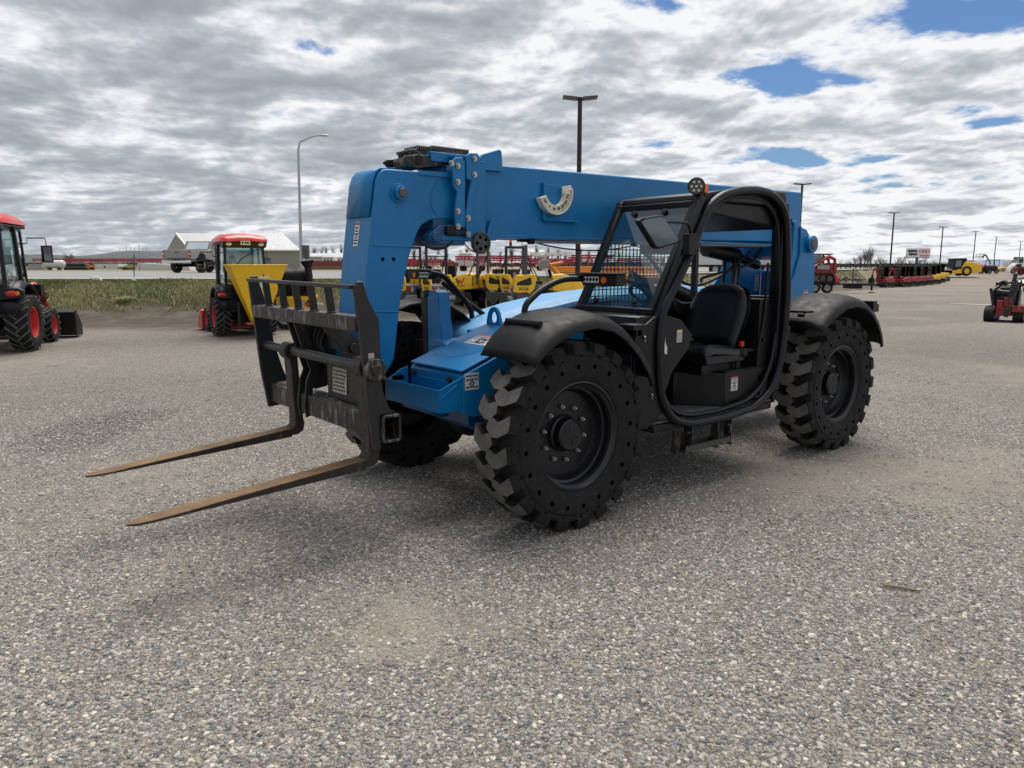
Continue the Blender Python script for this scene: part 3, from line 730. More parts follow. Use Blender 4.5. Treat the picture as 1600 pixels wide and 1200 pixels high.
hills('hills', 6500, [(800, 414), (1150, 413), (1300, 412), (1400, 411), (1480, 409), (1540, 406), (1565, 405), (1600, 406), (1680, 404), (1900, 404), (2300, 407)], 'far_hill', .2)
for k, (u, v) in enumerate(((197, 384), (204, 386), (210, 387), (217, 382), (223, 386), (228, 385), (187, 388))):
    x, z = W(u, v, 3200); mb = MB().use('dark_steel'); mb.cyl((0, 0, -z+60), (0, 0, 0), .9, .5, n=5)
    for q in (3, 8): mb.bar((-2, 0, -q), (2, 0, -q), .6)
    o = mb.build('antenna_mast', smooth=0); o.location = (x, 3200, z); tag(o, 'thin radio mast on top of the left hill, %s from the left' % ['second', 'third', 'fourth', 'fifth', 'sixth', 'seventh', 'first'][k], 'antenna', 'radio masts on the hilltop')
# ---------------------------------------------------------------- telehandler (local x forward, y to its left, z up)
TH = thing('telehandler', 'big blue telescopic handler with open black cab and two long rusty forks',
           'telehandler', (MO[0], MO[1], 0), math.atan2(MF[1], MF[0]))
def pp(seq, Y, dx=0., dz=0.): return [(P(u, v, Y)[0]+dx, P(u, v, Y)[1]+dz) for u, v in seq]
YN, YF = 0.0, -.36            # near and far faces of the boom

def bolt(mb, c, n, r=.014, h=.012):
    c = Vector(c); n = Vector(n).normalized()
    mb.cyl(c, c+n*h*.35, r*1.6, n=12); mb.cyl(c+n*h*.35, c+n*h, r, n=6)

# ---- wheels
def wheel_meshes(Rt=.585, lugs=20, w=.155):
    ty = MB().use('rubber')
    k = w/.155
    prof = [(.332, .118), (.345, .140), (.375, .150), (.42, .156), (.475, .160), (.487, .153), (.495, .158), (.515, .155), (.528, .135), (.532, .08), (.534, 0)]
    full = [(r, y*k) for r, y in prof]+[(r, -y*k) for r, y in prof[-2::-1]]
    full.append((.30, -.10*k)); full.insert(0, (.30, .10*k))
    ty.lathe(full, n=80, caps=False)
    def lug(a0, sgn):
        # chevron lug: (y, angle) outline; outer end swept up
        pts = [(-.038, -.020), (-.022, .070), (.016, .085), (.062, .050), (.150, .150), (.160, .060), (.157, -.025), (.072, -.105), (.012, -.110)]
        base = Rt-.062
        n = len(pts); vs = []
        for lev, shr in ((base, 1.05), (Rt-.007, 1.0), (Rt, .955)):
            for y, a in pts:
                cy, ca = .06, 0.
                yy = (cy+(y-cy)*shr)*k*sgn; aa = a0+ca+(a-ca)*shr
                r = lev
                if lev > base: r = lev-.012*max(0, (abs(yy)/k-.11)/.045)
                vs.append((r*math.cos(aa), yy, r*math.sin(aa)))
        fs = [tuple(range(2*n, 3*n))]
        for l in range(2):
            for i in range(n):
                j = (i+1) % n; fs.append((l*n+i, l*n+j, (l+1)*n+j, (l+1)*n+i))
        ty.use('rubber').add(vs, fs[1:]); 
        ty.use('tread_rubber').add(vs[2*n:], [tuple(range(n))])
        # shoulder foot of the lug running down the sidewall
        ty.use('rubber')
        vv = []
        for a in (.150, -.040):
            for r, y in ((Rt-.014, .152), (Rt-.02, .160), (.508, .165), (.50, .150), (.54, .12)):
                vv.append((r*math.cos(a0+a*.95), y*k*sgn, r*math.sin(a0+a*.95)))
        ty.add(vv, [(0,1,2,3,4), (9,8,7,6,5), (0,5,6,1), (1,6,7,2), (2,7,8,3), (3,8,9,4), (4,9,5,0)])
    for i in range(lugs):
        lug(2*PI*i/lugs, 1); lug(2*PI*(i+.5)/lugs, -1)
    ty.use('tread_rubber').lathe([(Rt-.040, -.006), (Rt-.022, -.004), (Rt-.022, .004), (Rt-.040, .006)], n=80, caps=False)
    ty.use('hole_black')
    for i in range(20):
        for sgn in (1, -1):
            for rr, off, hr in ((.435, .1, .0165), (.503, .25, .0125)):
                a = 2*PI*(i+off)/20
                yb = .1572 if rr < .45 else .1575
                c = (rr*math.cos(a), sgn*yb*k-sgn*.003, rr*math.sin(a))
                ty.cyl(c, (c[0], c[1]+sgn*.0045, c[2]), hr, n=10)
    rim = MB().use('rim_black')
    rim.lathe([(.338, .118), (.340, .134), (.328, .136), (.318, .120), (.305, .112), (.300, .06), (.285, .055), (.275, .015), (.262, -.005),
               (.12, -.01), (.001, -.01)], n=64, caps=False)
    rim.lathe([(.338, -.118), (.34, -.134), (.328, -.136), (.305, -.11), (.300, .0), (.285, .045)], n=64, caps=False)
    hub = MB().use('rim_black')
    hub.lathe([(.118, -.01), (.115, .01), (.104, .02), (.100, .065), (.088, .076), (.082, .068), (.02, .070), (.001, .070)], n=40, caps=False)
    for i in range(6):
        a = i*PI/3; hub.bar((.02*math.cos(a), .0705, .02*math.sin(a)), (.066*math.cos(a+.5), .0705, .066*math.sin(a+.5)), .004, .004, up=(0, 1, 0))
    nut = MB().use('rim_black')
    nut.cyl((0, -.01, 0), (0, -.004, 0), .019, n=12); nut.use('galv').cyl((0, -.004, 0), (0, .012, 0), .0125, n=6); nut.cyl((0, .012, 0), (0, .026, 0), .007, n=8)
    return ty, rim, hub, nut
ty, rim, hub, nut = wheel_meshes()
WH0 = rim.build('wheel', TH, bevel=0)
t0 = ty.build('tyre', WH0, bevel=.004, seg=1, smooth=32); h0 = hub.build('hub', WH0, bevel=.003)
n0 = nut.build('lug_nut', WH0)
n0.location = (.17, 0, 0)
for i in range(1, 10):
    n = n0.copy(); C.objects.link(n); n.parent = WH0; a = i*2*PI/10+.3; n.location = (.17*math.cos(a), 0, .17*math.sin(a))
n0.location = (.17*math.cos(.3), 0, .17*math.sin(.3))
AXF, AXR, WZ = -.085, -3.245, .578
wheels = [(AXF, .925, 0, .10), (AXR, .925, 0, 0), (AXF, -.925, PI, .05), (AXR, -.925, PI, .2)]
for i, (x, y, rz, roll) in enumerate(wheels):
    o = WH0 if i == 0 else copy_tree(WH0, TH)
    o.location = (x, y, WZ); o.rotation_mode = 'ZYX' if False else 'XYZ'
    o.rotation_euler = (0, roll, rz)

# ---- fenders
def fender(axx, side, front=True):
    if front: path = [(.42, 1.055), (.385, 1.09), (.32, 1.145), (.22, 1.205), (.10, 1.245), (-.07, 1.262), (-.22, 1.23), (-.34, 1.165), (-.46, 1.06), (-.55, .95), (-.60, .85)]
    else: path = [(.50, 1.08), (.45, 1.11), (.37, 1.155), (.25, 1.22), (.10, 1.265), (-.07, 1.28), (-.24, 1.25), (-.37, 1.185), (-.48, 1.09), (-.555, .99), (-.60, .88)]
    rows = []
    for i, (x, z) in enumerate(path):
        a = path[max(0, i-1)]; b = path[min(len(path)-1, i+1)]
        t = Vector((b[0]-a[0], 0, b[1]-a[1])).normalized(); n = Vector((-t.z, 0, t.x))*-1
        if n.z < 0: n = -n
        fl = min(1, i/3.)       # flat flap at the front, rolled flange further back
        sec = [(.66, .055), (.68, .07), (.80, .075), (.95, .072), (1.04, .06), (1.09, .035), (1.125, .008), (1.130, -.022), (1.118, -.026)]
        rows.append([(axx+x+n.x*h*(.35+.65*fl), side*y, z+n.z*h*(.35+.65*fl)) for y, h in sec])
    mb = MB().use('plastic'); mb.grid(rows)
    f = mb.build('fender', TH, solid=.012, smooth=50)
    br = MB().use('black_paint')
    br.bar((axx, side*.60, 1.16), (axx, side*.80, 1.30 if not front else 1.285), .07, .02)
    br.bar((axx, side*.60, .7), (axx, side*.60, 1.17), .07, .03)
    br.build('fender_bracket', f, bevel=.003)
    return f
FF = fender(AXF, 1); fr = fender(AXR, 1, False); fender(AXF, -1); fender(AXR, -1, False)
# front clearance-lamp bracket tube on the near front fender, and its twin behind
def fender_rail(axx, f, x0, z0, y0, y1):
    mb = MB().use('black_paint')
    mb.tube([(x0+.03, y0, z0-.06), (x0+.03, y0, z0), (x0+.03, y1, z0)], .019, rad=.05)
    mb.tube([(x0-.06, y0, z0-.05), (x0-.04, y0, z0-.0), (x0+.03, y0, z0+.0)], .019, rad=.02)
    mb.bar((x0+.03, y1-.06, z0), (x0+.03, y1-.06, z0-.055), .03, .03)
    mb.cyl((x0-.02, y1-.07, z0-.05), (x0+.05, y1-.07, z0-.05), .013)
    mb.build('fender_rail', f, bevel=.002)
fender_rail(AXF, FF, .155, 1.27, .70, 1.01)
mb = MB().use('black_paint'); mb.box((AXR+.45, .62, 1.215), (AXR+.56, 1.02, 1.235)); mb.cyl((AXR+.56, .95, 1.20), (AXR+.56, 1.0, 1.20), .018); mb.build('fender_rail', fr, bevel=.003); mb = MB().use('black_paint')
mb.box((AXR-.47, 1.0, 1.22), (AXR-.40, 1.11, 1.29)); mb.box((AXR-.55, 1.03, 1.19), (AXR-.44, 1.09, 1.26))
mb.build('fender_lamp_bracket', fr, bevel=.003)
mb = MB().use('black_paint'); mb.box((-.62, .98, 1.20), (-.50, 1.11, 1.235), ); mb.box((-.60, 1.0, 1.16), (-.585, 1.10, 1.22)); mb.box((-.55, 1.0, 1.16), (-.535, 1.10, 1.22))
mb.build('fender_bracket', FF, bevel=.003)

# ---- boom: outer box with flanges, tail and lifting wedge
mb = MB().use('blue')
tail = [(.0, 2.29), (-4.26, 2.345), (-4.285, 2.17), (-4.27, 2.06), (-4.40, 1.86), (-4.38, 1.72), (-4.12, 1.66), (-3.86, 1.70), (-3.78, 1.835), (-2.2, 1.815), (.0, 1.792)]
mb.prism([( -.16, 2.290)]+tail[1:-1]+[(-.16, 1.794)], 'y', YF, YN)
boom = mb.build('boom', TH, bevel=.012)
mb = MB().use('blue')
mb.box((-3.78, YN, 1.795), (-.14, YN+.028, 1.812)); mb.box((-3.78, YF-.028, 1.795), (-.14, YF, 1.812))
mb.prism(pp([(767, 343), (775, 347), (781, 368), (775, 376), (760, 376), (762, 362)], .03), 'y', .012, .03)
mb.box((-3.83, YN, 1.80), (-3.805, YN+.03, 2.0))
mb.build('boom_flange', boom, bevel=.003)
# wedge stop plate on top
mb = MB().use('blue')
a = [(-.10, 2.29), (-.145, 2.345), (-.29, 2.392), (-.31, 2.38), (-.318, 2.265), (-.318, 2.25), (-.10, 2.25)]
mb.prism(a, 'y', YN+.004, YN+.030)
mb.box((-.318, YN, 2.245), (-.10, YN+.034, 2.252))
mb.build('stop_plate', boom, bevel=.006)
mb = MB().use('blue'); mb.prism(a, 'y', YF-.03, YF-.004); mb.build('stop_plate', boom, bevel=.006)
# wear-pad brackets at the boom mouth with their bolts
mb = MB().use('blue')
def plate(poly, y0, y1): mb.prism(poly, 'y', y0, y1)
plate(pp([(707, 252), (712, 246), (722, 246), (727, 252), (727, 355), (724, 364), (714, 368), (711, 330), (715, 300), (709, 290)], .07), .045, .07)
plate(pp([(729, 243), (735, 239), (746, 239), (750, 246), (750, 278), (740, 307), (739, 368), (731, 372), (727, 340), (733, 300), (737, 282), (729, 280)], .07), .045, .07)
mb.box((-.12, YF-.04, 1.765), (.23, YN+.045, 1.795)); mb.box((-.12, YF-.04, 2.30), (.10, YN+.045, 2.325))
mb.box((-.12, YF-.06, 1.79), (.10, YF-.01, 2.30)); mb.box((-.16, YN, 1.79), (-.02, YN+.04, 2.30))
mb.use('blue_dark').box((-.02, YN, 1.81), (.06, YN+.035, 2.28))
brk = mb.build('wear_pad_bracket', boom, bevel=.005)
for u, v in ((705, 255), (715, 259), (715, 284), (715, 330), (715, 354), (741, 248), (741, 273), (731, 341), (731, 366)):
    x, z = P(u, v, .07); b = MB().use('steel'); bolt(b, (0, 0, 0), (0, 1, 0), .0125, .018)
    o = b.build('bolt', brk); o.location = (x, .071, z)
# lower mouth block with pin
mb = MB().use('blue_dark')
mb.prism([(.26, 1.735), (.30, 1.76), (.30, 1.80), (.22, 1.86), (.02, 1.88), (.02, 1.735)], 'y', YF-.02, YN+.04)
mb.cyl((.25, YF-.05, 1.785), (.25, YN+.06, 1.785), .035); mb.cyl((.14, YF-.03, 1.83), (.14, YN+.055, 1.83), .028)
mb.box((-.16, YF+.01, 1.80), (.24, YN-.005, 1.93)); mb.use('black_paint').box((.03, YN+.03, 1.80), (.18, YN+.07, 1.86))
mb.build('lower_pad_block', boom, bevel=.006)
# extension chain over its roller
mb = MB().use('worn_black')
cx, cz = .335, 2.265
for yy in (-.10, -.16, -.22):
    pts = [(cx+.055*math.cos(R(a)), yy, cz+.055*math.sin(R(a))) for a in range(200, 60, -12)]+[(.1, yy, 2.345), (-.1, yy, 2.36)]
    for i in range(len(pts)-1):
        mb.bar(pts[i], pts[i+1], .045, .035)
    q = fillet(pts, .01, 1); L_ = [Vector(p) for p in pts]
    d = 0.; tot = (L_[-1]-L_[-2]).length
mb.use('dark_steel')
for yy in (-.10, -.16, -.22):
    for k in range(26):
        x = .30-.016*k; z = 2.352 if x > .2 else 2.362
        mb.box((x-.005, yy-.027, z-.006), (x+.005, yy+.027, z+.022))
    for k in range(9):
        a = R(200-k*16); c = Vector((cx+.075*math.cos(a), yy, cz+.075*math.sin(a)))
        mb.cyl(c-Vector((0, .027, 0)), c+Vector((0, .027, 0)), .010, n=8)
mb.use('worn_black').cyl((cx, YF+.05, cz), (cx, YN-.03, cz), .045, n=20)
mb.prism([(cx+.075, cz-.02), (cx+.11, cz+.01), (cx+.08, cz+.03), (-.0, 2.34), (-.0, 2.28), (cx-.05, cz-.035)], 'y', -.05, -.03)
mb.prism([(cx+.075, cz-.02), (cx+.11, cz+.01), (cx+.08, cz+.03), (-.0, 2.34), (-.0, 2.28), (cx-.05, cz-.035)], 'y', -.30, -.28)
mb.use('blue').box((-.02, -.34, 2.275), (.24, -.015, 2.335)); mb.use('offwhite').box((-.08, -.2, 2.37), (.05, -.12, 2.385))
mb.build('extension_chain', boom, bevel=.002, seg=1)
mb = MB().use('black_paint')
for k_ in range(3): mb.tube([(-.05, -.07-.03*k_, 2.35), (.12, -.07-.03*k_, 2.345+.01*k_), (.24, -.07-.03*k_, 2.30), (.30, -.08-.03*k_, 2.235)], .009, n=6, rad=.06)
mb.build('boom_hose', boom); mb = MB().use('black_paint')
mb.tube([(.10, YN+.03, 1.79), (.16, YN+.05, 1.72), (.26, YN+.03, 1.70), (.36, YN-.03, 1.76)], .008, n=6, rad=.05)
mb.build('boom_hose', boom)

# ---- boom head (gooseneck)
side = [(.578, 2.197), (.606, 2.19), (.632, 2.168), (.655, 2.12), (.70, 1.84), (.735, 1.60), (.755, 1.42), (.80, 1.10), (.80, .86), (.70, .80),
        (.56, 1.0), (.50, 1.40), (.429, 1.661), (.37, 1.80), (.33, 1.862), (.26, 1.895), (.18, 1.905), (-.1, 1.905), (-.1, 2.215), (.344, 2.200)]
mb = MB().use('blue'); mb.prism(side, 'y', YF, YN)
head = mb.build('boom_head', TH, bevel=.010)
mb = MB().use('blue')
mb.prism([(.344, 2.204), (.06, 2.21), (.06, 2.178), (.345, 2.176)], 'y', YN, YN+.012)
mb.tube([(.10, YN+.001, 2.18), (.20, YN+.001, 2.16), (.255, YN+.001, 2.08), (.26, YN+.001, 1.99), (.22, YN+.001, 1.93)], .005, n=6)
mb.tube([(.69, YN+.002, 1.725), (.40, YN+.002, 1.722)], .005, n=6); mb.tube([(.715, YN+.002, 1.315), (.52, YN+.002, 1.305)], .006, n=6)
mb.tube([(.75, YN-.01, 1.315), (.755, YF+.01, 1.315)], .006, n=6)
# front cover plate wrapped over the nose
mb.build('weld_seam', head); mb = MB().use('blue')
fp = [(.655, 2.12), (.632, 2.168), (.606, 2.19), (.578, 2.2)]
cover = [Vector((.693, 0, 1.90)), Vector((.662, 0, 2.11)), Vector((.639, 0, 2.166)), Vector((.610, 0, 2.194)), Vector((.50, 0, 2.206))]
mb.grid([[(p.x+.006, y, p.z+.004) for y in (YN-.025, YF+.025)] for p in cover])
mb.build('cover_plate', head, bevel=0, solid=.006)
mb = MB().use('blue'); x, z = P(623, 302, YN)
mb.cyl((x, YN, z), (x, YN+.012, z), .062, n=28); mb.cyl((x, YN+.012, z), (x, YN+.045, z), .045, n=28); mb.use('dark_steel').cyl((x-.003, YN+.045, z), (x-.003, YN+.056, z), .030, n=20)
mb.build('pivot_pin', head, bevel=.003)
for u, v in ((598, 405), (615, 405)):
    x, z = P(u, v, YN); mb = MB().use('hole_black'); mb.cyl((0, -.002, 0), (0, .002, 0), .0125, n=14); o = mb.build('drain_hole', head); o.location = (x, YN, z)
decal('warning_decal', head, (.7065, -.185, 1.80), (1, 0, .155), .062, .155, seed=1, lines=6)
# tilt linkage plates inside the carriage bottom
# ---- fork carriage
def fx(z): return 1.062+(z-.6)*.10      # front face of the leaning carriage
FY0, FY1 = -.99, .605
mb = MB().use('plate_black')
near = [(1.138, 1.492), (1.118, 1.517), (1.085, 1.517), (1.052, 1.41), (.995, 1.31), (.992, 1.11), (.984, .917), (.945, .81), (.90, .779), (1.0055, .779), (1.0055, .581), (1.015, .580), (1.052, .585), (1.085, .96)]
far = [(1.140, 1.502), (1.118, 1.527), (1.080, 1.529), (1.032, 1.36), (1.00, 1.20), (.985, 1.06), (.93, .87), (.90, .79), (.90, .61), (1.045, .597), (1.085, .857)]
cab_c = near
mb.prism(near, 'y', FY1-.032, FY1)
car = mb.build('fork_carriage', TH, bevel=.005)
mb = MB().use('plate_black'); mb.prism(far, 'y', FY0, FY0+.032); mb.build('side_plate', car, bevel=.004)
mb = MB().use('plate_black')
mb.bar((fx(1.475)-.01, FY0+.03, 1.503), (fx(1.475)-.01, FY1-.03, 1.488), .035, .022, up=(0, 0, 1)); mb.build('top_bar', car, bevel=.003)
mb = MB().use('worn_black'); zc = 1.288
mb.box((fx(zc)-.105, FY0+.03, zc-.042), (fx(zc)-.005, FY1-.032, zc+.042)); mb.build('cross_beam', car, bevel=.007)
for u in (420, 444, 466, 490, 517):
    y = Q(u, 460, 1.1)[0]; m_ = MB().use('plate_black')
    m_.box((-.045, -.008, 0), (.0, .008, .158)); m_.box((-.048, -.022, 0), (.002, .022, .008))
    o = m_.build('guard_bar', car, bevel=.002); o.location = (fx(1.33)-.012, y, 1.329); o.rotation_euler = (0, .11, 0)
mb = MB().use('plate_black')
mb.cyl((1.045, FY0-.01, 1.047), (1.045, FY1, 1.040), .030, n=24); shaft = mb.build('fork_shaft', car)
mb = MB().use('black_paint')
for k_ in range(3): mb.tube([(.86, -.30+.05*k_, 1.30), (.97, -.33+.05*k_, 1.18-.03*k_), (.95, -.30+.06*k_, 1.02), (.88, -.25+.04*k_, .93)], .011, n=7, rad=.08)
mb.build('tilt_hose', car)
mb = MB().use('worn_black')
mb.cyl((1.04, FY1, 1.038), (1.04, FY1+.035, 1.038), .062, n=28); mb.cyl((1.04, FY1+.035, 1.038), (1.04, FY1+.045, 1.038), .03, n=20)
mb.cyl((.985, FY1, .985), (.985, FY1+.03, .985), .012, n=10)
mb.build('shaft_collar', car, bevel=.003)
mb = MB().use('steel'); mb.cyl((1.055, FY1-.01, 1.105), (1.055, FY1+.004, 1.105), .014); mb.box((1.035, FY1-.002, 1.07), (1.07, FY1+.003, 1.13)); mb.build('grease_slot', car)
# lower square tube with its open end
zl0, zl1 = .632, .772
mb = MB().use('worn_black')
def rr(x0, z0, x1, z1, r, n=4):
    out = []
    for cx_, cz_, a0 in ((x1-r, z1-r, 0), (x0+r, z1-r, 90), (x0+r, z0+r, 180), (x1-r, z0+r, 270)):
        for k in range(n+1):
            a = R(a0+90*k/n); out.append((cx_+r*math.cos(a), cz_+r*math.sin(a)))
    return out
mb.ring(rr(.885, .620, 1.005, .778, .022), rr(.901, .636, .989, .762, .012), 'y', FY0+.03, FY1+.022)
mb.build('lower_beam', car, bevel=.003)
mb = MB().use('worn_black'); mb.box((1.006, FY0+.035, .640), (1.03, FY1-.04, .770)); mb.build('wear_plate', car, bevel=.005)
# attachment plates between carriage and boom head
mb = MB().use('plate_black')
ap = pp([(484, 508), (520, 512), (553, 530), (563, 548), (567, 580), (560, 620), (545, 640)], 0.02)
attach = [(1.08, 1.26), (.95, 1.235), (.84, 1.15), (.77, 1.03), (.76, .86), (.86, .80), (.94, .79), (.945, 1.04), (.98, 1.14), (1.05, 1.2)]
for y in (YN+.035, YF-.055):
    mb.prism(attach, 'y', y, y+.02)
mb.build('attachment_plate', car, bevel=.003)
mb = MB().use('plate_black')
hook = [(1.10, 1.25), (1.06, 1.25), (.98, 1.12), (.93, 1.0), (.93, .9), (.99, .80), (.985, .64), (1.04, .62), (1.05, .70), (1.03, .86), (1.0, .93), (1.03, 1.02)]
for y in (-.335, -.44): mb.prism(hook, 'y', y, y+.018)
mb.box((.945, -.15, .78), (.962, .44, 1.03)); mb.box((.90, -.42, 1.08), (.93, -.02, 1.24))
mb.cyl((.88, YF-.08, 1.10), (.88, YN+.08, 1.10), .03); mb.cyl((.84, YF-.08, .90), (.84, YN+.08, .90), .04)
mb.build('coupler_frame', car, bevel=.003)
decal('worn_decal', car, (.965, .03, .90), (1, 0, .03), .19, .155, base='old_sticker', head=None, lines=6, seed=9, pic=False)
# the two forks
def fork(yc, bow=0.):
    w2 = .052
    mb = MB().use('fork_shank')
    z0 = .477                # underside at the heel
    # shank
    sh = [(1.005+.0, z0+.09), (1.055, z0+.09), (1.118, 1.0), (1.065, 1.0)]
    pts_out = [(1.015, z0+.03), (1.005, z0+.10), (1.060, 1.005), (1.078, 1.06), (1.10, 1.06), (1.118, 1.0), (1.066, z0+.10), (1.062, z0+.058)]
    outer = [(1.012, 1.0), (.994, z0+.13), (.985, z0+.07), (.995, z0+.025), (1.03, z0+.004), (1.08, z0)]
    inner = [(1.08, z0+.050), (1.062, z0+.056), (1.052, z0+.075), (1.050, z0+.13), (1.068, 1.0)]
    mb.prism(outer+inner, 'y', yc-w2, yc+w2)
    mb.lathe([(.034, -w2), (.058, -w2), (.058, w2), (.034, w2)], (1.045, yc, 1.043), 'y', 24, caps=False)
    mb.lathe([(.034, -w2), (.034, w2)], (1.045, yc, 1.043), 'y', 24, caps=False)
    f = mb.build('fork', car, bevel=.006)
    # blade: tapers to a rounded tip
    bl = MB().use('fork_steel')
    rows = []
    Lb = 1.214; tipdrop = .115
    for t in (0, .1, .25, .4, .55, .7, .8, .88, .93, .965, .985, 1.):
        x = 1.078+Lb*t
        top = z0+.050-tipdrop*t; th = .049*(1-t)+.010
        ww = w2*(1 if t < .86 else 1-.42*((t-.86)/.14)**2) if t < .985 else w2*.42
        bot = top-th
        if t == 1.: ww = w2*.25
        c = .004 if t < .9 else .002
        rows.append([(x, yc-ww, bot+c), (x, yc-ww, top-c), (x, yc-ww+c, top), (x, yc+ww-c, top), (x, yc+ww, top-c), (x, yc+ww, bot+c), (x, yc+ww-c, bot), (x, yc-ww+c, bot)])
    bl.grid(rows, closed=True); bl.add(rows[-1], [tuple(range(8))])
    b = bl.build('blade', f, smooth=30)
    b.data.materials.append(MATS['fork_shank'])
    for p_ in b.data.polygons:
        if p_.normal.z < .6: p_.material_index = 1
fork(.50); fork(-.535)

# ---- chassis nose
NY0, NY1 = -.12, .505
mb = MB().use('blue')
mb.prism([(.37, .918), (.372, .69), (.30, .66), (.18, .66), (.08, .78), (-.10, .90), (-.55, .92), (-.9, .92), (-.9, 1.2), (-.55, 1.2), (-.28, 1.17), (.355, .935)], 'y', NY0, NY1)
nose = mb.build('chassis_nose', TH, bevel=.006, smooth=20)
def ntop(x): return .948+(.355-x)*.349
mb = MB().use('blue')
rotn = Matrix.Rotation(math.atan(.349), 3, 'Y')
mb.add([(x, y, ntop(x)+dz) for dz in (.004, .018) for x, y in ((.372, NY0+.01), (.372, NY1-.015), (-.26, NY1-.015), (-.26, NY0+.01))],
       [(0,3,2,1), (4,5,6,7), (0,1,5,4), (1,2,6,5), (2,3,7,6), (3,0,4,7)])
mb.build('access_panel', nose, bevel=.004)
mb = MB().use('blue')
hex_ = [(.24, -.02), (.24, .20), (.17, .33), (.06, .37), (-.03, .30), (-.06, .18), (-.06, -.02)]
mb.add([(x, y, ntop(x)+.0185) for x, y in hex_]+[(x*.98, y*.98, ntop(x*.98)+.023) for x, y in hex_],
       [tuple(range(7, 14))]+[(i, (i+1) % 7, 7+(i+1) % 7, 7+i) for i in range(7)])
mb.build('small_cover', nose, bevel=.0)
for u, v in ((648, 581), (703, 593)):
    y, z = Q(u, v, .372); mb = MB().use('dark_steel'); bolt(mb, (0, 0, 0), (1, 0, 0), .014, .02); o = mb.build('bolt', nose); o.location = (.373, y, z)
mb = MB().use('blue'); mb.box((.368, .0, .74), (.377, .36, .875)); mb.build('front_panel', nose, bevel=.003)
# open tray bolted in front
mb = MB().use('blue')
TX0, TX1 = .375, .552
ty0, ty1 = -.145, .505
mb.box((TX1-.006, ty0, .712), (TX1, ty1, .856)); mb.box((TX0, ty0, .712), (TX1, ty1, .718))
mb.prism([(TX0, .715), (TX1-.007, .715), (TX1-.007, .857), (TX0, .925)], 'y', ty1-.006, ty1)
out = [(TX0, .715), (TX1-.007, .715), (TX1-.007, .845), (TX1-.05, .868), (TX0+.06, .908), (TX0, .925)]
inn = [(TX0+.03, .74), (TX1-.07, .75), (TX1-.04, .80), (TX1-.06, .835), (TX0+.06, .875), (TX0+.03, .87)]
mb.prism(out, 'y', ty0, ty0+.006)
mb.use('hole_black').prism(rr(TX0+.035, .835, TX1-.05, .868, .014), 'y', ty0+.0055, ty0+.008)
mb.use('blue').tube([(TX1-.01, ty1+.0, .80), (TX1-.13, ty1+.0, .875)], .004, n=6)
mb.build('front_tray', TH, bevel=.0025)
mb = MB().use('blue_dark'); mb.prism([(.30, .70), (.30, .60), (.24, .56), (-.2, .56), (-.2, .75)], 'y', .05, .45)
mb.prism([(.50, .712), (.50, .68), (.44, .65), (.38, .65), (.36, .712)], 'y', -.02, .35)
mb.build('front_skid', nose, bevel=.008)
decal('diagram_decal', nose, (P(737, 596, NY1)[0], NY1+.001, P(737, 596, NY1)[1]), (0, 1, 0), .105, .105, head=None, seed=4, lines=4)
decal('warning_decal', nose, (-.02, .19, ntop(-.02)+.022), (.33, 0, 1), .25, .15, up=(-1, 0, .3), seed=5, lines=6)
# lifting eye
mb = MB().use('blue')
ex, ez = -.27, 1.17
oo = [(.085, -.04), (.075, .035), (.06, .085), (.035, .118), (0, .13), (-.035, .118), (-.06, .085), (-.075, .035), (-.085, -.04), (-.03, -.04), (0, -.04), (.03, -.04)]
ii = [(.035, .02), (.04, .04), (.038, .06), (.025, .085), (0, .093), (-.025, .085), (-.038, .06), (-.04, .04), (-.035, .02), (-.02, .008), (0, .005), (.02, .008)]
mb.ring([(-.01+a, ez+b*.92+.02) for a, b in oo], [(-.01+a, ez+b*.92+.02) for a, b in ii], 'x', ex-.012, ex+.012)
le = mb.build('lifting_eye', nose, bevel=.003); 
# boom rest post with its black pad
mb = MB().use('blue')
mb.prism([(-.345, 1.40), (-.33, 1.425), (-.26, 1.43), (-.215, 1.41), (-.20, 1.37), (-.195, 1.23), (-.165, 1.14), (-.155, 1.06), (-.345, 1.02)], 'x', -.02, .075)
mb.prism([(-.26, 1.07), (-.15, 1.09), (-.06, 1.055), (-.06, 1.045), (-.26, 1.03)], 'x', -.09, .12)
mb.prism([(-.345, 1.38), (-.215, 1.38), (-.17, 1.06), (-.13, .92), (-.345, .88)], 'x', .00, .082)
post = mb.build('boom_rest', TH, bevel=.008, smooth=20)
mb = MB().use('black_paint')
mb.prism([(-.40, .88), (-.425, 1.38), (-.40, 1.42), (-.36, 1.43), (-.347, 1.41), (-.347, .90)], 'x', -.03, .085); mb.use('dark_steel').cyl((.085, -.385, 1.385), (.092, -.385, 1.385), .018)
mb.build('rest_pad', post, bevel=.008)
# ---- under-frame, axles
mb = MB().use('black_paint')
mb.box((-4.25, -.33, .50), (-.30, .17, .86)); mb.box((-4.25, -.42, .62), (-3.7, .26, 1.0))
mb.build('main_frame', TH, bevel=.01)
for axx in (AXF, AXR):
    mb = MB().use('rim_black')
    mb.cyl((axx, -.80, WZ), (axx, .80, WZ), .075, n=18); mb.ball((axx, -.05, WZ), .19, 14, sx=1, sy=.9)
    for s in (-1, 1): mb.cyl((axx, s*.55, WZ), (axx, s*.86, WZ), .12, .16, n=20); mb.bar((axx+.15, s*.25, WZ+.02), (axx+.15, s*.7, WZ+.02), .05)
    mb.cyl((axx, -.05, WZ), (-1.6, -.05, .62), .05)
    mb.build('axle', TH, bevel=.004)
mb = MB().use('black_paint'); mb.box((-.75, -.75, .55), (-.65, .60, 1.1)); mb.box((.0, -.70, .6), (.02, -.16, 1.05)); mb.build('inner_wheel_arch', TH, bevel=.005)

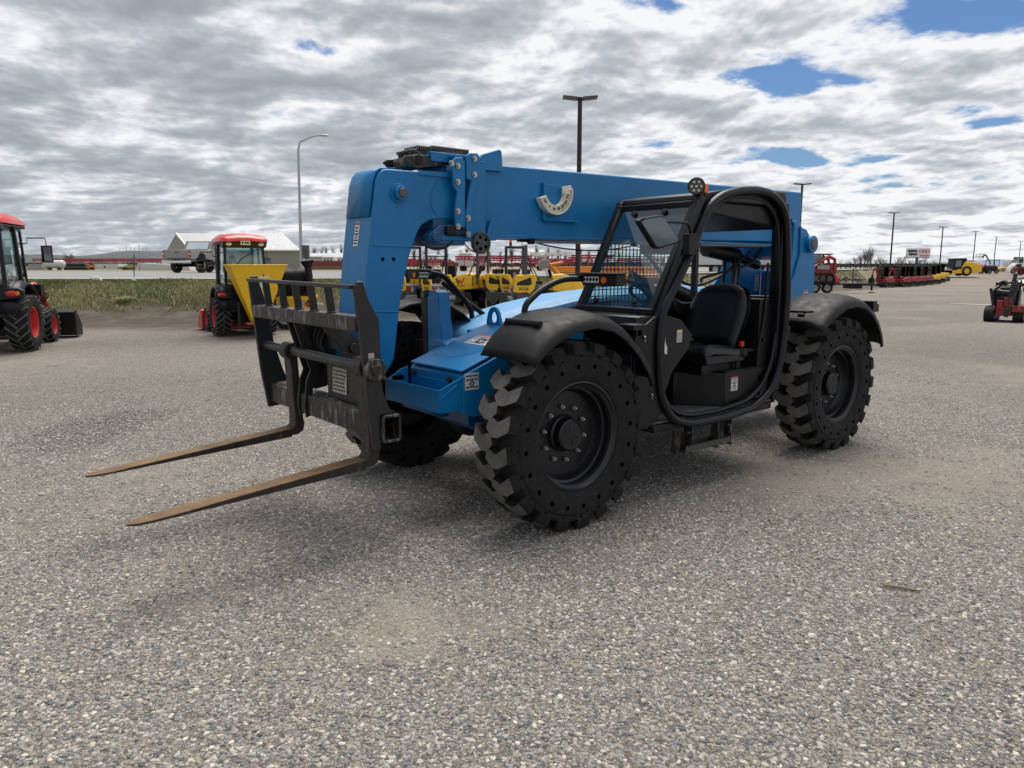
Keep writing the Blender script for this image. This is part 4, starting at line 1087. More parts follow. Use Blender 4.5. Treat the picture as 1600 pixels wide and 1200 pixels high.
# ---- engine hood on the far side
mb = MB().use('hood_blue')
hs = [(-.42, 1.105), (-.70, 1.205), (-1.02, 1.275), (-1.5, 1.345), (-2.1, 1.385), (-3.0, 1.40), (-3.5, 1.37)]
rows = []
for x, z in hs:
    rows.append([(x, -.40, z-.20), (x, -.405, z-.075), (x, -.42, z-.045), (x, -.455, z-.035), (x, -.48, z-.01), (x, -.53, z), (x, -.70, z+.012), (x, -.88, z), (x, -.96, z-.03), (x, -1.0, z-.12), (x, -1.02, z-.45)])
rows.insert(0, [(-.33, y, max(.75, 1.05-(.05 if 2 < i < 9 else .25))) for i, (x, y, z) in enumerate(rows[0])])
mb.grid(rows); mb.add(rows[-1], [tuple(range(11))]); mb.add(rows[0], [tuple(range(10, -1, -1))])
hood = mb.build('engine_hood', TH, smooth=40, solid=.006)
mb = MB().use('hole_black')
mb.tube([(-.50, -.396, 1.035), (-.72, -.396, 1.120), (-1.05, -.396, 1.190), (-1.5, -.396, 1.258), (-2.0, -.396, 1.295)], .005, n=6)
mb.build('hood_seam', hood)
mb = MB().use('blue'); mb.box((-1.9, -.395, .85), (-.55, -.30, .98)); mb.prism([(-.30, 1.12), (-.60, 1.16), (-1.0, 1.20), (-1.3, 1.22), (-1.3, .9), (-.3, .9)], 'y', -.40, -.13)
mb.lathe([(.05, -.01), (.05, .01)], (-.95, -.12, 1.22), 'y', 20); mb.build('frame_cover', TH, bevel=.01)
mb = MB().use('black_paint'); mb.box((-3.6, -1.03, .55), (-.75, -.42, 1.0)); mb.build('engine_bay', TH, bevel=.01)

# ---- boom support mast
mb = MB().use('blue')
ms_ = [(-3.93, 2.00), (-3.90, 2.035), (-3.965, 2.045), (-4.05, 2.0), (-4.20, 1.91), (-4.30, 1.80), (-4.36, 1.66), (-4.38, 1.2), (-4.38, .62), (-3.60, .62), (-3.60, 1.10), (-3.66, 1.33), (-3.86, 1.52), (-3.93, 1.70)]
mb.prism(ms_, 'y', .10, .135)
mast = mb.build('boom_mast', TH, bevel=.008)
mb = MB().use('blue')
m2 = [(-4.02, 1.98), (-4.13, 1.96), (-4.27, 1.83), (-4.33, 1.66), (-4.345, 1.2), (-4.345, .66), (-3.80, .66), (-3.80, 1.30), (-3.95, 1.50), (-4.04, 1.72)]
mb.prism(m2, 'y', .136, .156)
mb.cyl((-4.20, .13, 1.815), (-4.20, .205, 1.815), .085, n=32); mb.use('dark_steel').cyl((-4.20, .205, 1.815), (-4.20, .215, 1.815), .055, n=24)
mb.build('mast_boss', mast, bevel=.006)
mb = MB().use('blue')
m3 = [(-3.80, 2.0), (-4.05, 2.0), (-4.30, 1.80), (-4.38, 1.6), (-4.38, .62), (-2.85, .62), (-2.85, 1.12), (-3.15, 1.22), (-3.45, 1.34), (-3.66, 1.52), (-3.76, 1.75)]
mb.prism(m3, 'y', -.53, -.495); mb.build('mast_plate', mast, bevel=.008)
mb = MB().use('blue'); mb.box((-4.42, -.50, .70), (-4.38, .10, 1.55)); mb.box((-4.5, -.9, .55), (-4.35, .6, .95)); mb.build('rear_crossmember', mast, bevel=.01)
decal('warning_decal', mast, (P(1260, 463, .157)[0]+.02, .158, P(1260, 463, .157)[1]), (0, 1, 0), .085, .12, seed=6, lines=5)
decal('warning_decal', mast, (P(1182, 442, -.494)[0], -.493, P(1182, 442, -.494)[1]), (0, 1, 0), .075, .17, seed=7, lines=6)
mb = MB().use('hole_black')
for u, v in ((1236, 347), (1236, 359)):
    x, z = P(u, v, YN); mb.cyl((x, YN-.002, z), (x, YN+.003, z), .028, n=18)
x, z = P(1251, 358, .136); mb.cyl((x, .134, z), (x, .1385, z), .026, n=18)
mb.build('pin_hole', mast)
# lift cylinder and hoses under the boom
mb = MB().use('black_paint')
mb.cyl((-2.35, -.18, 1.42), (-3.4, -.18, 1.10), .065, n=24)
mb.use('chrome').cyl((-2.1, -.18, 1.70), (-2.5, -.18, 1.38), .03)
mb.build('lift_cylinder', TH, bevel=.004)
mb = MB().use('black_paint')
cyl2 = [P(1103, 389, -.3), P(1150, 400, -.3), P(1215, 415, -.3)]
mb.cyl((cyl2[0][0], -.3, cyl2[0][1]), (cyl2[1][0], -.3, cyl2[1][1]), .075, n=20); mb.cyl((cyl2[1][0], -.3, cyl2[1][1]), (-4.0, -.3, cyl2[2][1]), .045, n=16)
mb.box((-2.55, -.36, 1.70), (-2.2, -.24, 1.80))
mb.build('compensation_cylinder', TH, bevel=.004)
mb = MB().use('galv').tube([(-.62, -.02, 1.775), (-3.75, -.02, 1.795)], .013, n=8)
mb.use('black_paint').box((-3.6, -.10, 1.772), (-.55, -.05, 1.794))
for x in (-.62, -1.75, -2.6): mb.box((x-.02, -.04, 1.755), (x+.02, .0, 1.795))
mb.build('hose_rail', TH, bevel=.002)
mb = MB().use('black_paint')
def sag(a, b, d, n=10): 
    a = Vector(a); b = Vector(b); return [a.lerp(b, i/n)-Vector((0, 0, d*4*(i/n)*(1-i/n))) for i in range(n+1)]
mb.tube(sag((-.66, -.03, 1.77), (-1.75, -.03, 1.765), .05), .006, n=6); mb.tube(sag((-1.75, -.03, 1.765), (-2.9, -.03, 1.77), .05), .006, n=6)
for k, (dx, dy) in enumerate(((0, 0), (.05, .05), (-.05, .03), (.09, -.04), (-.12, -.03), (.02, -.1))):
    mb.tube([(-3.55+dx, -.3+dy, 1.72), (-3.5+dx, -.25+dy, 1.55), (-3.25+dx, -.1+dy, 1.35-.02*k), (-3.05+dx, .05+dy, 1.05), (-2.95, .1+dy, .85)], .014, n=7, rad=.15)
mb.tube([(-3.05, -.3, 1.45), (-2.9, -.2, 1.48), (-3.6, -.1, 1.62), (-3.75, -.1, 1.78)], .014, n=7, rad=.1)
mb.tube([(-2.3, -.3, 1.62), (-2.9, -.28, 1.38), (-3.4, -.3, 1.50), (-3.7, -.2, 1.74)], .013, n=7, rad=.2)
mb.build('hose', TH)
# cable reel
mb = MB().use('grey_machine')
xr, zr = -.105, 1.752
mb.lathe([(.060, -.018), (.068, -.018), (.072, -.012), (.064, 0), (.072, .012), (.068, .018), (.060, .018)], (xr, .055, zr), 'y', 30, caps=False)
mb.lathe([(.064, -.006), (.001, -.006)], (xr, .055, zr), 'y', 30, caps=False); mb.lathe([(.064, .010), (.03, .014), (.001, .014)], (xr, .055, zr), 'y', 30, caps=False)
for k in range(26):
    a = k*2*PI/26; mb.box((xr+.068*math.cos(a)-.006, .035, zr+.068*math.sin(a)-.006), (xr+.068*math.cos(a)+.006, .075, zr+.068*math.sin(a)+.006))
mb.use('hole_black')
for k in range(5):
    a = k*2*PI/5; mb.cyl((xr+.04*math.cos(a), .065, zr+.04*math.sin(a)), (xr+.04*math.cos(a), .071, zr+.04*math.sin(a)), .012, n=10)
reel = mb.build('cable_reel', TH, bevel=.001, seg=1); 
mb = MB().use('black_paint'); mb.tube([(.02, .03, 1.78), (0.02, .04, 1.74), (-.03, .05, 1.70), (-.06, .055, 1.69)], .004, n=6, rad=.04); mb.build('reel_cord', reel)

# ---- boom angle indicator
gx, gz_ = P(880, 303, YN+.05)
mb = MB().use('blue')
bx = [P(846, 284, YN)[0], P(895, 343, YN)[0]]
mb.box((bx[1], YN, 1.935), (bx[0], YN+.010, 2.19)); mb.box((bx[0]-.022, YN, 1.93), (bx[0], YN+.03, 2.20)); mb.box((bx[1]-.02, YN, 1.925), (bx[0], YN+.035, 1.935))
ind = mb.build('indicator_plate', boom, bevel=.003)
mb = MB().use('offwhite')
cxg, czg = P(868, 300, YN+.05); ro, ri = .165, .095
def arc(a0, a1, r, n=24): return [(cxg+r*math.cos(R(a0+(a1-a0)*k/n)), czg+r*math.sin(R(a0+(a1-a0)*k/n))) for k in range(n+1)]
A0, A1 = -305, -178        # along the belly of the gauge, measured in the x-z plane
A0, A1 = 152, 318
# image left is +x: start at the lower left end, run through the bottom, finish at the upper right
outp = [(cxg-(ro*math.cos(R(a))), czg+ro*math.sin(R(a))) for a in [198+(372-198)*k/28 for k in range(29)]]
inp = [(cxg-(ri*math.cos(R(a))), czg+ri*math.sin(R(a))) for a in [198+(372-198)*k/28 for k in range(29)]]
mb.prism(outp+inp[::-1], 'y', YN+.012, YN+.055)
outp2 = [(cxg-((ro+.0)*math.cos(R(a))), czg+(ro)*math.sin(R(a))) for a in [198+(372-198)*k/28 for k in range(29)]]
inp2 = [(cxg-((ro-.012)*math.cos(R(a))), czg+(ro-.012)*math.sin(R(a))) for a in [198+(372-198)*k/28 for k in range(29)]]
mb.prism(outp2+inp2[::-1], 'y', YN+.055, YN+.066)
a = R(372); c_, s_ = -math.cos(a), math.sin(a)
mb.bar((cxg+c_*(ri-.02), YN+.045, czg+s_*(ri-.02)), (cxg+c_*ro, YN+.045, czg+s_*ro), .05, .010, up=(0, 1, 0))
gauge = mb.build('angle_gauge', boom, bevel=.002)
mb = MB().use('ink')
for k in range(36):
    a = R(205+(366-205)*k/35); l = .012 if k % 5 == 0 else .006
    c_, s_ = -math.cos(a), math.sin(a); mb.bar((cxg+c_*(ro-.014), YN+.0565, czg+s_*(ro-.014)), (cxg+c_*(ro-.014-l), YN+.0565, czg+s_*(ro-.014-l)), .002, .002, up=(0, 1, 0))
mb.build('scale_marks', gauge)
for tx, ang, rr_, sz in (('-20', 212, .125, .030), ('0', 240, .125, .026), ('20', 262, .125, .028), ('40', 283, .122, .034), ('50', 304, .122, .038), ('60', 325, .122, .038), ('70', 347, .122, .038)):
    a = R(ang); c_, s_ = -math.cos(a), math.sin(a)
    text(tx, 'number', gauge, (cxg+c_*rr_, YN+.0562, czg+s_*rr_), face_rot((0, 1, 0), (-c_*.0-s_*0+(-c_), 0, -s_)), sz, 'ink', .0008, bold=.0008)

# ---- cab
CYL, CYR = .985, .20
cabf = MB().use('cab_black')
fr_path = [(1035, 485), (1055, 447), (1077, 400), (1096, 350), (1108, 322), (1128, 305), (1155, 298), (1182, 297), (1204, 302), (1220, 317), (1229, 342), (1230, 385), (1230, 460), (1225, 525),
           (1217, 576), (1203, 611), (1180, 635), (1136, 651), (1080, 662), (1056, 658), (1040, 642), (1031, 612), (1029, 580), (1028, 535)]
loop = [(P(u, v, CYL)[0], CYL, P(u, v, CYL)[1]) for u, v in fr_path]
cabf.tube(loop, .031, n=12, closed=True, rad=.08)
cab = cabf.build('cab', TH, smooth=60)
inner = MB().use('cab_black')
lp2 = [(x+(.045 if x < -1.7 else -.045), CYL-.045, z+(.045 if z < 1.3 else -.045)) for x, y, z in loop]
inner.tube(lp2, .020, n=8, closed=True, rad=.08)
inner.build('door_seal', cab, smooth=60)
dr = MB().use('cab_black')
# left side skin ahead of the doorway (A-post gusset)
sk = [loop[0], loop[23], loop[22], loop[21], loop[20], loop[19]]
skin = [(-.86, 1.27), (-.885, 1.27)]+[(p[0]+.0, p[2]) for p in (loop[0], loop[23], loop[22], loop[21], loop[20])]+[(-.80, .50), (-.72, .56), (-.66, .66), (-.66, 1.16)]
dr.prism(skin, 'y', CYL-.03, CYL-.005)
dr.prism([(-.90, 1.27), (-.72, 1.27), (-.66, 1.16), (-.66, .55), (-.90, .5)], 'y', CYR, CYL-.03)         # front wall box
dr.build('front_wall', cab, bevel=.012)
gus = MB().use('black_paint')
gu = pp([(1040, 492), (1064, 500), (1081, 523), (1075, 545), (1050, 580), (1040, 610), (1033, 608), (1031, 540)], CYL-.06)
gus.prism(gu, 'y', CYL-.075, CYL-.055); gs = gus.build('side_gusset', cab, bevel=.004)
x, z = P(1062, 525, CYL-.05); decal('instruction_decal', gs, (x, CYL-.053, z), (0, 1, 0), .055, .085, head='yellow', seed=8, lines=5, pic=False)
x, z = P(1041, 543, CYL-.05); mb = MB().use('sticker'); mb.prism([(x-.012, z-.05), (x+.014, z-.04), (x+.016, z+.01), (x+.010, z+.07), (x+.004, z+.0), (x-.002, z+.03), (x-.006, z-.0), (x-.012, z+.01)], 'y', CYL-.054, CYL-.051); mb.build('torn_decal', gs)
for u, v in ((1007, 527), (1018, 617)):
    x, z = P(u, v, CYL); mb = MB().use('steel'); mb.ball((0, 0, 0), .010, 8); mb.cyl((0, -.01, 0), (0, .004, 0), .008, n=10); mb.bar((0, .0, 0), (0, .002, -.03), .004); o = mb.build('latch', cab); o.location = (x, CYL+.004, z)
# floor, sill, rear wall
mb = MB().use('floor_mat'); mb.box((-2.35, CYR, .52), (-.90, CYL-.04, .535)); mb.build('cab_floor', cab)
mb = MB().use('cab_black'); mb.box((-2.35, CYR, .46), (-.90, CYL-.03, .518)); mb.box((-2.42, CYR, .50), (-2.38, CYL-.04, 1.36)); mb.build('cab_tub', cab, bevel=.01)
for xx, (za, zb) in ((-.90, (.5, 1.28)), (-2.40, (.5, 2.12))):
    pass
# roof and headliner
mb = MB().use('cab_black')
roof = [(-1.315, 2.045), (-1.33, 2.09), (-1.55, 2.125), (-1.9, 2.155), (-2.38, 2.165), (-2.42, 2.13), (-2.42, 2.05), (-1.9, 2.05)]
mb.prism(roof, 'y', CYR-.02, CYL-.035); mb.build('roof', cab, bevel=.012)
mb = MB().use('black_paint'); mb.prism([(-1.40, 2.05), (-1.46, 1.97), (-2.30, 1.90), (-2.40, 1.88), (-2.42, 2.05)], 'y', CYR+.0, CYL-.07); mb.build('headliner', cab, bevel=.01)
mb = MB().use('cab_black')
for y in (CYL-.035, CYR+.02):
    mb.bar((-.89, y, 1.25), (-1.33, y, 2.07), .055, .06, up=(0, 1, 0))
mb.bar((-2.40, CYR-.09, .5), (-2.40, CYR-.09, 2.1), .05, .05); mb.box((-2.44, CYL-.12, .6), (-2.36, CYL-.02, 2.08))
mb.bar((-1.33, CYR, 2.06), (-2.4, CYR, 2.10), .05, .06); mb.bar((-.90, CYR, 1.26), (-2.4, CYR+.01, 1.26), .05, .06)
mb.build('cab_post', cab, bevel=.01)
mb = MB().use('cab_black'); mb.box((-2.40, CYR, .5), (-.90, CYR+.03, 1.26)); mb.build('right_wall', cab)
# windscreen
a0 = Vector((-.875, 0, 1.295)); a1 = Vector((-1.315, 0, 2.045)); dv = (a1-a0).normalized(); nv = Vector((dv.z, 0, -dv.x)); hgl = (a1-a0).length
def ws(y, t, off=0.): p = a0+dv*t+nv*off; return (p.x, y, p.z)
yl, yr = CYL-.075, CYR+.045
mb = MB().use('glass'); mb.add([ws(yl, .02, .004), ws(yr, .02, .004), ws(yr, hgl-.04, .004), ws(yl, hgl-.04, .004)], [(0, 1, 2, 3)]); wsg = mb.build('windscreen', cab, smooth=0)
mb = MB().use('black_paint')
for (ya, ta), (yb, tb) in (((yl, .0), (yr, 0.)), ((yl, hgl-.025), (yr, hgl-.025))): mb.bar(ws(ya+.03, ta), ws(yb-.03, tb), .04, .05, up=(0, 1, 0))
for y in (yl+.01, yr-.01): mb.bar(ws(y, 0.), ws(y, hgl-.02), .035, .045, up=(0, 1, 0))
mb.build('windscreen_frame', wsg, bevel=.006)
for y, t in ((yl-.16, .06), (yr+.14, .06), (yl-.22, hgl-.085), (yr+.16, hgl-.085)):
    mb = MB().use('plastic'); c = Vector(ws(0, 0)); mb.cyl((0, 0, 0), tuple(nv*.02), .021, n=16); o = mb.build('glass_stud', wsg, bevel=.003); o.location = ws(y, t, .004)
# side guard grille on the far side
mb = MB().use('dark_steel')
def gtop(x): return 1.80-.16*max(0, (-1.0-x))**1.0
x = -.98
while x > -2.02:
    ztop = min(1.30+(-.90-x)*1.7+.02, 1.80-.14*(-1.05-x)); mb.cyl((x, CYR+.01, 1.29), (x, CYR+.01, ztop), .0048, n=5); x -= .042
for z in (1.32, 1.37, 1.42, 1.47, 1.52, 1.57, 1.62, 1.67, 1.72):
    xa = -.93-(z-1.30)/1.7; mb.cyl((xa, CYR+.014, z), (-2.0, CYR+.014, z), .0042, n=5)
mb.build('side_guard', cab)
mb = MB().use('dark_glass'); mb.add([(-1.0, CYR+.0, 1.30), (-1.8, CYR, 1.30), (-1.8, CYR, 2.03), (-1.36, CYR, 2.03)], [(0, 1, 2, 3)])
# steering column, wheel, dash
mb = MB().use('black_paint')
mb.prism([(-.90, .95), (-.90, 1.22), (-1.0, 1.24), (-1.12, 1.16), (-1.1, .9)], 'y', CYR+.03, CYL-.12); mb.bar((-1.0, .60, 1.15), (-1.28, .60, 1.36), .07, .06)
mb.box((-2.3, CYR+.03, .53), (-1.0, CYR+.16, .95))
mb.build('dashboard', cab, bevel=.01)
mb = MB().use('plastic')
c = Vector((-1.26, .60, 1.37)); ax = Vector((-.55, 0, .83)).normalized(); s1 = Vector((0, 1, 0)); s2 = ax.cross(s1)
mb.tube([c+(s1*math.cos(2*PI*k/28)+s2*math.sin(2*PI*k/28))*.17 for k in range(28)], .014, n=8, closed=True)
for k in range(3):
    a = 2*PI*k/3+.5; mb.bar(c-ax*.02, c+(s1*math.cos(a)+s2*math.sin(a))*.165, .03, .008)
mb.cyl(c-ax*.05, c+ax*.02, .035); mb.build('steering_wheel', cab, bevel=.002)
# seat
def seat_shell(mb, prof, y0, y1, thick):
    pass
mb = MB().use('vinyl')
def cushion(mb, fn, nu=14, nv_=12):
    rows = [[fn(i/nu, j/nv_) for j in range(nv_+1)] for i in range(nu+1)]; mb.grid(rows)
yc = .60; hw = .275
# backrest front and back faces
def back(front):
    def f(u, v):   # u across, v up
        w = hw*(1-.42*max(0, v-.5)**2.4*3.2)*(1-.12*(1-v)**3); y = yc+(u*2-1)*w
        z = .98+.475*v*(1-.10*abs(u*2-1)**3*v); bol = .045*abs(u*2-1)**2.5
        edge_ = min(1, min(u, 1-u)*9)*min(1, (1-v)*9)*min(1, v*9+.3); edge_ = edge_**.5
        x = -2.02-.16*v
        return (x+(bol+.015+.055*edge_ if front else -.055*edge_), y, z)
    return f
cushion(mb, back(True)); cushion(mb, back(False))
mb2 = mb
st = mb.build('seat', cab, smooth=60)
mb = MB().use('vinyl')
rows = []
prof = [(-1.58, .885), (-1.555, .93), (-1.57, .975), (-1.65, .995), (-1.80, .985), (-1.95, .965), (-2.06, .97), (-2.08, .90)]
for x, z in prof:
    rows.append([(x, yc-hw*1.02, z-.05), (x, yc-hw*1.0, z-.01), (x, yc-hw*.85, z+.02), (x, yc-hw*.5, z), (x, yc, z-.005), (x, yc+hw*.5, z), (x, yc+hw*.85, z+.02), (x, yc+hw*1.0, z-.01), (x, yc+hw*1.02, z-.05)])
mb.grid(rows); mb.box((-2.08, yc-hw*.98, .86), (-1.585, yc+hw*.98, .93)); mb.build('seat_cushion', st, smooth=60, bevel=.012)
mb = MB().use('black_paint'); mb.box((-2.10, yc-.22, .78), (-1.60, yc+.22, .86)); mb.cyl((-1.60, yc+.14, .90), (-1.57, yc+.14, .90), .03); mb.cyl((-2.05, yc+.26, .93), (-2.05, yc+.29, .93), .035); mb.build('seat_base', st, bevel=.006)
for y, x in ((yc+.27, -2.02), (yc-.27, -1.98)):
    mb = MB().use('lens_red'); mb.box((x-.02, y-.012, .98), (x+.02, y+.012, 1.02)); mb.use('black_paint').box((x-.01, y-.008, .90), (x+.01, y+.008, .98)); mb.build('belt_buckle', st, bevel=.003)
mb = MB().use('black_paint'); mb.tube([(-2.28, .90, 1.62), (-2.25, .91, 1.2), (-2.2, .90, .95)], .012, n=6); mb.cyl((-2.24, .91, 1.02), (-2.24, .93, 1.02), .014); mb.build('seat_belt', st)
# seat box with decal and grab loop
SBY = .90
mb = MB().use('black_paint')
q = [P(1115, 583, SBY), P(1115, 638, SBY), P(1156, 632, SBY), P(1212, 600, SBY)]
mb.box((-2.12, CYR+.03, .536), (-1.78, SBY, .80)); mb.prism([(-1.78, SBY-.002), (-1.78, .3), (-1.55, .3), (-1.52, .62), (-1.55, SBY-.28)], 'z', .536, .79)
mb.prism([(-2.12, SBY), (-2.36, .92), (-2.36, .3), (-2.12, .3)], 'z', .55, .80)
sb = mb.build('seat_box', cab, bevel=.006)
mb = MB().use('black_paint'); mb.box((-2.37, .30, .80), (-1.78, SBY+.008, .808)); mb.build('box_lid', sb, bevel=.002)
decal('warning_decal', sb, (-1.90, SBY+.002, .70), (0, 1, 0), .085, .105, seed=10, lines=5)
mb = MB().use('black_paint'); mb.tube([(-2.0, .85, .80), (-2.0, .85, .94), (-2.32, .87, .94), (-2.32, .87, .80)], .016, rad=.07); mb.build('grab_loop', sb)
mb = MB().use('hole_black'); mb.box((-2.235, .898, .70), (-2.215, .9145, .735)); mb.box((-2.235, .898, .58), (-2.215, .9145, .61)); mb.build('slot', sb)
# rear hose cover and grab bar inside
mb = MB().use('black_paint')
mb.box((-2.37, .25, .80), (-2.20, .90, 1.34)); mb.bar((-1.4, CYR+.05, 1.52), (-2.3, CYR+.10, 1.10), .04, .09)
mb.tube([(-1.42, .80, 1.80), (-1.36, .80, 1.55), (-1.22, .80, 1.36), (-1.26, .72, 1.33), (-1.4, .70, 1.45), (-1.46, .70, 1.78)], .018, rad=.1)
mb.tube([(-1.1, .5, 1.2), (-1.35, .75, 1.18), (-1.5, .8, 1.05)], .012, rad=.08); mb.bar((-1.5, .25, 1.0), (-1.15, .35, 1.15), .05); mb.box((-1.75, .26, .95), (-1.35, .36, 1.10)); mb.cyl((-1.5, .34, 1.1), (-1.48, .36, 1.22), .02)
mb.build('cab_interior', cab, bevel=.004)
mb = MB().use('light_grey'); mb.box((-2.205, .70, 1.18), (-2.198, .80, 1.20)); mb.box((-2.205, .74, 1.21), (-2.198, .80, 1.225)); mb.build('label_plate', cab)
mb = MB().use('galv'); mb.tube([(-1.55, .3, 1.36), (-1.62, .3, 1.34), (-1.62, .42, 1.34)], .012); mb.build('lever', cab)
# mirror
mb = MB().use('plastic')
mq = [(998, 345), (1005, 340), (1031, 336), (1038, 338), (1062, 373), (1063, 379), (1030, 389), (1024, 387)]
mY = 1.13
mpts = pp(mq, mY); cxm = sum(p[0] for p in mpts)/8; czm = sum(p[1] for p in mpts)/8
mb.prism(mpts, 'y', mY-.04, mY); mir = mb.build('mirror', cab, bevel=.008)
mb = MB().use('mirror'); mb.prism([(cxm+(x-cxm)*.88, czm+(z-czm)*.88) for x, z in mpts], 'y', mY+.001, mY+.0025); mb.build('mirror_glass', mir)
mb = MB().use('black_paint'); e = P(1046, 346, mY); e2 = P(1075, 348, 1.05); e3 = P(1078, 365, 1.02)
mb.tube([(e[0], mY-.03, e[1]), (e2[0], 1.05, e2[1]), (e3[0], 1.03, e3[1]), (e3[0]-.0, 1.02, e3[1]-.06)], .010, rad=.03)
mb.box((e3[0]-.045, .99, e3[1]-.14), (e3[0]+.035, 1.045, e3[1]-.0)); mb.build('mirror_arm', mir, bevel=.004)
# work lamp on the roof corner
mb = MB().use('black_paint')
wl = P(1088, 291, .93); c = Vector((wl[0], .93, wl[1])); d = Vector((.75, .62, -.08)).normalized()
mb.cyl(c-d*.05, c+d*.02, .050, .060, n=28); mb.cyl(c-d*.07, c-d*.05, .03, .045, n=20)
mb.bar(c-Vector((0, 0, .05))-d*.03, c-Vector((0, 0, .12))-d*.03, .02, .03)
wlo = mb.build('work_lamp', cab, bevel=.004)
mb = MB().use('dark_glass').cyl(c+d*.0205, c+d*.023, .052, n=28); mb.build('lens', wlo)
mb = MB().use('lamp_clear'); s1 = d.cross(Vector((0, 0, 1))).normalized(); s2 = s1.cross(d)
for k in range(7):
    o_ = Vector((0, 0, 0)) if k == 6 else (s1*math.cos(k*PI/3)+s2*math.sin(k*PI/3))*.032
    mb.cyl(c+d*.022+o_, c+d*.027+o_, .009, n=10)
mb.build('led', wlo)
mb = MB().use('amber'); mb.box((c.x-.11, .92, c.z-.04), (c.x-.07, .95, c.z+.02)); mb.use('black_paint').box((c.x-.12, .90, c.z-.12), (c.x-.06, .96, c.z-.05)); mb.tube([c-d*.06, c-d*.1+Vector((0, 0, -.05)), c+Vector((-.15, 0, -.1))], .005); mb.build('beacon_stub', cab, bevel=.002)
# indicator lamps on bent tubes
def lamp(yc0, s, x=-.45, z=1.512):
    mb = MB().use('black_paint'); mb.box((x-.07, yc0-.15, z-.038), (x+.01, yc0+.15, z+.036)); mb.box((x-.09, yc0-.18, z+.036), (x+.05, yc0+.17, z+.043)); lb = mb.build('lamp_box', TH, bevel=.004)
    mb = MB().use('lamp_clear'); mb.box((x+.009, yc0-.08*s-.055, z-.022), (x+.018, yc0-.08*s+.06+.02, z+.02)); hl = mb.build('headlight', lb, bevel=.004)
    mb = MB().use('hole_black'); 
    for k in range(5): mb.cyl((x+.017, yc0-.08*s-.045+.028*k, z), (x+.0195, yc0-.08*s-.045+.028*k, z), .010, n=10)
    mb.build('reflector', hl)
    mb = MB().use('amber'); mb.cyl((x+.009, yc0+.045*s, z-.002), (x+.02, yc0+.045*s, z-.002), .022, n=16); mb.build('indicator', lb, bevel=.002)
    return lb
lamp(.86, 1)
mb = MB().use('black_paint')
RYN = .68
hr = [P(820, 503, RYN), P(819, 478, RYN), P(845, 452, RYN), P(880, 435, RYN), (-.50, 1.515)]
mb.tube([(hr[0][0], RYN, hr[0][1]-.02)]+[(x, RYN, z) for x, z in hr[:-1]]+[(-.46, .72, 1.515)], .020, n=12, rad=.08); mb.build('lamp_rail', TH)
lamp(-.90, -1, -.20, 1.53)
RYF = -.72
hr = [P(738, 513, RYF), P(737, 482, RYF), P(693, 430, RYF), P(672, 426, RYF)]
mb = MB().use('black_paint'); mb.tube([(x, RYF, z) for x, z in hr], .021, n=12, rad=.07)
a = P(691, 441, -.85); b = P(782, 512, -.62); mb.cyl((a[0], -.85, a[1]), (b[0], -.62, b[1]), .020, n=12); mb.build('lamp_rail', TH)
# step below the door
mb = MB().use('worn_black')
for u0, u1, vb in ((1062, 1083, 708), (1123, 1144, 697)):
    xa, za = P(u0, 665, 1.0); xb, zb = P(u1, 665, 1.0); zt = .50; z_ = P((u0+u1)/2, vb, 1.0)[1]
    mb.box((xb, .93, z_), (xa, .94, zt)); mb.box((xb, .94, z_), (xb+.008, 1.0, zt-.03)); mb.box((xa-.008, .94, z_), (xa, 1.0, zt-.05))
stp = mb.build('step', TH, bevel=.003)
mb = MB().use('dark_steel'); xa = P(1070, 705, 1.0)[0]; xb = P(1140, 690, 1.0)[0]
mb.box((xb, .91, .285), (xa, .92, .325)); mb.box((xb, 1.0, .285), (xa, 1.008, .325)); mb.box((xb, .91, .285), (xa, 1.0, .292))
for k in range(14):
    x = xb+(xa-xb)*(k+.5)/14; mb.prism([(x-.015, .325), (x, .337), (x+.015, .325)], 'y', .91, .92); mb.prism([(x-.015, .325), (x, .337), (x+.015, .325)], 'y', 1.0, 1.008)
mb.build('tread', stp, bevel=.001, seg=1)
for u, v in ((1079, 677), (1079, 706), (1141, 664), (1141, 691), (1126, 692)):
    x, z = P(u, v, 1.0); mb = MB().use('dark_steel'); mb.ball((0, 0, 0), .011, 8); o = mb.build('bolt', stp); o.location = (x, .985 if v < 670 or u == 1079 and v < 690 else 1.01, z)
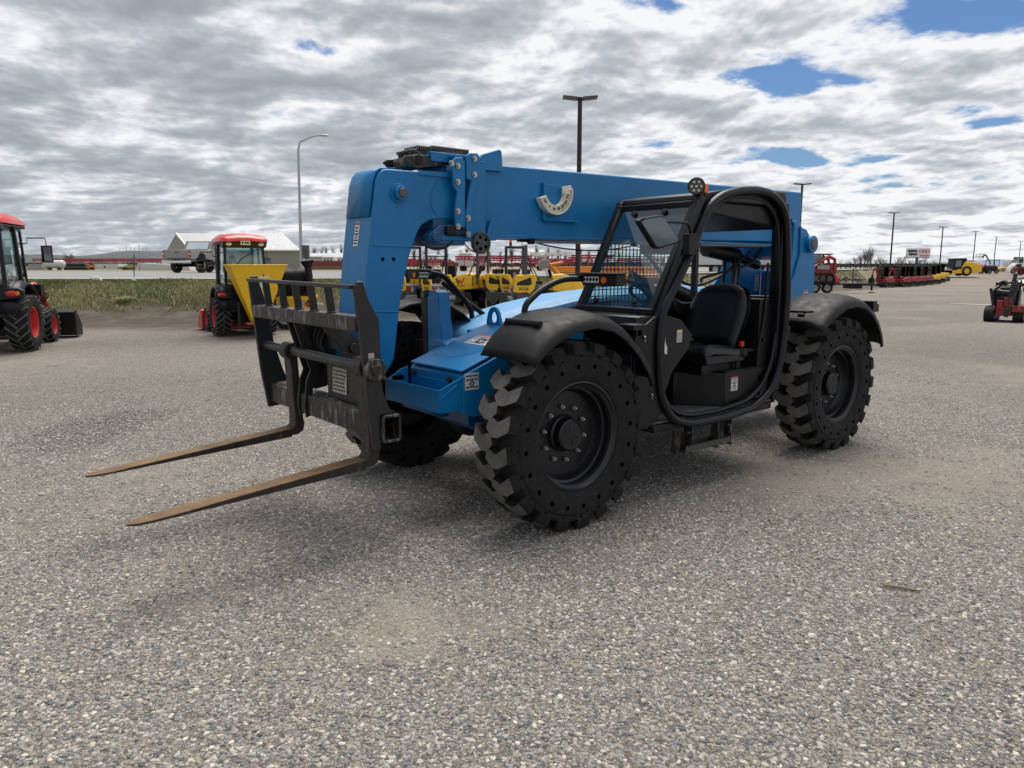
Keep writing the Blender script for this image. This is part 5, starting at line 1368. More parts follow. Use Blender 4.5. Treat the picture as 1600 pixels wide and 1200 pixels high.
# ---------------------------------------------------------------- shared vehicle pieces
def ag_wheel(parent, loc, Rr, w, side, rimc='red', n=20, name='wheel', lug=.03, rim_r=.55, angle=.45):
    """bar-tread wheel, axis y; side=+1 outer face towards +y"""
    rim = MB().use(rimc); rr_ = Rr*rim_r
    rim.lathe([(rr_, w*.40), (rr_*.93, w*.38), (rr_*.88, w*.10), (rr_*.30, w*.06), (.001, w*.06)], n=28, caps=False)
    rim.lathe([(rr_, -w*.4), (rr_*.9, -w*.3), (rr_*.88, w*.1)], n=28, caps=False)
    rim.use('dark_steel').cyl((0, w*.05, 0), (0, w*.16, 0), rr_*.22, n=14)
    wh = rim.build(name, parent)
    ty = MB().use('rubber')
    ty.lathe([(rr_*.98, w*.38), (rr_*1.08, w*.46), (Rr*.82, w*.5), (Rr*.92, w*.46), (Rr-lug, w*.36), (Rr-lug*.9, 0), (Rr-lug, -w*.36), (Rr*.92, -w*.46), (Rr*.82, -w*.5), (rr_*1.08, -w*.46), (rr_*.98, -w*.38)], n=36, caps=False)
    ty.use('tread_rubber')
    for i in range(n):
        for s in (1, -1):
            a0 = 2*PI*(i+(.5 if s < 0 else 0))/n; st = angle*2.2*w/(2*Rr)
            vs = []
            for (yy, aa) in ((-.02*s, 0.), (.5*w*s, st)):
                for da in (-.20*PI/n, .20*PI/n):
                    for rv in (Rr-lug*1.3-(Rr*.05 if abs(yy) > .1*w else 0), Rr-(Rr*.035 if abs(yy) > .1*w else 0)):
                        vs.append((rv*math.cos(a0+aa+da), yy, rv*math.sin(a0+aa+da)))
            ty.add(vs, [(0, 1, 3, 2), (4, 6, 7, 5), (1, 5, 7, 3), (0, 2, 6, 4), (0, 4, 5, 1), (2, 3, 7, 6)])
    ty.build('tyre', wh, smooth=35)
    wh.location = loc
    if side < 0: wh.rotation_euler = (0, 0, PI)
    return wh

def tractor(name, label, loc, rz, scale, big=True):
    t = thing(name, label, 'tractor', loc, rz, 'red tractors parked at the left', scale)
    # rear axle at origin; x forward
    ax_f = 1.75
    for s in (1, -1):
        ag_wheel(t, (0, s*.66, .56), .56, .40, s, n=20)
        ag_wheel(t, (ax_f, s*.60, .38), .38, .27, s, n=16)
    mb = MB().use('black_paint'); mb.box((-.35, -.25, .38), (2.2, .25, .75)); mb.cyl((0, -.6, .56), (0, .6, .56), .12); mb.cyl((ax_f, -.55, .38), (ax_f, .55, .38), .08)
    for s in (-.3, .3): mb.bar((-.3, s, .45), (-.95, s*1.2, .40), .05); mb.bar((-.3, s*.6, .85), (-.7, s*1.1, .45), .04)
    mb.bar((-.3, 0, .9), (-.85, 0, .8), .05); mb.box((-.5, -.2, .5), (-.3, .2, .95)); mb.build('chassis', t, bevel=.01)
    mb = MB().use('red'); mb.prism([(.95, .72), (2.25, .70), (2.32, .85), (2.28, 1.05), (1.6, 1.20), (.95, 1.24)], 'y', -.30, .30); mb.build('engine_hood', t, bevel=.05, seg=3)
    # cab
    mb = MB().use('cab_black')
    posts = [((-.55, .56, 1.05), (-.45, .52, 2.05)), ((.92, .50, .80), (.72, .50, 2.05)), ((.22, .62, 1.0), (.2, .56, 2.05))]
    for a, b in posts:
        for s in (1, -1): mb.bar((a[0], a[1]*s, a[2]), (b[0], b[1]*s, b[2]), .07, .07)
    for s in (1, -1):
        mb.bar((-.45, .52*s, 2.03), (.72, .50*s, 2.03), .07); mb.bar((-.56, .56*s, 1.1), (-.1, .60*s, .72), .08); mb.box((-.2, .52*s-.04, .60), (.95, .52*s+.04, .80))
    mb.bar((-.45, -.54, 2.03), (-.45, .54, 2.03), .09); mb.bar((-.55, -.58, 1.10), (-.55, .58, 1.10), .10, .16); mb.bar((.72, -.5, 2.03), (.72, .5, 2.03), .07)
    mb.box((-.52, -.5, .75), (-.40, .5, 1.15)); mb.box((.85, -.48, .75), (.93, .48, 1.2)); mb.box((-.5, -.5, .66), (.9, .5, .74))
    cb_ = mb.build('cab', t, bevel=.012)
    mb = MB().use('red')
    rows = []
    for x, z in ((-.72, 2.10), (-.70, 2.16), (-.55, 2.22), (0, 2.26), (.55, 2.23), (.85, 2.16), (.92, 2.10)):
        wv = .66 if -.6 < x < .8 else .60
        rows.append([(x, -wv, 2.09), (x, -wv*.97, min(z, 2.15)), (x, -wv*.8, z-.01), (x, -wv*.45, z+.0), (x, -wv*.3, z+.015), (x, wv*.3, z+.015), (x, wv*.45, z), (x, wv*.8, z-.01), (x, wv*.97, min(z, 2.15)), (x, wv, 2.09)])
    mb.grid(rows); mb.box((-.66, -.6, 2.10), (.86, .6, 2.13)); rf = mb.build('roof', cb_, smooth=50)
    mb = MB().use('cab_black'); mb.prism([(-.68, 2.095), (-.60, 1.99), (-.42, 1.97), (-.38, 2.095)], 'y', -.60, .60); mb.box((-.5, -.58, 2.04), (.88, .58, 2.094)); mb.build('roof_underside', cb_, bevel=.02)
    for s in (1, -1):
        mb = MB().use('lamp_clear'); mb.ball((-.655, s*.44, 2.045), .055, 8, sx=.5, sz=.7, sy=1.5); mb.build('work_lamp', cb_)
    mb = MB().use('offwhite'); mb.box((-.70, -.13, 2.03), (-.665, .13, 2.115)); pl = mb.build('plate', cb_, bevel=.004)
    mb = MB().use('ink'); mb.cyl((-.703, .08, 2.072), (-.700, .08, 2.072), .025); mb.box((-.703, -.1, 2.055), (-.701, .03, 2.09)); mb.build('plate_marks', pl)
    g = MB().use('tractor_glass')
    g.add([(-.545, -.53, 1.18), (-.545, .53, 1.18), (-.46, .48, 1.99), (-.46, -.48, 1.99)], [(0, 1, 2, 3)]); g.build('rear_window', cb_, smooth=0)
    g = MB().use('tractor_glass'); g.add([(.91, -.48, 1.15), (.91, .48, 1.15), (.73, .46, 2.0), (.73, -.46, 2.0)], [(0, 1, 2, 3)]); g.build('windscreen', cb_, smooth=0)
    for s in (1, -1):
        g = MB().use('tractor_glass'); g.add([(-.50, s*.58, 1.15), (.2, s*.60, 1.05), (.2, s*.55, 2.0), (-.44, s*.53, 2.0)], [(0, 1, 2, 3)]); g.build('side_window', cb_, smooth=0)
        g = MB().use('tractor_glass'); g.add([(.25, s*.60, .82), (.90, s*.52, .82), (.73, s*.51, 2.0), (.25, s*.56, 2.0)], [(0, 1, 2, 3)]); d = g.build('door', cb_, smooth=0)
        mb = MB().use('cab_black'); mb.bar((.32, s*.62, 1.0), (.32, s*.62, 1.25), .03); mb.build('handle', d)
        # fender over rear wheel
        f = MB().use('cab_black')
        rows = [[(.70*math.cos(R(a))*1.0, s*.46, .56+.66*math.sin(R(a))), (.70*math.cos(R(a)), s*.60, .57+.67*math.sin(R(a))), (.68*math.cos(R(a)), s*.80, .54+.63*math.sin(R(a)))] for a in range(15, 166, 15)]
        f.grid(rows); fe = f.build('fender', t, solid=.02, smooth=50)
        mb = MB().use('cab_black'); mb.prism([(s*.44, .93), (s*.86, .96), (s*.88, 1.08), (s*.80, 1.12), (s*.44, 1.12)], 'x', -.66, -.52); tl = mb.build('tail_lamp', fe, bevel=.02)
        mb = MB().use('lens_red'); mb.ball((-.665, s*.68, 1.035), .05, 8, sx=.4, sy=2.0, sz=.9); mb.use('amber').ball((-.67, s*.78, 1.035), .035, 8, sx=.4, sy=1.2, sz=.9); mb.build('lens', tl)
        mi = MB().use('cab_black'); mi.tube([(.74, s*.52, 1.80), (.76, s*.62, 1.82), (.76, s*.62, 1.90), (.76, s*.95, 1.90), (.76, s*.96, 1.78)], .012, n=6); mi.box((.74, s*.96-.10, 1.50), (.79, s*.96+.10, 1.78)); mm = mi.build('mirror', t, bevel=.012)
        mi = MB().use('dark_glass'); mi.box((.735, s*.96-.085, 1.52), (.739, s*.96+.085, 1.76)); mi.build('mirror_glass', mm)
    mb = MB().use('vinyl'); mb.box((-.15, -.24, 1.0), (.3, .24, 1.1)); mb.box((-.22, -.22, 1.1), (-.10, .22, 1.60)); mb.build('seat', cb_, bevel=.04)
    mb = MB().use('plastic'); mb.lathe([(.16, -.012), (.18, 0), (.16, .012)], (.55, 0, 1.35), 'z', 20, caps=False); mb.cyl((.75, 0, 1.1), (.55, 0, 1.35), .04); mb.build('steering_wheel', cb_)
    mb = MB().use('black_paint'); mb.tube([(-.548, -.35, 1.95), (-.57, .1, 1.75), (-.58, .3, 1.55)], .008, n=5); mb.build('wiper', cb_)
    return t

# ---- left tractor with black loader bucket
x, y = G(34, 549)
hd = R(107)
T1 = tractor('tractor', 'red cab tractor cut off by the left edge with black front loader bucket', (0, 0, 0), hd, 1.0)
sc1 = .96
def raise_cab(t, k):
    for o in [c for c in t.children_recursive if not any(p.name.startswith('wheel') for p in (o_ for o_ in (c, c.parent) if o_))]:
        for v in o.data.vertices:
            if v.co.z > .6: v.co.z = .6+(v.co.z-.6)*k
raise_cab(T1, 1.25)
T1.scale = (sc1,)*3
# put its right rear wheel where the photograph shows it
off = Matrix.Rotation(hd, 3, 'Z') @ Vector((0, -.66*sc1, 0))
x, y = G(40, 548); T1.location = (x-off.x-.02, y-off.y+.1, 0)
for s in (1, -1):
    mb = MB().use('red'); mb.tube([(.95, s*.48, 1.15), (1.35, s*.50, 1.30), (1.9, s*.50, .95), (2.65, s*.5, .35)], .05, n=8, rad=.1)
    mb.use('black_paint').bar((.95, s*.46, .5), (.95, s*.46, 1.2), .1, .08); mb.use('dark_steel').cyl((1.0, s*.50, .85), (1.7, s*.50, .95), .03); mb.build('loader_arm', T1, bevel=.006)
mb = MB().use('black_paint')
pr_ = [(2.60, .06), (2.58, .60), (2.66, .66), (2.72, .64), (2.66, .56), (2.66, .12), (3.15, .05), (3.15, .03)]
mb.prism(pr_, 'y', -.92, .92); q = [(2.60, .05), (2.59, .62), (2.70, .66), (3.15, .30), (3.18, .03)]
mb.prism(q, 'y', .90, .92); mb.prism(q, 'y', -.92, -.90); mb.build('bucket', T1, bevel=.008)
mb = MB().use('black_paint')
for k in range(4): mb.tube([(1.0+.03*k, -.56, 1.25), (1.1+.04*k, -.72-.03*k, 1.05), (1.25, -.62, .95-.05*k), (1.15, -.52, .8)], .012, n=6, rad=.08)
mb.box((.9, -.75, 1.05), (1.12, -.52, 1.28)); mb.build('hydraulic_hose', T1)

# ---- second tractor: yellow spreader behind, red implement in front
sc2 = .80; hd2 = R(123)
T2 = tractor('tractor', 'red cab tractor seen from behind carrying a yellow spreader hopper', (0, 0, 0), hd2, sc2, big=False)
raise_cab(T2, 1.38)
off = Matrix.Rotation(hd2, 3, 'Z') @ Vector((0, .66*sc2, 0)); x, y = G(343, 525); T2.location = (x-off.x, y-off.y+.1, 0)
mb = MB().use('yellow')
cy0 = -.10
def frus(mb, x0, x1, y0, y1, z1, xa, xb, ya, yb, z0):
    vs = [(xa, ya, z0), (xb, ya, z0), (xb, yb, z0), (xa, yb, z0), (x0, y0, z1), (x1, y0, z1), (x1, y1, z1), (x0, y1, z1)]
    mb.add(vs, [(0, 3, 2, 1), (0, 1, 5, 4), (1, 2, 6, 5), (2, 3, 7, 6), (3, 0, 4, 7), (4, 5, 6, 7)])
frus(mb, -1.55, -.72, -.88, .62, 2.0, -1.25, -1.0, -.28, .02, .35)
mb.box((-1.57, -.90, 1.99), (-.70, .64, 2.03)); hop = mb.build('spreader_hopper', T2, bevel=.01)
mb = MB().use('sticker'); 
def hopp(y_, z_): t_ = (z_-.35)/(2.0-.35); return (-1.25-.30*t_-.006, y_, z_)
mb.add([hopp(a, b) for a, b in ((-.36, 1.38), (-.14, 1.38), (-.14, 1.62), (-.36, 1.62))], [(0, 1, 2, 3)]); mb.build('logo_panel', hop)
x0 = hopp(-.25, 1.5); text('S', 'logo', hop, (x0[0]-.006, x0[1], x0[2]), face_rot((-1, 0, -.25)), .2, 'ink', .002, bold=.004)
mb = MB().use('yellow'); mb.use('sticker').bar((-1.50, -.40, 1.68), (-1.50, -.12, 1.68), .02, .04); mb.use('ink').bar((-1.51, -.24, 1.70), (-1.52, -.24, 1.78), .012, .03); mb.build('logo_mark', hop)
mb = MB().use('black_paint'); mb.cyl((-1.1, -.12, .12), (-1.1, -.12, .35), .20, .12, n=18); mb.bar((-1.4, .45, .3), (-1.3, .42, 1.0), .05); mb.bar((-.9, .3, .4), (-1.35, .45, .95), .04); mb.build('spinner_frame', T2, bevel=.004)
mb = MB().use('red'); mb.prism([(2.1, .05), (2.1, .62), (2.25, .66), (2.75, .30), (2.8, .05)], 'y', -.75, .78); mb.build('front_implement', T2, bevel=.01)
mb = MB().use('red'); mb.box((.4, -.55, .14), (1.3, .55, .24)); mb.cyl((.85, 0, .22), (.85, 0, .30), .3, n=20); mb.build('mower_deck', T2, bevel=.02)

# ---- black tank machine right of it
x, y = G(452, 512); ts = thing('tank_sprayer', 'black ribbed tank on a yellow framed trailer behind the fork guard bars', 'sprayer', (x, y, 0), R(8))
mb = MB().use('plastic'); rows = []
for k in range(13):
    xx = -.55+1.1*k/12; rib = 1.0 if k % 4 else .955
    e_ = .86 if k in (0, 12) else 1.
    rows.append([(xx, .45*e_*rib*math.copysign(abs(math.cos(a))**.6, math.cos(a)), 1.18+.36*e_*rib*math.copysign(abs(math.sin(a))**.6, math.sin(a))) for a in [2*PI*j/20 for j in range(20)]])
mb.grid(rows, closed=True); mb.add(rows[0], [tuple(range(20))]); mb.add(rows[-1], [tuple(range(20))]); mb.build('tank', ts, smooth=50, bevel=.02)
mb = MB().use('yellow')
for a, b in (((-.7, -.5, .78), (.7, -.5, .78)), ((-.7, -.5, .52), (.7, -.5, .52)), ((-.7, .5, .78), (.7, .5, .78))): mb.bar(a, b, .09)
for xx in (-.65, -.2, .2, .65): mb.bar((xx, -.5, .5), (xx, -.5, .8), .09); mb.bar((xx, -.5, .78), (xx, .5, .78), .06)
mb.box((.10, -.56, .5), (.28, -.46, .8)); mb.build('frame', ts, bevel=.008)
for s in (-1, 1): ag_wheel(ts, (0, s*.55, .3), .30, .2, s, rimc='light_grey', n=14)
mb = MB().use('black_paint'); mb.tube([(.62, -.45, .5), (.62, -.45, 1.3), (.60, -.45, 1.55)], .09, n=12); mb.cyl((.60, -.45, 1.55), (.58, -.45, 1.72), .09, .17, n=14); mb.build('chute', ts, bevel=.005)
mb = MB().use('lens_red'); mb.box((-.4, -.57, .6), (-.3, -.55, .68)); mb.box((.5, -.57, .6), (.6, -.55, .68)); mb.build('tail_lamp', ts)

# ---- pickup on the road
def pickup():
    D = 46.; x = (306-800)/1150*D; hd = R(80)
    t = thing('pickup_truck', 'lifted silver grey pickup on the road, its front hidden by the tractor', 'pickup', (x, D, 1.145), hd)
    # origin: rear right corner on the ground
    def s(p): return p
    mb = MB().use('silver_paint')
    w_ = 1.95
    body = [(0, .92), (.02, 1.42), (2.0, 1.42), (2.0, .85), (1.62, .85), (1.55, 1.08), (1.35, 1.22), (1.0, 1.22), (.8, 1.08), (.72, .85), (.05, .82)]
    mb.prism(body, 'y', 0, w_)
    b = mb.build('body', t, bevel=.03, seg=3)
    mb = MB().use('silver_paint')
    mb.prism([(2.0, .80), (2.0, 1.44), (2.15, 1.46), (2.45, 2.02), (3.55, 2.04), (4.2, 1.48), (5.6, 1.40), (5.72, 1.2), (5.70, .80), (5.1, .80), (5.0, 1.1), (4.75, 1.22), (4.4, 1.1), (4.3, .80)], 'y', .02, w_-.02); mb.build('cab', t, bevel=.04, seg=3)
    mb = MB().use('dark_glass')
    for yy in (.012, w_-.012): mb.prism([(2.28, 1.50), (2.52, 1.96), (3.0, 1.97), (3.0, 1.50)], 'y', yy-.004, yy+.004); mb.prism([(3.08, 1.50), (3.08, 1.97), (3.5, 1.97), (4.0, 1.50)], 'y', yy-.004, yy+.004)
    mb.add([(2.12, .2, 1.50), (2.12, w_-.2, 1.50), (2.42, w_-.25, 1.96), (2.42, .25, 1.96)], [(0, 1, 2, 3)]); mb.build('window', t)
    mb = MB().use('silver_paint'); mb.box((-.03, .14, .90), (0.0, w_-.14, 1.40)); tg = mb.build('tailgate', t, bevel=.015)
    mb = MB().use('black_paint'); mb.box((-.04, w_/2-.10, 1.24), (-.028, w_/2+.10, 1.30)); mb.build('handle', tg)
    mb = MB().use('chrome'); mb.prism([(-.18, .60), (-.18, .78), (.02, .80), (.02, .58)], 'y', .02, w_-.02); mb.use('black_paint').box((-.19, .3, .76), (.0, w_-.3, .80)); mb.bar((-.1, w_/2, .55), (-.3, w_/2, .55), .08); mb.build('bumper', t, bevel=.02)
    for yy in (.07, w_-.07):
        mb = MB().use('lens_red'); mb.box((-.02, yy-.06, .98), (.02, yy+.06, 1.36)); mb.use('lamp_clear').box((-.025, yy-.055, 1.12), (-.0, yy+.055, 1.24)); mb.build('tail_lamp', t, bevel=.01)
    mb = MB().use('black_paint'); mb.box((.3, .4, .5), (5.4, w_-.4, .72)); mb.cyl((1.17, .1, .45), (1.17, w_-.1, .45), .07); mb.build('chassis', t)
    for xx in (1.17, 4.72):
        for yy, s_ in ((.12, -1), (w_-.12, 1)): ag_wheel(t, (xx, yy, .45), .45, .30, s_, rimc='chrome', n=26, lug=.015, rim_r=.58, angle=.05)
pickup()

# ---------------------------------------------------------------- buildings and yard stuff beyond the road
def wbox(name, label, cat, u0, u1, v0, v1, D, depth, m, group=None, bev=.03):
    x0, z1 = W(u0, v0, D); x1, _ = W(u1, v0, D); z0 = 1.13
    mb = MB().use(m); mb.box((0, 0, 0), (x1-x0, depth, z1-z0)); o = mb.build(name, bevel=bev)
    o.location = (x0, D, z0); return tag(o, label, cat, group)
D = 92; gl = W(270, 391, D+8); gr = W(300, 390, D); rr0 = W(473, 393, D+2)
b = thing('metal_shed', 'beige ribbed metal shed with pale gable roof behind the second tractor', 'shed', (gr[0], D, 1.13), R(3))
Lw = rr0[0]-gr[0]; ev = gr[1]-1.13; ap = 2.0
mb = MB().use('siding')
gw = 8.0; sk = -6.3      # gable wall runs back and to the left
mb.add([(0, 0, 0), (Lw, 0, 0), (Lw+sk, gw, 0), (sk, gw, 0), (0, 0, ev), (Lw, 0, ev), (Lw+sk, gw, ev), (sk, gw, ev), (sk/2, gw/2, ev+ap), (Lw+sk/2, gw/2, ev+ap)],
       [(0, 1, 5, 4), (1, 2, 6, 9, 5), (2, 3, 7, 6), (3, 0, 4, 8, 7)])
for k in range(46):
    xx = (k+.5)*Lw/46; mb.box((xx-.03, -.03, 0), (xx+.03, 0, ev))
mb.build('wall', b, smooth=0)
mb = MB().use('roof_metal')
mb.add([(-.15, -.3, ev-.05), (Lw+.15, -.3, ev-.05), (Lw+sk/2+.15, gw/2, ev+ap+.08), (sk/2-.15, gw/2, ev+ap+.08), (Lw+sk+.15, gw+.3, ev-.05), (sk-.15, gw+.3, ev-.05)], [(0, 1, 2, 3), (3, 2, 4, 5)])
rf = mb.build('roof', b, solid=.1, smooth=0)
mb = MB().use('galv')
for k in range(40):
    t = (k+.5)/40; mb.bar((Lw*t, -.3, ev+.02), (Lw*t+sk/2, gw/2, ev+ap+.14), .06, .05)
mb.build('roof_rib', rf, smooth=0)
mb = MB().use('white_paint'); mb.bar((-.16, -.32, ev-.03), (sk/2-.16, gw/2, ev+ap+.1), .18, .22); mb.bar((-.16, -.34, ev-.08), (Lw+.16, -.34, ev-.08), .1, .16); mb.build('trim', b)
D = 125; x0, z1 = W(476, 401, D); x1, _ = W(560, 400, D)
b = thing('long_shed', 'long low grey metal shed between the beige shed and the blue boom', 'shed', (x0, D, 1.13), 0)
mb = MB().use('galv'); mb.box((0, 0, 0), (x1-x0, 10, z1-1.13))
for k in range(5): mb.box(((x1-x0)*(.12+.2*k)-.06, -.08, 0), ((x1-x0)*(.12+.2*k)+.06, 0, z1-1.13))
mb.build('wall', b); mb = MB().use('roof_metal'); mb.prism([(-.4, z1-1.13), (5, z1-.45), (10.4, z1-1.13)], 'x', -.3, x1-x0+.3); mb.build('roof', b)
b.children[0].name = 'wall'
mb = MB().use('dull_red'); x, z = W(484, 417, 84); mb.prism([(-.2, .5), (5.2, .5), (4.6, 1.0), (.3, 1.0)], 'y', 0, 2.2); mb.use('wood').box((0, .1, 0), (5, 2.1, .5)); o = mb.build('flat_trailer'); o.location = (x, 84, 1.13); tag(o, 'low rusty brown flat load beside the long grey shed', 'trailer')
# white trailers right of it
def camper(label, u0, u1, vt, D, name='parked_trailer', group='white trailers across the road'):
    x0, z1 = W(u0, vt, D); x1, _ = W(u1, vt, D); w_ = x1-x0; h = max(1.2, z1-1.13-.35)
    t = thing(name, label, 'trailer', (x0, D, 1.13), 0, group)
    mb = MB().use('tank_white'); mb.prism([(0, .35), (w_*.96, .35), (w_, .35+h*.45), (w_*.95, .35+h), (w_*.05, .35+h), (0, .35+h*.8)], 'y', 0, 2.2); mb.build('body', t, bevel=.08)
    mb = MB().use('dark_glass')
    for k in range(3): mb.box((w_*(.2+.25*k), -.02, .35+h*.5), (w_*(.32+.25*k), 0.01, .35+h*.78))
    mb.build('window', t)
    for k in (.3, .42):
        mb = MB().use('rubber'); mb.lathe([(.12, -.1), (.24, -.12), (.24, .12), (.12, .1)], (w_*k, .05, .24), 'y', 16); mb.use('light_grey').cyl((w_*k, -.04, .24), (w_*k, .02, .24), .13, n=14); mb.build('wheel', t)
camper('long white trailer right of the long grey shed', 503, 522, 411, 88); camper('white trailer partly behind the blue boom head', 524, 545, 409, 92)
for l, a, c, d, e_ in (('white covered trailer seen under the boom between the first two rollers', 660, 686, 405, 74), ('white boat shaped trailer left of the second roller frame', 716, 738, 418, 62), ('white van trailer behind the third roller', 748, 762, 417, 64), ('white trailer right of the tall roller frame', 815, 826, 418, 66), ('small white trailer right of the last roller frame', 838, 852, 417, 70)):
    camper(l, a, c, d, e_)
# left yard: tank, pipes, boxes, sheeting
x, z = W(70, 412, 78); t = thing('storage_tank', 'white horizontal cylinder tank left of the black pipes', 'tank', (x, 78, 1.13), 0)
mb = MB().use('tank_white'); rr1 = .42
mb.lathe([(.01, -.3), (.25, -.26), (.38, -.12), (rr1, 0), (rr1, 1.6), (.38, 1.75), (.25, 1.86), (.01, 1.9)], (.2, 0, .62), 'x', 22, caps=False); mb.build('shell', t)
mb = MB().use('dark_steel'); mb.box((.4, -.3, 0), (.55, .3, .35)); mb.box((1.4, -.3, 0), (1.55, .3, .35)); mb.build('stand', t)
x, z = W(56, 414, 79); mb = MB().use('light_grey'); mb.box((-1, 0, 0), (.8, 1, .35)); mb.box((-.9, .1, .35), (.5, .9, .62)); o = mb.build('steel_crate'); o.location = (x, 79, 1.13); tag(o, 'low grey metal crates left of the white tank', 'crates')
x, z = W(99, 413, 80); k = 0
for row, cnt in ((0, 4), (1, 3)):
    for i in range(cnt):
        mb = MB().use('pipe_black'); rp = .20
        mb.lathe([(rp, 0), (rp, 1), (rp*.85, 1), (rp*.85, 0)], (0, 0, 0), 'x', 14, caps=False); o = mb.build('black_pipe'); o.scale = (2.5, 1, 1); o.location = (x+rnd.uniform(-.1, .1), 80+i*.42+row*.21, 1.33+row*.36)
        tag(o, '%s black pipe of the stacked pile across the road, %s row counted from the front' % (ORD[i], ['bottom', 'top'][row]), 'pipe', 'black pipes stacked across the road')
x, z = W(134, 415, 78); mb = MB().use('wood')
for i in range(7): mb.bar((i*.15, rnd.uniform(0, 1), .1+i*.03), (i*.15+rnd.uniform(-.6, .9), rnd.uniform(0, 1), .3+rnd.random()*.3), .12)
mb.use('amber').bar((.2, -.1, .6), (1.0, -.1, .25), .1); o = mb.build('timber_pile', bevel=.0); o.location = (x, 78, 1.13); tag(o, 'jumble of planks between black pipes and white equipment box', 'timber pile')
x, z = W(147, 415, 78); mb = MB().use('tank_white'); mb.prism([(0, .1), (2.3, .1), (2.6, .35), (2.55, .62), (.1, .62)], 'y', 0, 1.8); mb.use('black_paint').box((1.0, -.02, .25), (1.2, 0.01, .42)); o = mb.build('equipment_box', bevel=.03); o.location = (x, 78, 1.13); tag(o, 'long low white equipment housing left of the grey brush heap', 'equipment')
x, z = W(186, 413, 80); o = tuft((x+1, 80, 1.13), 900, .75, 1.3, 31, 'heap of dry grey brush left of the white sheeting', 'brush_heap'); o['category'] = 'brush'
x, z = W(214, 411, 76); mb = MB().use('tank_white'); mb.prism([(0, 0), (0, .66), (.5, .72), (5.2, .50), (5.4, 0)], 'y', 0, 1.6); mb.use('galv').bar((.2, -.04, 0), (.2, -.04, .75), .06); o = mb.build('sheeting_stack', bevel=.02); o.location = (x, 76, 1.13); tag(o, 'long white sheeting stack behind the leaning stake', 'sheeting')
x, z = W(254, 411, 82); mb = MB().use('tank_white'); mb.box((0, 0, 0), (1.6, 1.5, .82)); o = mb.build('white_crate', bevel=.02); o.location = (x, 82, 1.13); tag(o, 'white crate just left of the pickup tailgate', 'crate')

# red steel frames
def frame_rack(label, u0, u1, vt, vb, D, npost, group, hb=2, top='rack_red', dep=3., zb=1.13):
    x0, z1 = W(u0, vt, D); x1, _ = W(u1, vt, D); w_ = x1-x0; h = z1-zb; rr_ = random.Random(int(u0*7+D))
    t = thing('steel_rack', label, 'steel rack', (x0, D, zb), 0, group)
    for k in range(hb):
        for yy in (0, dep):
            zz = h-.07-k*max(.22, h*.12)-(.12 if yy else 0); mb = MB().use(top if k == 0 else 'rack_red'); mb.bar((0, yy, zz), (w_, yy, zz-.0), .07, .13 if k == 0 else .1); mb.build('beam', t)
    for k in range(npost):
        xx = w_*(k+.3)/npost+rr_.uniform(-.1, .1); mb = MB().use('rack_red'); yy = dep if k % 2 else 0.
        mb.bar((xx, yy, h-.1), (xx, yy, h*.35 if k % 3 else 0), .06)
        if k % 3 == 0: mb.bar((xx-.25, yy, h*.55), (xx+.25, yy, h-.15), .04); mb.bar((xx, 0, h-.2), (xx, dep, h-.2), .05)
        mb.build('post', t)
GR = 'red steel frames stored across the road'
frame_rack('long red steel frame behind the white tank and pipes', 50, 140, 404, 415, 105, 14, GR); frame_rack('long red steel frame left of the pickup, above the white sheeting', 138, 262, 404, 414, 108, 18, GR)
frame_rack('lowest red steel frame behind the first roller', 628, 705, 405, 420, 64, 10, GR); frame_rack('red steel frame starting above the black screen of the second roller', 711, 765, 400, 425, 60, 8, GR)
frame_rack('red steel frame behind the third roller, crossing its roll bar', 764, 832, 399, 425, 62, 12, GR); frame_rack('red steel frame under the yellow topped frame', 826, 900, 404, 425, 66, 13, GR)
frame_rack('red steel frame with a yellow top rail behind the last roller', 828, 896, 394, 425, 58, 6, GR, hb=1, top='offwhite'); frame_rack('rightmost red steel frame beside the windscreen post', 892, 962, 398, 425, 60, 10, GR)
frame_rack('red steel frame seen through the cab windscreen', 964, 1040, 403, 425, 70, 10, GR)
frame_rack('faint red steel frame just left of the blue boom head', 600, 650, 404, 420, 66, 5, GR)

# street lamp with curved arm on the far side of the road
x = (475-800)/1150*47; t = thing('street_lamp', 'tall grey street lamp with curved arm behind the fork guard', 'street lamp', (x, 47, 1.13), 0)
zt = W(466, 235, 47)[1]-1.13; xt = W(466, 235, 47)[0]-x
a = W(485, 214, 47); b_ = W(508, 211, 47)
mb = MB().use('galv'); mb.tube([(0, 0, 0), (xt*.5, 0, zt*.5), (xt, 0, zt), (xt+.12, 0, zt+.5), (a[0]-x, 0, a[1]-1.13), (b_[0]-x-.3, 0, b_[1]-1.13)], [.11, .09, .07, .06, .045, .04], n=10); mb.build('pole', t)
mb = MB().use('galv'); mb.ball((b_[0]-x-.05, 0, b_[1]-1.15), .3, 8, sz=.25, sy=.5); mb.build('lamp_head', t)
mb = MB().use('grey_machine'); q = W(478, 397, 47); mb.box((q[0]-x-.15, -.15, q[1]-1.13-.3), (q[0]-x+.2, .15, q[1]-1.13+.55)); mb.build('signal_box', t)

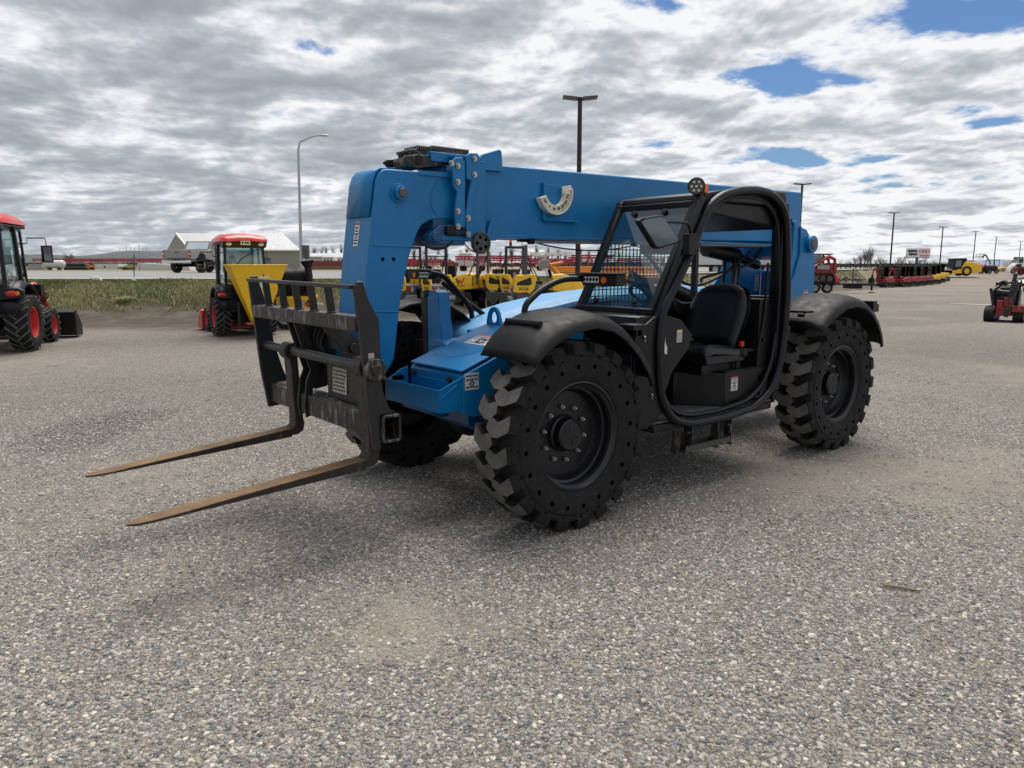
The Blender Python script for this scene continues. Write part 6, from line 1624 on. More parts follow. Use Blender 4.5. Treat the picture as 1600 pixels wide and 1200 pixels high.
# lot light poles with twin heads and concrete bases
A_ = 6.4
poles = [(903, 152, 4.37*A_, 'tall dark lot light pole rising behind the boom', 0.), (1249, 287, 8.98*A_, 'dark lot light pole whose heads show above the boom tail', -.5), (1395, 332, 13.86*A_, 'dark lot light pole left of the billboard, on a concrete block', -.85),
         (1473, 354, 18.5*A_, 'dark lot light pole at the yellow wheel loader', .2), (1525, 361, 23.2*A_, 'thin distant lot light pole left of the white boom lift', .6), (1558, 370, 27.9*A_, 'thin distant lot light pole left of the green sign', .8), (1597, 377, 32.5*A_, 'most distant lot light pole at the right edge', .9)]
for i, (u, v, D, lab, zb) in enumerate(poles):
    xb = W(u-(u-850)*.01, 430, D)[0]; zt = W(u, v, D)[1]
    if i < 3: zb = gz(xb, D-.5)
    t = thing('light_pole', lab, 'light pole', (xb, D, zb), 0, 'lot light poles'); h = zt-zb
    mb = MB().use('pole_brown'); mb.cyl((0, 0, 0), (0, 0, h), .10, .08, n=12); mb.build('pole', t)
    for s in (-1, 1):
        mb = MB().use('grey_machine'); mb.box((s*.08 if s > 0 else -.62, -.2, h-.10), (.62 if s > 0 else -.08, .2, h-.02), rot=Matrix.Rotation(s*-.10, 3, 'Y'), piv=(0, 0, h)); mb.bar((0, 0, h-.08), (s*.15, 0, h-.06), .08); mb.build('lamp_head', t, bevel=.01)
    if i: 
        mb = MB().use('concrete'); mb.box((-.75, -.5, -.3), (.75, .5, .95)); o = mb.build('concrete_block', bevel=.03); o.location = (xb-.8, D-.7, zb); tag(o, 'concrete block at the foot of the %s' % ['', 'lot light pole behind the boom tail', 'lot light pole left of the billboard', 'lot light pole by the yellow compactor', 'lot light pole left of the boom lift', 'lot light pole left of the green sign', 'most distant lot light pole'][i], 'concrete block', 'concrete blocks at the light poles')

# billboard and road sign
D = 150; x0, z1 = W(1418, 388, D); x1, z0 = W(1453, 402, D)
t = thing('billboard', 'white billboard with black text and red ovals above the mini excavators', 'billboard', ((x0+x1)/2, D, 0), 0); hw_ = (x1-x0)/2
mb = MB().use('sticker'); mb.box((-hw_, 0, z0), (hw_, .3, z1)); pn = mb.build('panel', t)
mb = MB().use('grey_machine'); mb.cyl((0, .5, -1), (0, .5, z0), .28); mb.bar((-hw_, .35, z0-.1), (hw_, .35, z0-.1), .15); mb.box((-hw_, .3, z0), (hw_, .4, z1)); mb.build('post', t)
for zf, xa, xb in ((.72, -.92, -.14), (.36, -.86, -.10)):
    mb = MB().use('ink'); x_ = xa; q_ = random.Random(5)
    while x_ < xb-.03:
        l_ = q_.uniform(.05, .10); hh = q_.uniform(.12, .15); mb.box((hw_*x_, -.03, z0+(z1-z0)*(zf-hh)), (hw_*min(xb, x_+l_), -.01, z0+(z1-z0)*(zf+hh*.7))); x_ += l_+.012
    mb.build('lettering', pn)
mb = MB().use('sticker_red')
for k in range(3):
    c = hw_*(.22+.26*k); q = [(c+.5*math.cos(a), z0+(z1-z0)*.66+.27*math.sin(a)) for a in [2*PI*j/18 for j in range(18)]]; q2 = [(c+(x_-c)*.75, z0+(z1-z0)*.66+(z_-z0-(z1-z0)*.66)*.65) for x_, z_ in q]; mb.ring(q, q2, 'y', -.03, -.01)
mb.box((hw_*.1, -.03, z0+.2), (hw_*.9, -.01, z0+.42)); mb.build('oval_mark', pn)
D = 165; x0, z1 = W(1575, 407, D); x1, z0 = W(1598, 419, D); t = thing('road_sign', 'green motorway direction sign at the right edge', 'road sign', (x0, D, 0), 0); w_ = x1-x0; xm = W(1584, 403, D)
mb = MB().use('sign_green'); mb.box((0, 0, z0), (w_, .12, z1)); mb.box((xm[0]-x0, 0, z1+.02), (w_, .12, xm[1]+.2)); pn = mb.build('panel', t, bevel=.02)
mb = MB().use('galv'); mb.bar((.6, .2, -1), (.6, .2, z1), .15); mb.bar((w_-.5, .2, -1), (w_-.5, .2, z1), .15); mb.build('post', t)
for zz_, xa, xb in ((z1-.55, .45, .75), (z1-1.15, .12, .46), (z1-1.15, .56, .90), (z1+.45, .60, .85)):
    mb = MB().use('galv'); x_ = xa
    while x_ < xb: mb.box((w_*x_, -.02, zz_-.16), (w_*(x_+.045), 0.005, zz_+.16)); x_ += .065
    mb.build('lettering', pn)
# ---------------------------------------------------------------- yellow tandem rollers
def roller(label, u, v, hd, beacon=True, logo=False, sc_=1., D=None):
    D = D or 1.6*FPX/(v-415); x = (u-800)/FPX*D*1.0
    t = thing('road_roller', label, 'roller', (x, D, 0), R(hd), 'yellow tandem rollers behind the telehandler', sc_)
    for xx in (-.72, .72):
        mb = MB().use('drum_steel'); mb.lathe([(.28, -.43), (.335, -.43), (.345, -.42), (.345, .42), (.335, .43), (.28, .43)], (0, 0, 0), 'y', 32, caps=False)
        mb.use('rim_black').lathe([(.28, -.40), (.10, -.34), (.001, -.34)], n=24, caps=False); mb.lathe([(.28, .40), (.10, .34), (.001, .34)], n=24, caps=False); mb.use('dark_steel').cyl((0, -.45, 0), (0, .45, 0), .06)
        d = mb.build('drum', t, smooth=35); d.location = (xx, 0, .345)
    mb = MB().use('grey_machine')
    for s in (-1, 1):
        for c in (-.72, .72):
            mb.prism([(c-.30, .72), (c+.30, .72), (c+.26, .50), (c+.07, .30), (c-.07, .30), (c-.26, .50)], 'y', s*.455-.02, s*.455+.02)
    mb.prism([(-1.15, .62), (-1.1, .95), (-.85, 1.02), (-.30, 1.0), (-.28, .72), (-.12, .50), (-.12, .40), (.12, .40), (.2, .70), (1.1, .72), (1.16, .62), (1.0, .60), (.72, .74), (-.72, .74)], 'y', -.40, .40)
    for c in (-1.17, 1.13): mb.box((c-.02, -.44, .42), (c+.04, .44, .50))
    mb.build('chassis', t, bevel=.015)
    mb = MB().use('yellow')
    rows = []
    for xx, z, ww in ((.16, 1.26, .37), (.20, 1.32, .39), (.45, 1.34, .40), (.80, 1.27, .40), (1.02, 1.16, .38), (1.14, .98, .34), (1.15, .72, .32)):
        rows.append([(xx, -ww, .70), (xx, -ww, z-.10), (xx, -ww*.9, z-.02), (xx, -ww*.4, z), (xx, ww*.4, z), (xx, ww*.9, z-.02), (xx, ww, z-.10), (xx, ww, .70)])
    mb.grid(rows); mb.add(rows[0], [tuple(range(8))]); hd_ = mb.build('hood', t, smooth=40)
    mb = MB().use('yellow'); mb.prism([(-1.12, .78), (-1.05, 1.18), (-.95, 1.30), (-.40, 1.34), (-.36, 1.20), (-.44, .84), (-.60, .70), (-.68, .76), (-.95, .74)], 'y', .36, .42); mb.prism([(-1.12, .78), (-1.05, 1.18), (-.95, 1.30), (-.40, 1.34), (-.36, 1.20), (-.44, .84), (-.60, .70), (-.68, .76), (-.95, .74)], 'y', -.42, -.36)
    sp1 = mb.build('side_panel', t, bevel=.02)
    for s in (-1, 1):
        mb = MB().use('ink'); mb.prism([(-1.0, .98), (-.98, 1.08), (-.55, 1.24), (-.52, 1.02), (-.62, .98)], 'y', s*.421-.002, s*.421+.002); mb.build('vent', sp1)
        if not logo: text('RD28', 'model_number', sp1, (-.78, s*.424, .87), face_rot((0, s, 0)), .13, 'ink', .001, bold=.003)
    if logo:
        for s in (1,):
            cxx = .62
            mb = MB().use('ink')
            for a_, b_ in ((-.16, -.08), ): pass
            def stroke(mbx, xa, za, xb, zb, w=.045): mbx.prism([(xa-w/2, za), (xa+w/2, za), (xb+w/2, zb), (xb-w/2, zb)], 'y', .40, .406)
            stroke(mb, cxx+.17, 1.16, cxx+.09, .98, .06); lg = mb.build('logo', hd_)
            mb = MB().use('sticker_red'); stroke(mb, cxx+.085, .98, cxx+.03, 1.12, .05); stroke(mb, cxx+.03, 1.12, cxx-.04, .98, .05); stroke(mb, cxx-.045, .98, cxx-.15, 1.18, .055); mb.build('logo_stroke', lg)
            mb = MB().use('ink')
            for q in range(7): mb.box((cxx+.13-.042*q-.03, .40, .90), (cxx+.13-.042*q, .404, .925))
            mb.build('lettering', hd_)
    mb = MB().use('vinyl'); mb.box((-.55, -.20, 1.0), (-.15, .20, 1.12)); mb.box((-.66, -.20, 1.10), (-.54, .20, 1.48)); mb.use('sticker').ring([(.05*math.cos(a), 1.32+.05*math.sin(a)) for a in [k*PI/6 for k in range(12)]], [(.032*math.cos(a), 1.32+.032*math.sin(a)) for a in [k*PI/6 for k in range(12)]], 'x', -.664, -.66); mb.build('seat', t, bevel=.02)
    mb = MB().use('plastic'); mb.tube([(.08, .15*math.cos(2*PI*k/20), 1.48+.15*math.sin(2*PI*k/20)*.5) for k in range(20)], .014, n=6, closed=True); mb.bar((.16, 0, 1.2), (.08, 0, 1.48), .07, .1); mb.tube([(.1, .25, 1.2), (.0, .3, 1.5), (-.1, .28, 1.45)], .012, n=5); mb.build('steering_wheel', t)
    mb = MB().use('rim_black' if beacon else 'grey_machine'); xr_ = -.05 if logo else -.70
    for s in (-1, 1): mb.bar((xr_, s*.37, .95), (xr_, s*.36, 2.18), .07, .085)
    mb.bar((xr_, -.395, 2.20), (xr_, .395, 2.20), .07, .085); rops = mb.build('roll_bar', t, bevel=.012)
    mb = MB().use('black_paint')
    for s in (-1, 1): mb.bar((xr_+.03, s*.34, 1.9), (xr_+.45, s*.38, 1.05), .03)
    mb.bar((xr_+.03, -.34, 1.9), (xr_+.03, .34, 1.9), .03); mb.tube([(-.3, .42, .95), (-.28, .43, 1.25), (.1, .43, 1.25), (.12, .42, .9)], .015, n=6); mb.build('grab_rail', t)
    if beacon:
        mb = MB().use('black_paint'); mb.cyl((xr_, .18, 2.24), (xr_, .18, 2.33), .035, .055); b_ = mb.build('beacon', t); mb = MB().use('amber'); mb.ball((xr_, .18, 2.38), .058, 8, sz=1.25); mb.build('lens', b_)
    for s in (-1, 1):
        mb = MB().use('lens_red'); mb.box((-1.19, s*.32-.035, .80), (-1.14, s*.32+.035, .92)); tl = mb.build('tail_lamp', t, bevel=.006); mb = MB().use('lamp_clear'); mb.box((-1.19, s*.20-.03, .74), (-1.14, s*.20+.03, .90)); mb.build('lens', tl)
    mb = MB().use('light_grey'); mb.box((-1.21, -.42, .50), (-1.12, .42, .62)); mb.box((-.80, .44, .70), (-.60, .50, .80)); mb.build('water_bar', t, bevel=.01)
    return t
roller('yellow roller with amber beacon, nearest the blue boom head', 668, 488, 124)
roller('yellow roller turned side on with large hood logo and no beacon', 753, 486, 152, False, True, 1.0)
roller('yellow roller with amber beacon, right of the roller with the hood logo', 787, 487, 124)
roller('yellow roller facing right with black seat and no beacon, beside the light pole', 853, 492, 6, False, False)
roller('yellow roller mostly hidden by the blue boom head', 630, 486, 124)
x, y = G(704, 488); mb = MB().use('rubber'); mb.lathe([(.25, -.11), (.42, -.13), (.48, -.08), (.48, .08), (.42, .13), (.25, .11)], (0, 0, 0), 'x', 26, caps=False); mb.use('plastic').box((-.14, -.3, .42), (.14, .3, 1.12)); o = mb.build('rubber_tower', bevel=.03); o.location = (x, y+.9, .50); tag(o, 'upright black rubber block standing between two yellow rollers', 'rubber block')

# ---- orange machines behind
D = 31.
x0 = W(866, 420, D)[0]; x1 = W(1052, 420, D)[0]
t = thing('boom_crane', 'long orange boom crane parked behind the rollers, seen again through the windscreen', 'crane', (x0, D, 0), 0); L1 = x1-x0
mb = MB().use('orange'); mb.box((0, 0, 1.28), (L1*.97, .35, 1.56)); mb.box((.2, -.03, 1.32), (L1*.4, .0, 1.38)); mb.build('boom', t, bevel=.02)
mb = MB().use('orange'); mb.prism([(1.7, .45), (1.7, 1.2), (2.2, 1.24), (4.7, 1.24), (4.9, 1.0), (4.9, .45)], 'y', -.6, 1.0); mb.build('body', t, bevel=.04)
mb = MB().use('black_paint'); mb.box((1.9, -.64, .55), (2.9, -.6, 1.0)); mb.box((3.2, -.64, .8), (4.5, -.6, 1.1)); mb.box((.4, .0, .5), (1.7, .6, 1.26)); mb.build('engine_cover', t)
for xx in (2.1, 4.3):
    for s in (-.6, .9): ag_wheel(t, (xx, s, .42), .42, .28, -1 if s < 0 else 1, rimc='orange', n=16)
D = 29.; x = (872-800)/FPX*D; t = thing('mini_excavator', 'orange mini excavator arm raised beside the light pole, behind the rollers', 'excavator', (x, D, 0), 0)
mb = MB().use('orange'); mb.tube([(.3, 0, .8), (-.1, 0, 1.35), (-.35, 0, 1.62)], [.12, .10, .07], n=8); mb.tube([(-.35, 0, 1.62), (.15, 0, 1.72)], .06, n=8); mb.build('boom', t)
mb = MB().use('light_grey'); mb.prism([(-.75, 1.45), (-.8, 1.75), (-.6, 1.86), (-.35, 1.78), (-.4, 1.5)], 'y', -.22, .22); mb.build('bucket', t, bevel=.02)
mb = MB().use('orange'); mb.prism([(.2, .5), (.2, .95), (.6, 1.1), (1.5, 1.05), (1.6, .55)], 'y', -.5, .5); mb.build('body', t, bevel=.05)
mb = MB().use('rubber'); 
for s in (-.45, .45): mb.prism([(-.1, .12), (0, .0), (1.5, .0), (1.6, .12), (1.6, .3), (1.5, .42), (0, .42), (-.1, .3)], 'y', s-.12, s+.12)
mb.build('track', t, bevel=.03)

# ---- white semi trailer seen through the cab
D = 56.; x0 = W(1080, 400, D)[0]; t = thing('semi_trailer', 'long white semi trailer seen through the open cab above the seat', 'trailer', (x0, D, .9), R(4))
mb = MB().use('tank_white'); mb.box((0, 0, .75), (7.4, 2.4, 2.3)); mb.build('body', t, bevel=.03)
mb = MB().use('black_paint'); mb.box((0, .2, .60), (7.4, 2.2, .745)); mb.box((4.6, .5, .2), (5.2, 1.8, .6)); mb.build('chassis', t)
for xx in (1.9, 2.8, 5.9, 6.8):
    mb = MB().use('rubber'); mb.lathe([(.22, -.12), (.42, -.14), (.44, 0), (.42, .14), (.22, .12)], (0, 0, 0), 'y', 20, caps=False); mb.use('galv').lathe([(.22, -.12), (.15, -.06), (.001, -.05)], (0, 0, 0), 'y', 16, caps=False); o = mb.build('wheel', t); o.location = (xx, .15, .44)

# ---------------------------------------------------------------- right side: loader on trailer
def track_unit(t, x0, x1, h, y0, y1, name='track'):
    mb = MB().use('rubber'); r_ = h/2
    pts = [(x0+r_-r_*math.sin(a)*1.0, r_-r_*math.cos(a)) for a in [PI*k/8 for k in range(9)]]+[(x1-r_+r_*math.sin(a), r_+r_*math.cos(a)) for a in [PI*k/8 for k in range(9)]]
    inn = [(x0+r_+(x-x0-r_)*.8, r_+(z-r_)*.8) if x < (x0+x1)/2 else (x1-r_+(x-x1+r_)*.8, r_+(z-r_)*.8) for x, z in pts]
    mb.ring(pts, inn, 'y', y0, y1)
    n = max(8, int((x1-x0)*2.4/.12))
    for i in range(n):
        f = i/n*2
        xx = x0+r_+(x1-x0-2*r_)*(f if f < 1 else 2-f); z = 0 if f < 1 else h
        mb.box((xx-.02, y0, z-.015), (xx+.02, y1, z+.015))
    tr = mb.build(name, t)
    mb = MB().use('dark_steel')
    for k in range(4): xx = x0+r_+(x1-x0-2*r_)*k/3; mb.cyl((xx, y0+.03, r_*.9), (xx, y1-.03, r_*.9), r_*.62, n=12)
    mb.build('track_roller', tr)
    return tr
D = 49.; zb = gz(21, D)
t = thing('flatbed_trailer', 'black tandem axle flatbed trailer carrying the red track loader', 'trailer', (W(1262, 440, D)[0], D, zb), R(-2))
mb = MB().use('black_paint'); mb.box((0, 0, .55), (4.1, 1.9, .66)); mb.bar((4.0, .95, .55), (5.0, .95, .50), .12); mb.bar((4.0, .2, .6), (4.9, .95, .5), .09); mb.bar((4.0, 1.7, .6), (4.9, .95, .5), .09); mb.bar((4.6, .95, .15), (4.6, .95, 1.2), .1); mb.box((4.45, .8, .0), (4.75, 1.1, .06))
mb.box((2.9, .3, .3), (3.7, 1.5, .55)); mb.build('bed', t, bevel=.01)
mb = MB().use('black_paint'); mb.prism([(.05, .5), (.15, .8), (1.55, .8), (1.7, .5), (1.6, .5), (1.5, .72), (.2, .72), (.12, .5)], 'y', -.25, .05); mb.build('fender', t)
for xx in (.45, 1.25): ag_wheel(t, (xx, -.08, .36), .36, .22, -1, rimc='light_grey', n=22, lug=.01, angle=.05); ag_wheel(t, (xx, 1.98, .36), .36, .22, 1, rimc='light_grey', n=22, lug=.01, angle=.05)
sl = thing('track_loader', 'red and black compact track loader standing on the black trailer', 'track loader', (W(1258, 440, D)[0], D+.2, zb+.665), R(-2))
track_unit(sl, 0, 2.0, .62, 0, .35); track_unit(sl, 0, 2.0, .62, 1.2, 1.55)
mb = MB().use('dark_red'); mb.prism([(.1, .55), (.1, 1.1), (.6, 1.25), (1.45, 1.15), (2.1, 1.25), (2.15, .45), (1.7, .40), (.6, .45)], 'y', .3, 1.25); mb.box((1.75, .25, .6), (2.2, 1.3, 1.32)); mb.build('body', sl, bevel=.03)
mb = MB().use('black_paint')
for a, b_ in (((.15, .35, .9), (.1, .35, 1.85)), ((1.35, .35, 1.2), (1.3, .35, 1.9)), ((.15, 1.2, .9), (.1, 1.2, 1.85)), ((1.35, 1.2, 1.2), (1.3, 1.2, 1.9))): mb.bar(a, b_, .08)
mb.box((.0, .30, 1.84), (1.9, 1.25, 1.92)); cb_ = mb.build('cab', sl, bevel=.02)
mb = MB().use('dark_glass'); mb.box((.18, .33, 1.1), (1.3, .36, 1.82)); mb.build('side_window', cb_)
for s in (.22, 1.28):
    mb = MB().use('dark_red'); mb.tube([(2.0, s, 1.55), (1.6, s, 1.75), (.9, s, 1.25), (-.2, s, .6), (-.4, s, .25)], .10, n=4, rad=.05); mb.bar((2.05, s, .8), (2.0, s, 1.6), .15); a_ = mb.build('lift_arm', sl, bevel=.01)
    if s < 1: mb = MB().use('sticker'); mb.bar((.05, s-.09, .78), (.85, s-.09, 1.22), .02, .07); mb.use('light_grey').box((.9, .18, .9), (1.7, .24, 1.15)); mb.build('stripe', a_)
mb = MB().use('red'); mb.box((0, 0, 0), (.35, .5, .38)); mb.box((.05, .05, .38), (.2, .2, .5)); o = mb.build('fuel_can', bevel=.03); x = W(1308, 438, D)[0]; o.location = (x, D+.3, zb+.665); tag(o, 'red box on the trailer bed just right of the track loader', 'box')
mb = MB().use('dark_steel')
for k in range(9): mb.bar((rnd.uniform(0, 1.6), rnd.uniform(0, 1), rnd.uniform(.02, .2)), (rnd.uniform(0, 1.9), rnd.uniform(0, 1), rnd.uniform(.05, .35)), .06)
mb.bar((.8, .4, .0), (.8, .4, .95), .06); mb.bar((.8, .4, .5), (1.05, .4, .5), .05)
o = mb.build('attachment_frame'); o.location = (W(1322, 438, D)[0], D+.4, zb+.70); tag(o, 'black steel attachment frame lying on the trailer right of the red box', 'attachment')

# ---- row of mini excavators
def mini_ex(name, label, body, group):
    t = thing(name, label, 'excavator', (0, 0, 0), 0, group)
    track_unit(t, -.9, .9, .45, -.75, -.45); track_unit(t, -.9, .9, .45, .45, .75)
    mb = MB().use(body); mb.prism([(-.9, .55), (-.95, 1.0), (-.6, 1.15), (.1, 1.1), (.65, .9), (.7, .55)], 'y', -.65, .65); mb.box((.55, -.35, .5), (.85, .0, .95)); mb.build('body', t, bevel=.05)
    mb = MB().use('sticker'); mb.box((-.8, -.66, .75), (-.45, -.652, .9)); mb.build('stripe', t)
    mb = MB().use('black_paint')
    for x in (-.35, .62):
        for y in (-.62, .15): mb.bar((x, y, .9), (x*.95, y, 2.35), .07)
    mb.box((-.40, -.66, 2.33), (.68, .2, 2.42)); c = mb.build('cab', t, bevel=.02)
    mb = MB().use('dark_glass'); mb.box((-.32, -.63, 1.0), (.60, -.60, 2.3)); mb.box((.60, -.6, .95), (.62, .13, 2.3)); mb.box((-.35, -.6, 1.2), (-.33, .13, 2.3)); mb.build('window', c)
    mb = MB().use(body); mb.tube([(.8, -.15, .85), (1.5, -.15, 2.0), (2.0, -.15, 2.15)], [.13, .13, .09], n=6); mb.tube([(1.95, -.15, 2.15), (2.35, -.15, 1.1)], .08, n=6); mb.build('boom', t)
    mb = MB().use('black_paint'); mb.prism([(2.2, 1.1), (2.5, 1.1), (2.55, .6), (2.2, .45), (2.0, .65)], 'y', -.4, .1); mb.build('bucket', t); mb = MB().use('black_paint'); mb.box((1.15, -.7, .05), (1.22, .7, .42)); mb.bar((.6, -.4, .25), (1.15, -.4, .25), .08); mb.bar((.6, .4, .25), (1.15, .4, .25), .08); mb.build('blade', t)
    return t
mr_ = mini_ex('mini_excavator', 'x', 'dark_red', 'red mini excavators in the row'); my_ = mini_ex('mini_excavator', 'x', 'ex_yellow', 'yellow mini excavators in the row')
row = [(1403, 86, 'r', 'nearest red mini excavator of the row, just right of the concrete block'), (1416, 89, 'r', 'second red mini excavator from the near end of the row'), (1427, 92, 'r', 'third red mini excavator of the row, below the billboard'),
       (1438, 95, 'r', 'last red mini excavator, standing next to the first yellow one'), (1450, 98, 'y', 'first yellow mini excavator, standing next to the last red one'), (1457, 101, 'y', 'middle yellow mini excavator of the row'), (1464, 104, 'y', 'last yellow mini excavator at the far end of the row'),
       (1377, 84, 'r', 'red mini excavator left of the tall light pole with its arm reaching left'), (1387, 88, 'r', 'red mini excavator directly behind the light pole left of the row')]
used = {'r': 0, 'y': 0}
for u, D, c, lab in row:
    src = mr_ if c == 'r' else my_
    o = src if not used[c] else copy_tree(src)
    used[c] = 1; x = (u-800)/FPX*D; o.location = (x, D, gz(x, min(D, edge(x)))); o.rotation_euler = (0, 0, R(212)); o['label'] = lab

# ---- yellow wheel loader / compactor
D = 112.; x0, _ = W(1470, 420, D); zg = .05
t = thing('soil_compactor', 'big yellow wheeled compactor with black cab at the far end of the lot', 'compactor', (x0, D, zg), 0)
mb = MB().use('yellow'); mb.prism([(0, .3), (0, .85), (2.0, .85), (2.0, 1.0), (2.9, 1.0), (2.9, .4)], 'y', -1, 1); mb.build('front_frame', t, bevel=.04)
mb = MB().use('yellow'); mb.prism([(2.5, .9), (2.9, 1.9), (3.3, 2.15), (5.0, 1.95), (5.6, 1.4), (5.6, .6), (4.4, .4), (3.0, .4)], 'y', -1, 1); mb.build('engine_hood', t, bevel=.12, seg=3)
mb = MB().use('black_paint'); mb.prism([(1.3, .95), (1.5, 2.4), (1.2, 2.5), (1.4, 2.62), (3.2, 2.66), (3.4, 2.4), (3.0, 2.0), (2.5, 1.0)], 'y', -.85, .85); c = mb.build('cab', t, bevel=.05); mb = MB().use('dark_glass'); mb.prism([(1.6, 1.4), (1.7, 2.35), (2.5, 2.35), (2.5, 1.4)], 'y', -.87, -.855); mb.build('window', c)
ag_wheel(t, (3.3, -.9, .75), .75, .5, -1, rimc='yellow', n=16); ag_wheel(t, (3.3, .9, .75), .75, .5, 1, rimc='yellow', n=16)
mb = MB().use('drum_steel'); mb.cyl((.6, -1, .6), (.6, 1, .6), .6, n=28); mb.build('drum', t)
# red machines, boom lift
D = 122.; x0 = W(1526, 420, D)[0]
t = thing('red_implement', 'red implement left of the white boom lift', 'implement', (x0, D, .28), 0)
mb = MB().use('rack_red'); mb.prism([(0, .3), (0, 1.3), (.9, 1.5), (1.0, .3)], 'y', 0, 1); mb.bar((.3, 0, .3), (1.4, 0, 1.5), .2); mb.build('frame', t, bevel=.03); ag_wheel(t, (.6, -.1, .35), .35, .25, -1, rimc='light_grey', n=14)
x0 = W(1534, 420, 124)[0]; t = thing('boom_lift', 'white boom lift with raised arm and dark basket in the distance', 'boom lift', (x0, 124, .28), 0)
mb = MB().use('rack_red'); mb.prism([(-.6, .4), (-.6, 1.2), (.2, 1.4), (.7, 1.3), (.7, .4)], 'y', -.6, .6); mb.build('body', t, bevel=.05)
mb = MB().use('tank_white'); mb.tube([(1.4, 0, 1.6), (.5, 0, 3.0)], .16, n=8); mb.build('arm', t); mb = MB().use('black_paint'); mb.tube([(.5, 0, 3.0), (.2, 0, 3.05), (-.1, 0, 2.7)], .14, n=8); mb.build('jib', t)
mb = MB().use('dark_steel')
for z in (2.4, 2.85, 3.2):
    mb.tube([(-.9, -.4, z), (-.1, -.4, z), (-.1, .4, z), (-.9, .4, z)], .03, n=5, closed=True)
for x in (-.9, -.1):
    for y in (-.4, .4): mb.bar((x, y, 2.4), (x, y, 3.2), .05)
mb.build('basket', t); ag_wheel(t, (-.3, -.6, .4), .4, .25, -1, rimc='light_grey', n=14); ag_wheel(t, (.5, -.6, .4), .4, .25, -1, rimc='light_grey', n=14)
x0 = W(1544, 420, 122)[0]; t = thing('forklift', 'dark open cab forklift right of the white boom lift', 'forklift', (x0, 122, .28), 0)
mb = MB().use('black_paint'); mb.box((0, 0, .4), (1.6, 1.2, 1.2))
for x in (.2, 1.7):
    for y in (0, 1.1): mb.bar((x, y, 1.1), (x, y, 2.2), .08)
mb.box((.1, -.1, 2.15), (1.8, 1.2, 2.25)); mb.build('body', t, bevel=.02); ag_wheel(t, (.3, 0, .35), .35, .25, -1, rimc='light_grey', n=14); ag_wheel(t, (1.4, 0, .35), .35, .25, -1, rimc='light_grey', n=14)
for k in range(5):
    u = 1557+k*4.6; x0 = W(u, 425, 128)[0]; mb = MB().use('orange' if k % 2 == 0 else 'yellow'); rr2 = .32+.05*(k % 3); mb.cyl((0, -.4, rr2), (0, .4, rr2), rr2, n=16); mb.use('light_grey').cyl((0, -.42, rr2), (0, -.4, rr2), rr2*.5, n=12); mb.use('yellow').bar((-.3, 0, .25), (.4, 0, .45), .25)
    o = mb.build('small_compactor', bevel=.02); o.location = (x0, 128, .5); tag(o, 'small orange machine in the distant line left of the green sign, %s from left' % ORD[k], 'small machine', 'distant small orange machines')
x0 = W(1578, 425, 118)[0]; t = thing('white_loader', 'small white skid loader below the green sign', 'loader', (x0, 118, .3), 0)
mb = MB().use('tank_white'); mb.prism([(0, .3), (.3, 1.1), (1.0, 1.7), (2.0, 1.7), (2.0, .4)], 'y', 0, 1.2); mb.bar((-.6, 0, .5), (1.0, 0, 1.6), .15); mb.build('body', t, bevel=.04); mb = MB().use('black_paint'); mb.box((.9, -.02, 1.0), (1.7, .0, 1.5)); mb.build('opening', t); ag_wheel(t, (.5, 0, .4), .4, .25, -1, rimc='light_grey', n=14); ag_wheel(t, (1.6, 0, .4), .4, .25, -1, rimc='light_grey', n=14)
x0 = W(1590, 425, 110)[0]; t = thing('dark_tractor', 'dark red tractor with flat canopy cut by the right edge below the green sign', 'tractor', (x0, 110, .2), 0)
mb = MB().use('dull_red'); mb.prism([(0, .5), (0, 1.2), (2.2, 1.3), (2.2, .5)], 'y', 0, 1); mb.build('body', t, bevel=.04); mb = MB().use('black_paint'); mb.box((-.3, -.1, 2.1), (2.4, 1.1, 2.2)); mb.bar((.2, 0, 1.1), (.2, 0, 2.1), .08); mb.bar((1.9, 0, 1.1), (1.9, 0, 2.1), .08); mb.build('canopy', t); ag_wheel(t, (.5, 0, .5), .5, .35, -1, n=16, rimc='dull_red'); ag_wheel(t, (1.9, 0, .5), .5, .35, -1, n=16, rimc='dull_red')
for k in range(2):
    x0 = W(1476+k*20, 411, 140)[0]; camper(['distant olive green truck body behind the compactor hood', 'white trailer behind the distant machines at right'][k], 1505 if k == 0 else 1578, 1524 if k == 0 else 1592, 409 if k == 0 else 419, 140, 'far_trailer', 'far trailers at right')
# quad bike at the right edge
x, y = G(1606, 452); t = thing('quad_bike', 'black and white quad bike cut off by the right edge', 'quad bike', (x, y, gz(x, y)), R(200))
mb = MB().use('plastic'); mb.prism([(-.8, .5), (-.7, .8), (-.2, .85), (0, .7), (.4, .9), (.8, .7), (.7, .5)], 'y', -.3, .3); mb.bar((.35, -.4, 1.0), (.35, .4, 1.0), .05); mb.use('tank_white').prism([(.3, .7), (.5, .95), (.9, .75), (.85, .6)], 'y', -.4, .4); mb.build('body', t, bevel=.03)
for xx in (-.6, .6):
    for s in (-1, 1): ag_wheel(t, (xx, s*.42, .32), .32, .25, s, rimc='rim_black', n=16)

# ---------------------------------------------------------------- stump grinder / trencher on rubber tracks
x, y = G(1569, 502); t = thing('walk_behind_trencher', 'rusty red walk behind trencher on rubber tracks near the right edge', 'trencher', (x, y, 0), R(50), None, 1.0)
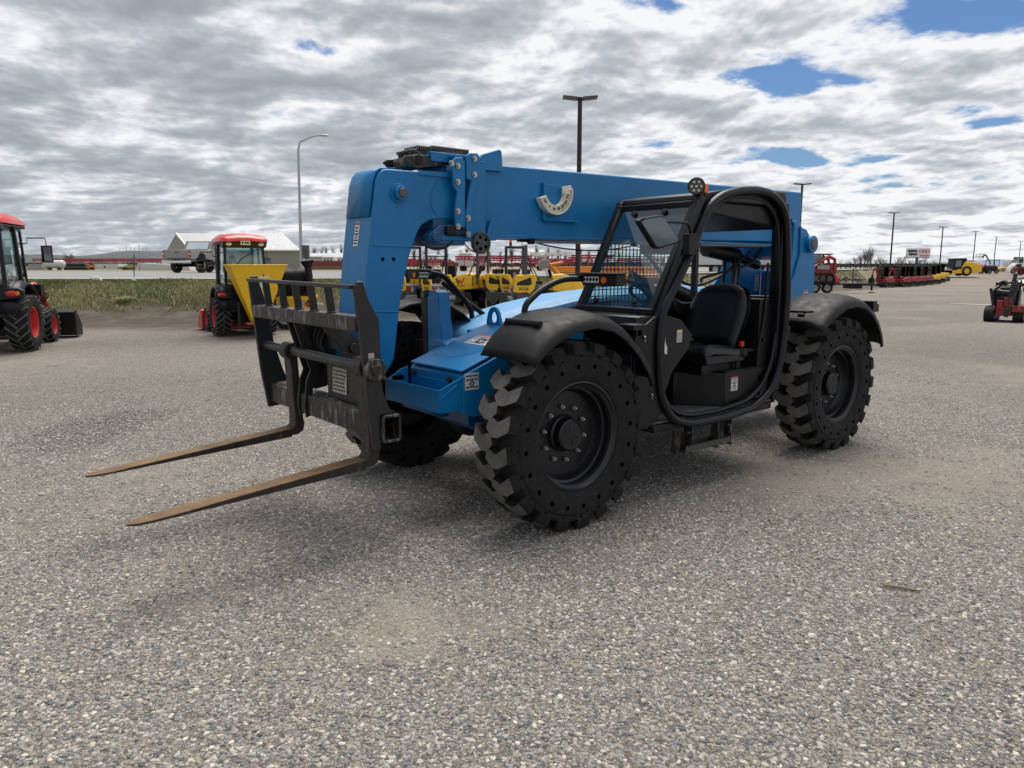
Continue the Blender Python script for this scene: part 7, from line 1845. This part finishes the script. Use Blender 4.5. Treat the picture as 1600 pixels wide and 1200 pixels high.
# local x away from the camera, y to the left
track_unit(t, -.55, .75, .42, .20, .46); track_unit(t, -.55, .75, .42, -.50, -.24)
mb = MB().use('dull_red'); mb.box((-.5, -.20, .18), (.7, .18, .42)); mb.box((-.45, -.05, .40), (-.1, .12, .62)); mb.prism([(-.56, .36), (-.56, .44), (.2, .50), (.6, .44), (.6, .36)], 'y', -.52, -.22); mb.box((-.58, -.54, .30), (-.52, -.22, .48)); mb.box((-.56, .20, .34), (-.45, .26, .46)); mb.build('chassis', t, bevel=.01)
mb = MB().use('amber'); mb.bar((-.585, -.42, .34), (-.585, -.38, .46), .012, .012); mb.bar((-.585, -.34, .34), (-.585, -.38, .46), .012, .012); mb.build('warning_mark', t)
mb = MB().use('black_paint'); mb.box((-.3, -.30, .42), (.5, .24, .92)); mb.box((-.25, -.2, .9), (.4, .16, 1.04)); mb.cyl((-.32, -.2, .8), (-.32, .2, .84), .09, n=14); mb.bar((-.3, .26, .4), (-.1, .40, .95), .07); mb.bar((-.35, -.3, .45), (-.3, -.34, 1.2), .05); mb.box((-.42, -.12, .5), (-.28, .12, .75)); mb.box((-.05, .1, 1.0), (.25, .3, 1.12)); mb.build('engine', t, bevel=.02)
mb = MB().use('dark_red'); mb.box((-.54, .02, .38), (-.42, .16, .62)); mb.box((-.5, -.2, .44), (-.3, .0, .70)); mb.build('red_cover', t, bevel=.01)
mb = MB().use('worn_black'); mb.bar((-.50, -.08, .15), (-.38, -.20, 1.38), .10, .06); mb.bar((-.46, -.16, .3), (-.36, -.25, 1.1), .12, .05)
for k in range(14): mb.box((-.56+.009*k, -.14-.009*k, .2+.08*k), (-.50+.009*k, -.02-.009*k, .23+.08*k))
tb = mb.build('digging_bar', t, bevel=.004)
mb = MB().use('black_paint'); mb.tube([(-.3, .26, .45), (-.25, .30, .85), (-.15, .22, 1.0), (.1, .1, 1.05)], .05, n=8, rad=.1); mb.tube([(-.2, .05, 1.08), (-.15, -.2, 1.15), (-.1, -.38, 1.05)], .03, n=6); mb.tube([(-.2, -.2, 1.16), (-.15, -.36, 1.25)], .015, n=5); mb.cyl((-.1, .12, 1.08), (.15, .10, 1.10), .09, n=14); mb.build('hose', t)
mb = MB().use('galv'); mb.tube([(-.25, .16, .5), (-.25, .16, .98), (-.25, -.12, 1.0)], .014, n=6, rad=.05); mb.build('guard_hoop', t)

# pale puddles of dried silt on the far gravel
for u, v, w_, l in ((1505, 474, .55, 'small pale silt patch on the gravel, left of the pair by the trencher'), (1540, 476, .8, 'pale silt patch on the gravel just left of the trencher')):
    x, y = G(u, v); mb = MB().use('puddle'); q = [(w_*math.cos(a)*(1+.25*math.sin(3*a+u)), .45*w_*math.sin(a)*(1+.2*math.cos(2*a)), .012) for a in [2*PI*k/24 for k in range(24)]]
    mb.add(q, [tuple(range(24))]); o = mb.build('silt_patch', smooth=0); o.location = (x, y, gzz(x, y)); o['kind'] = 'structure'
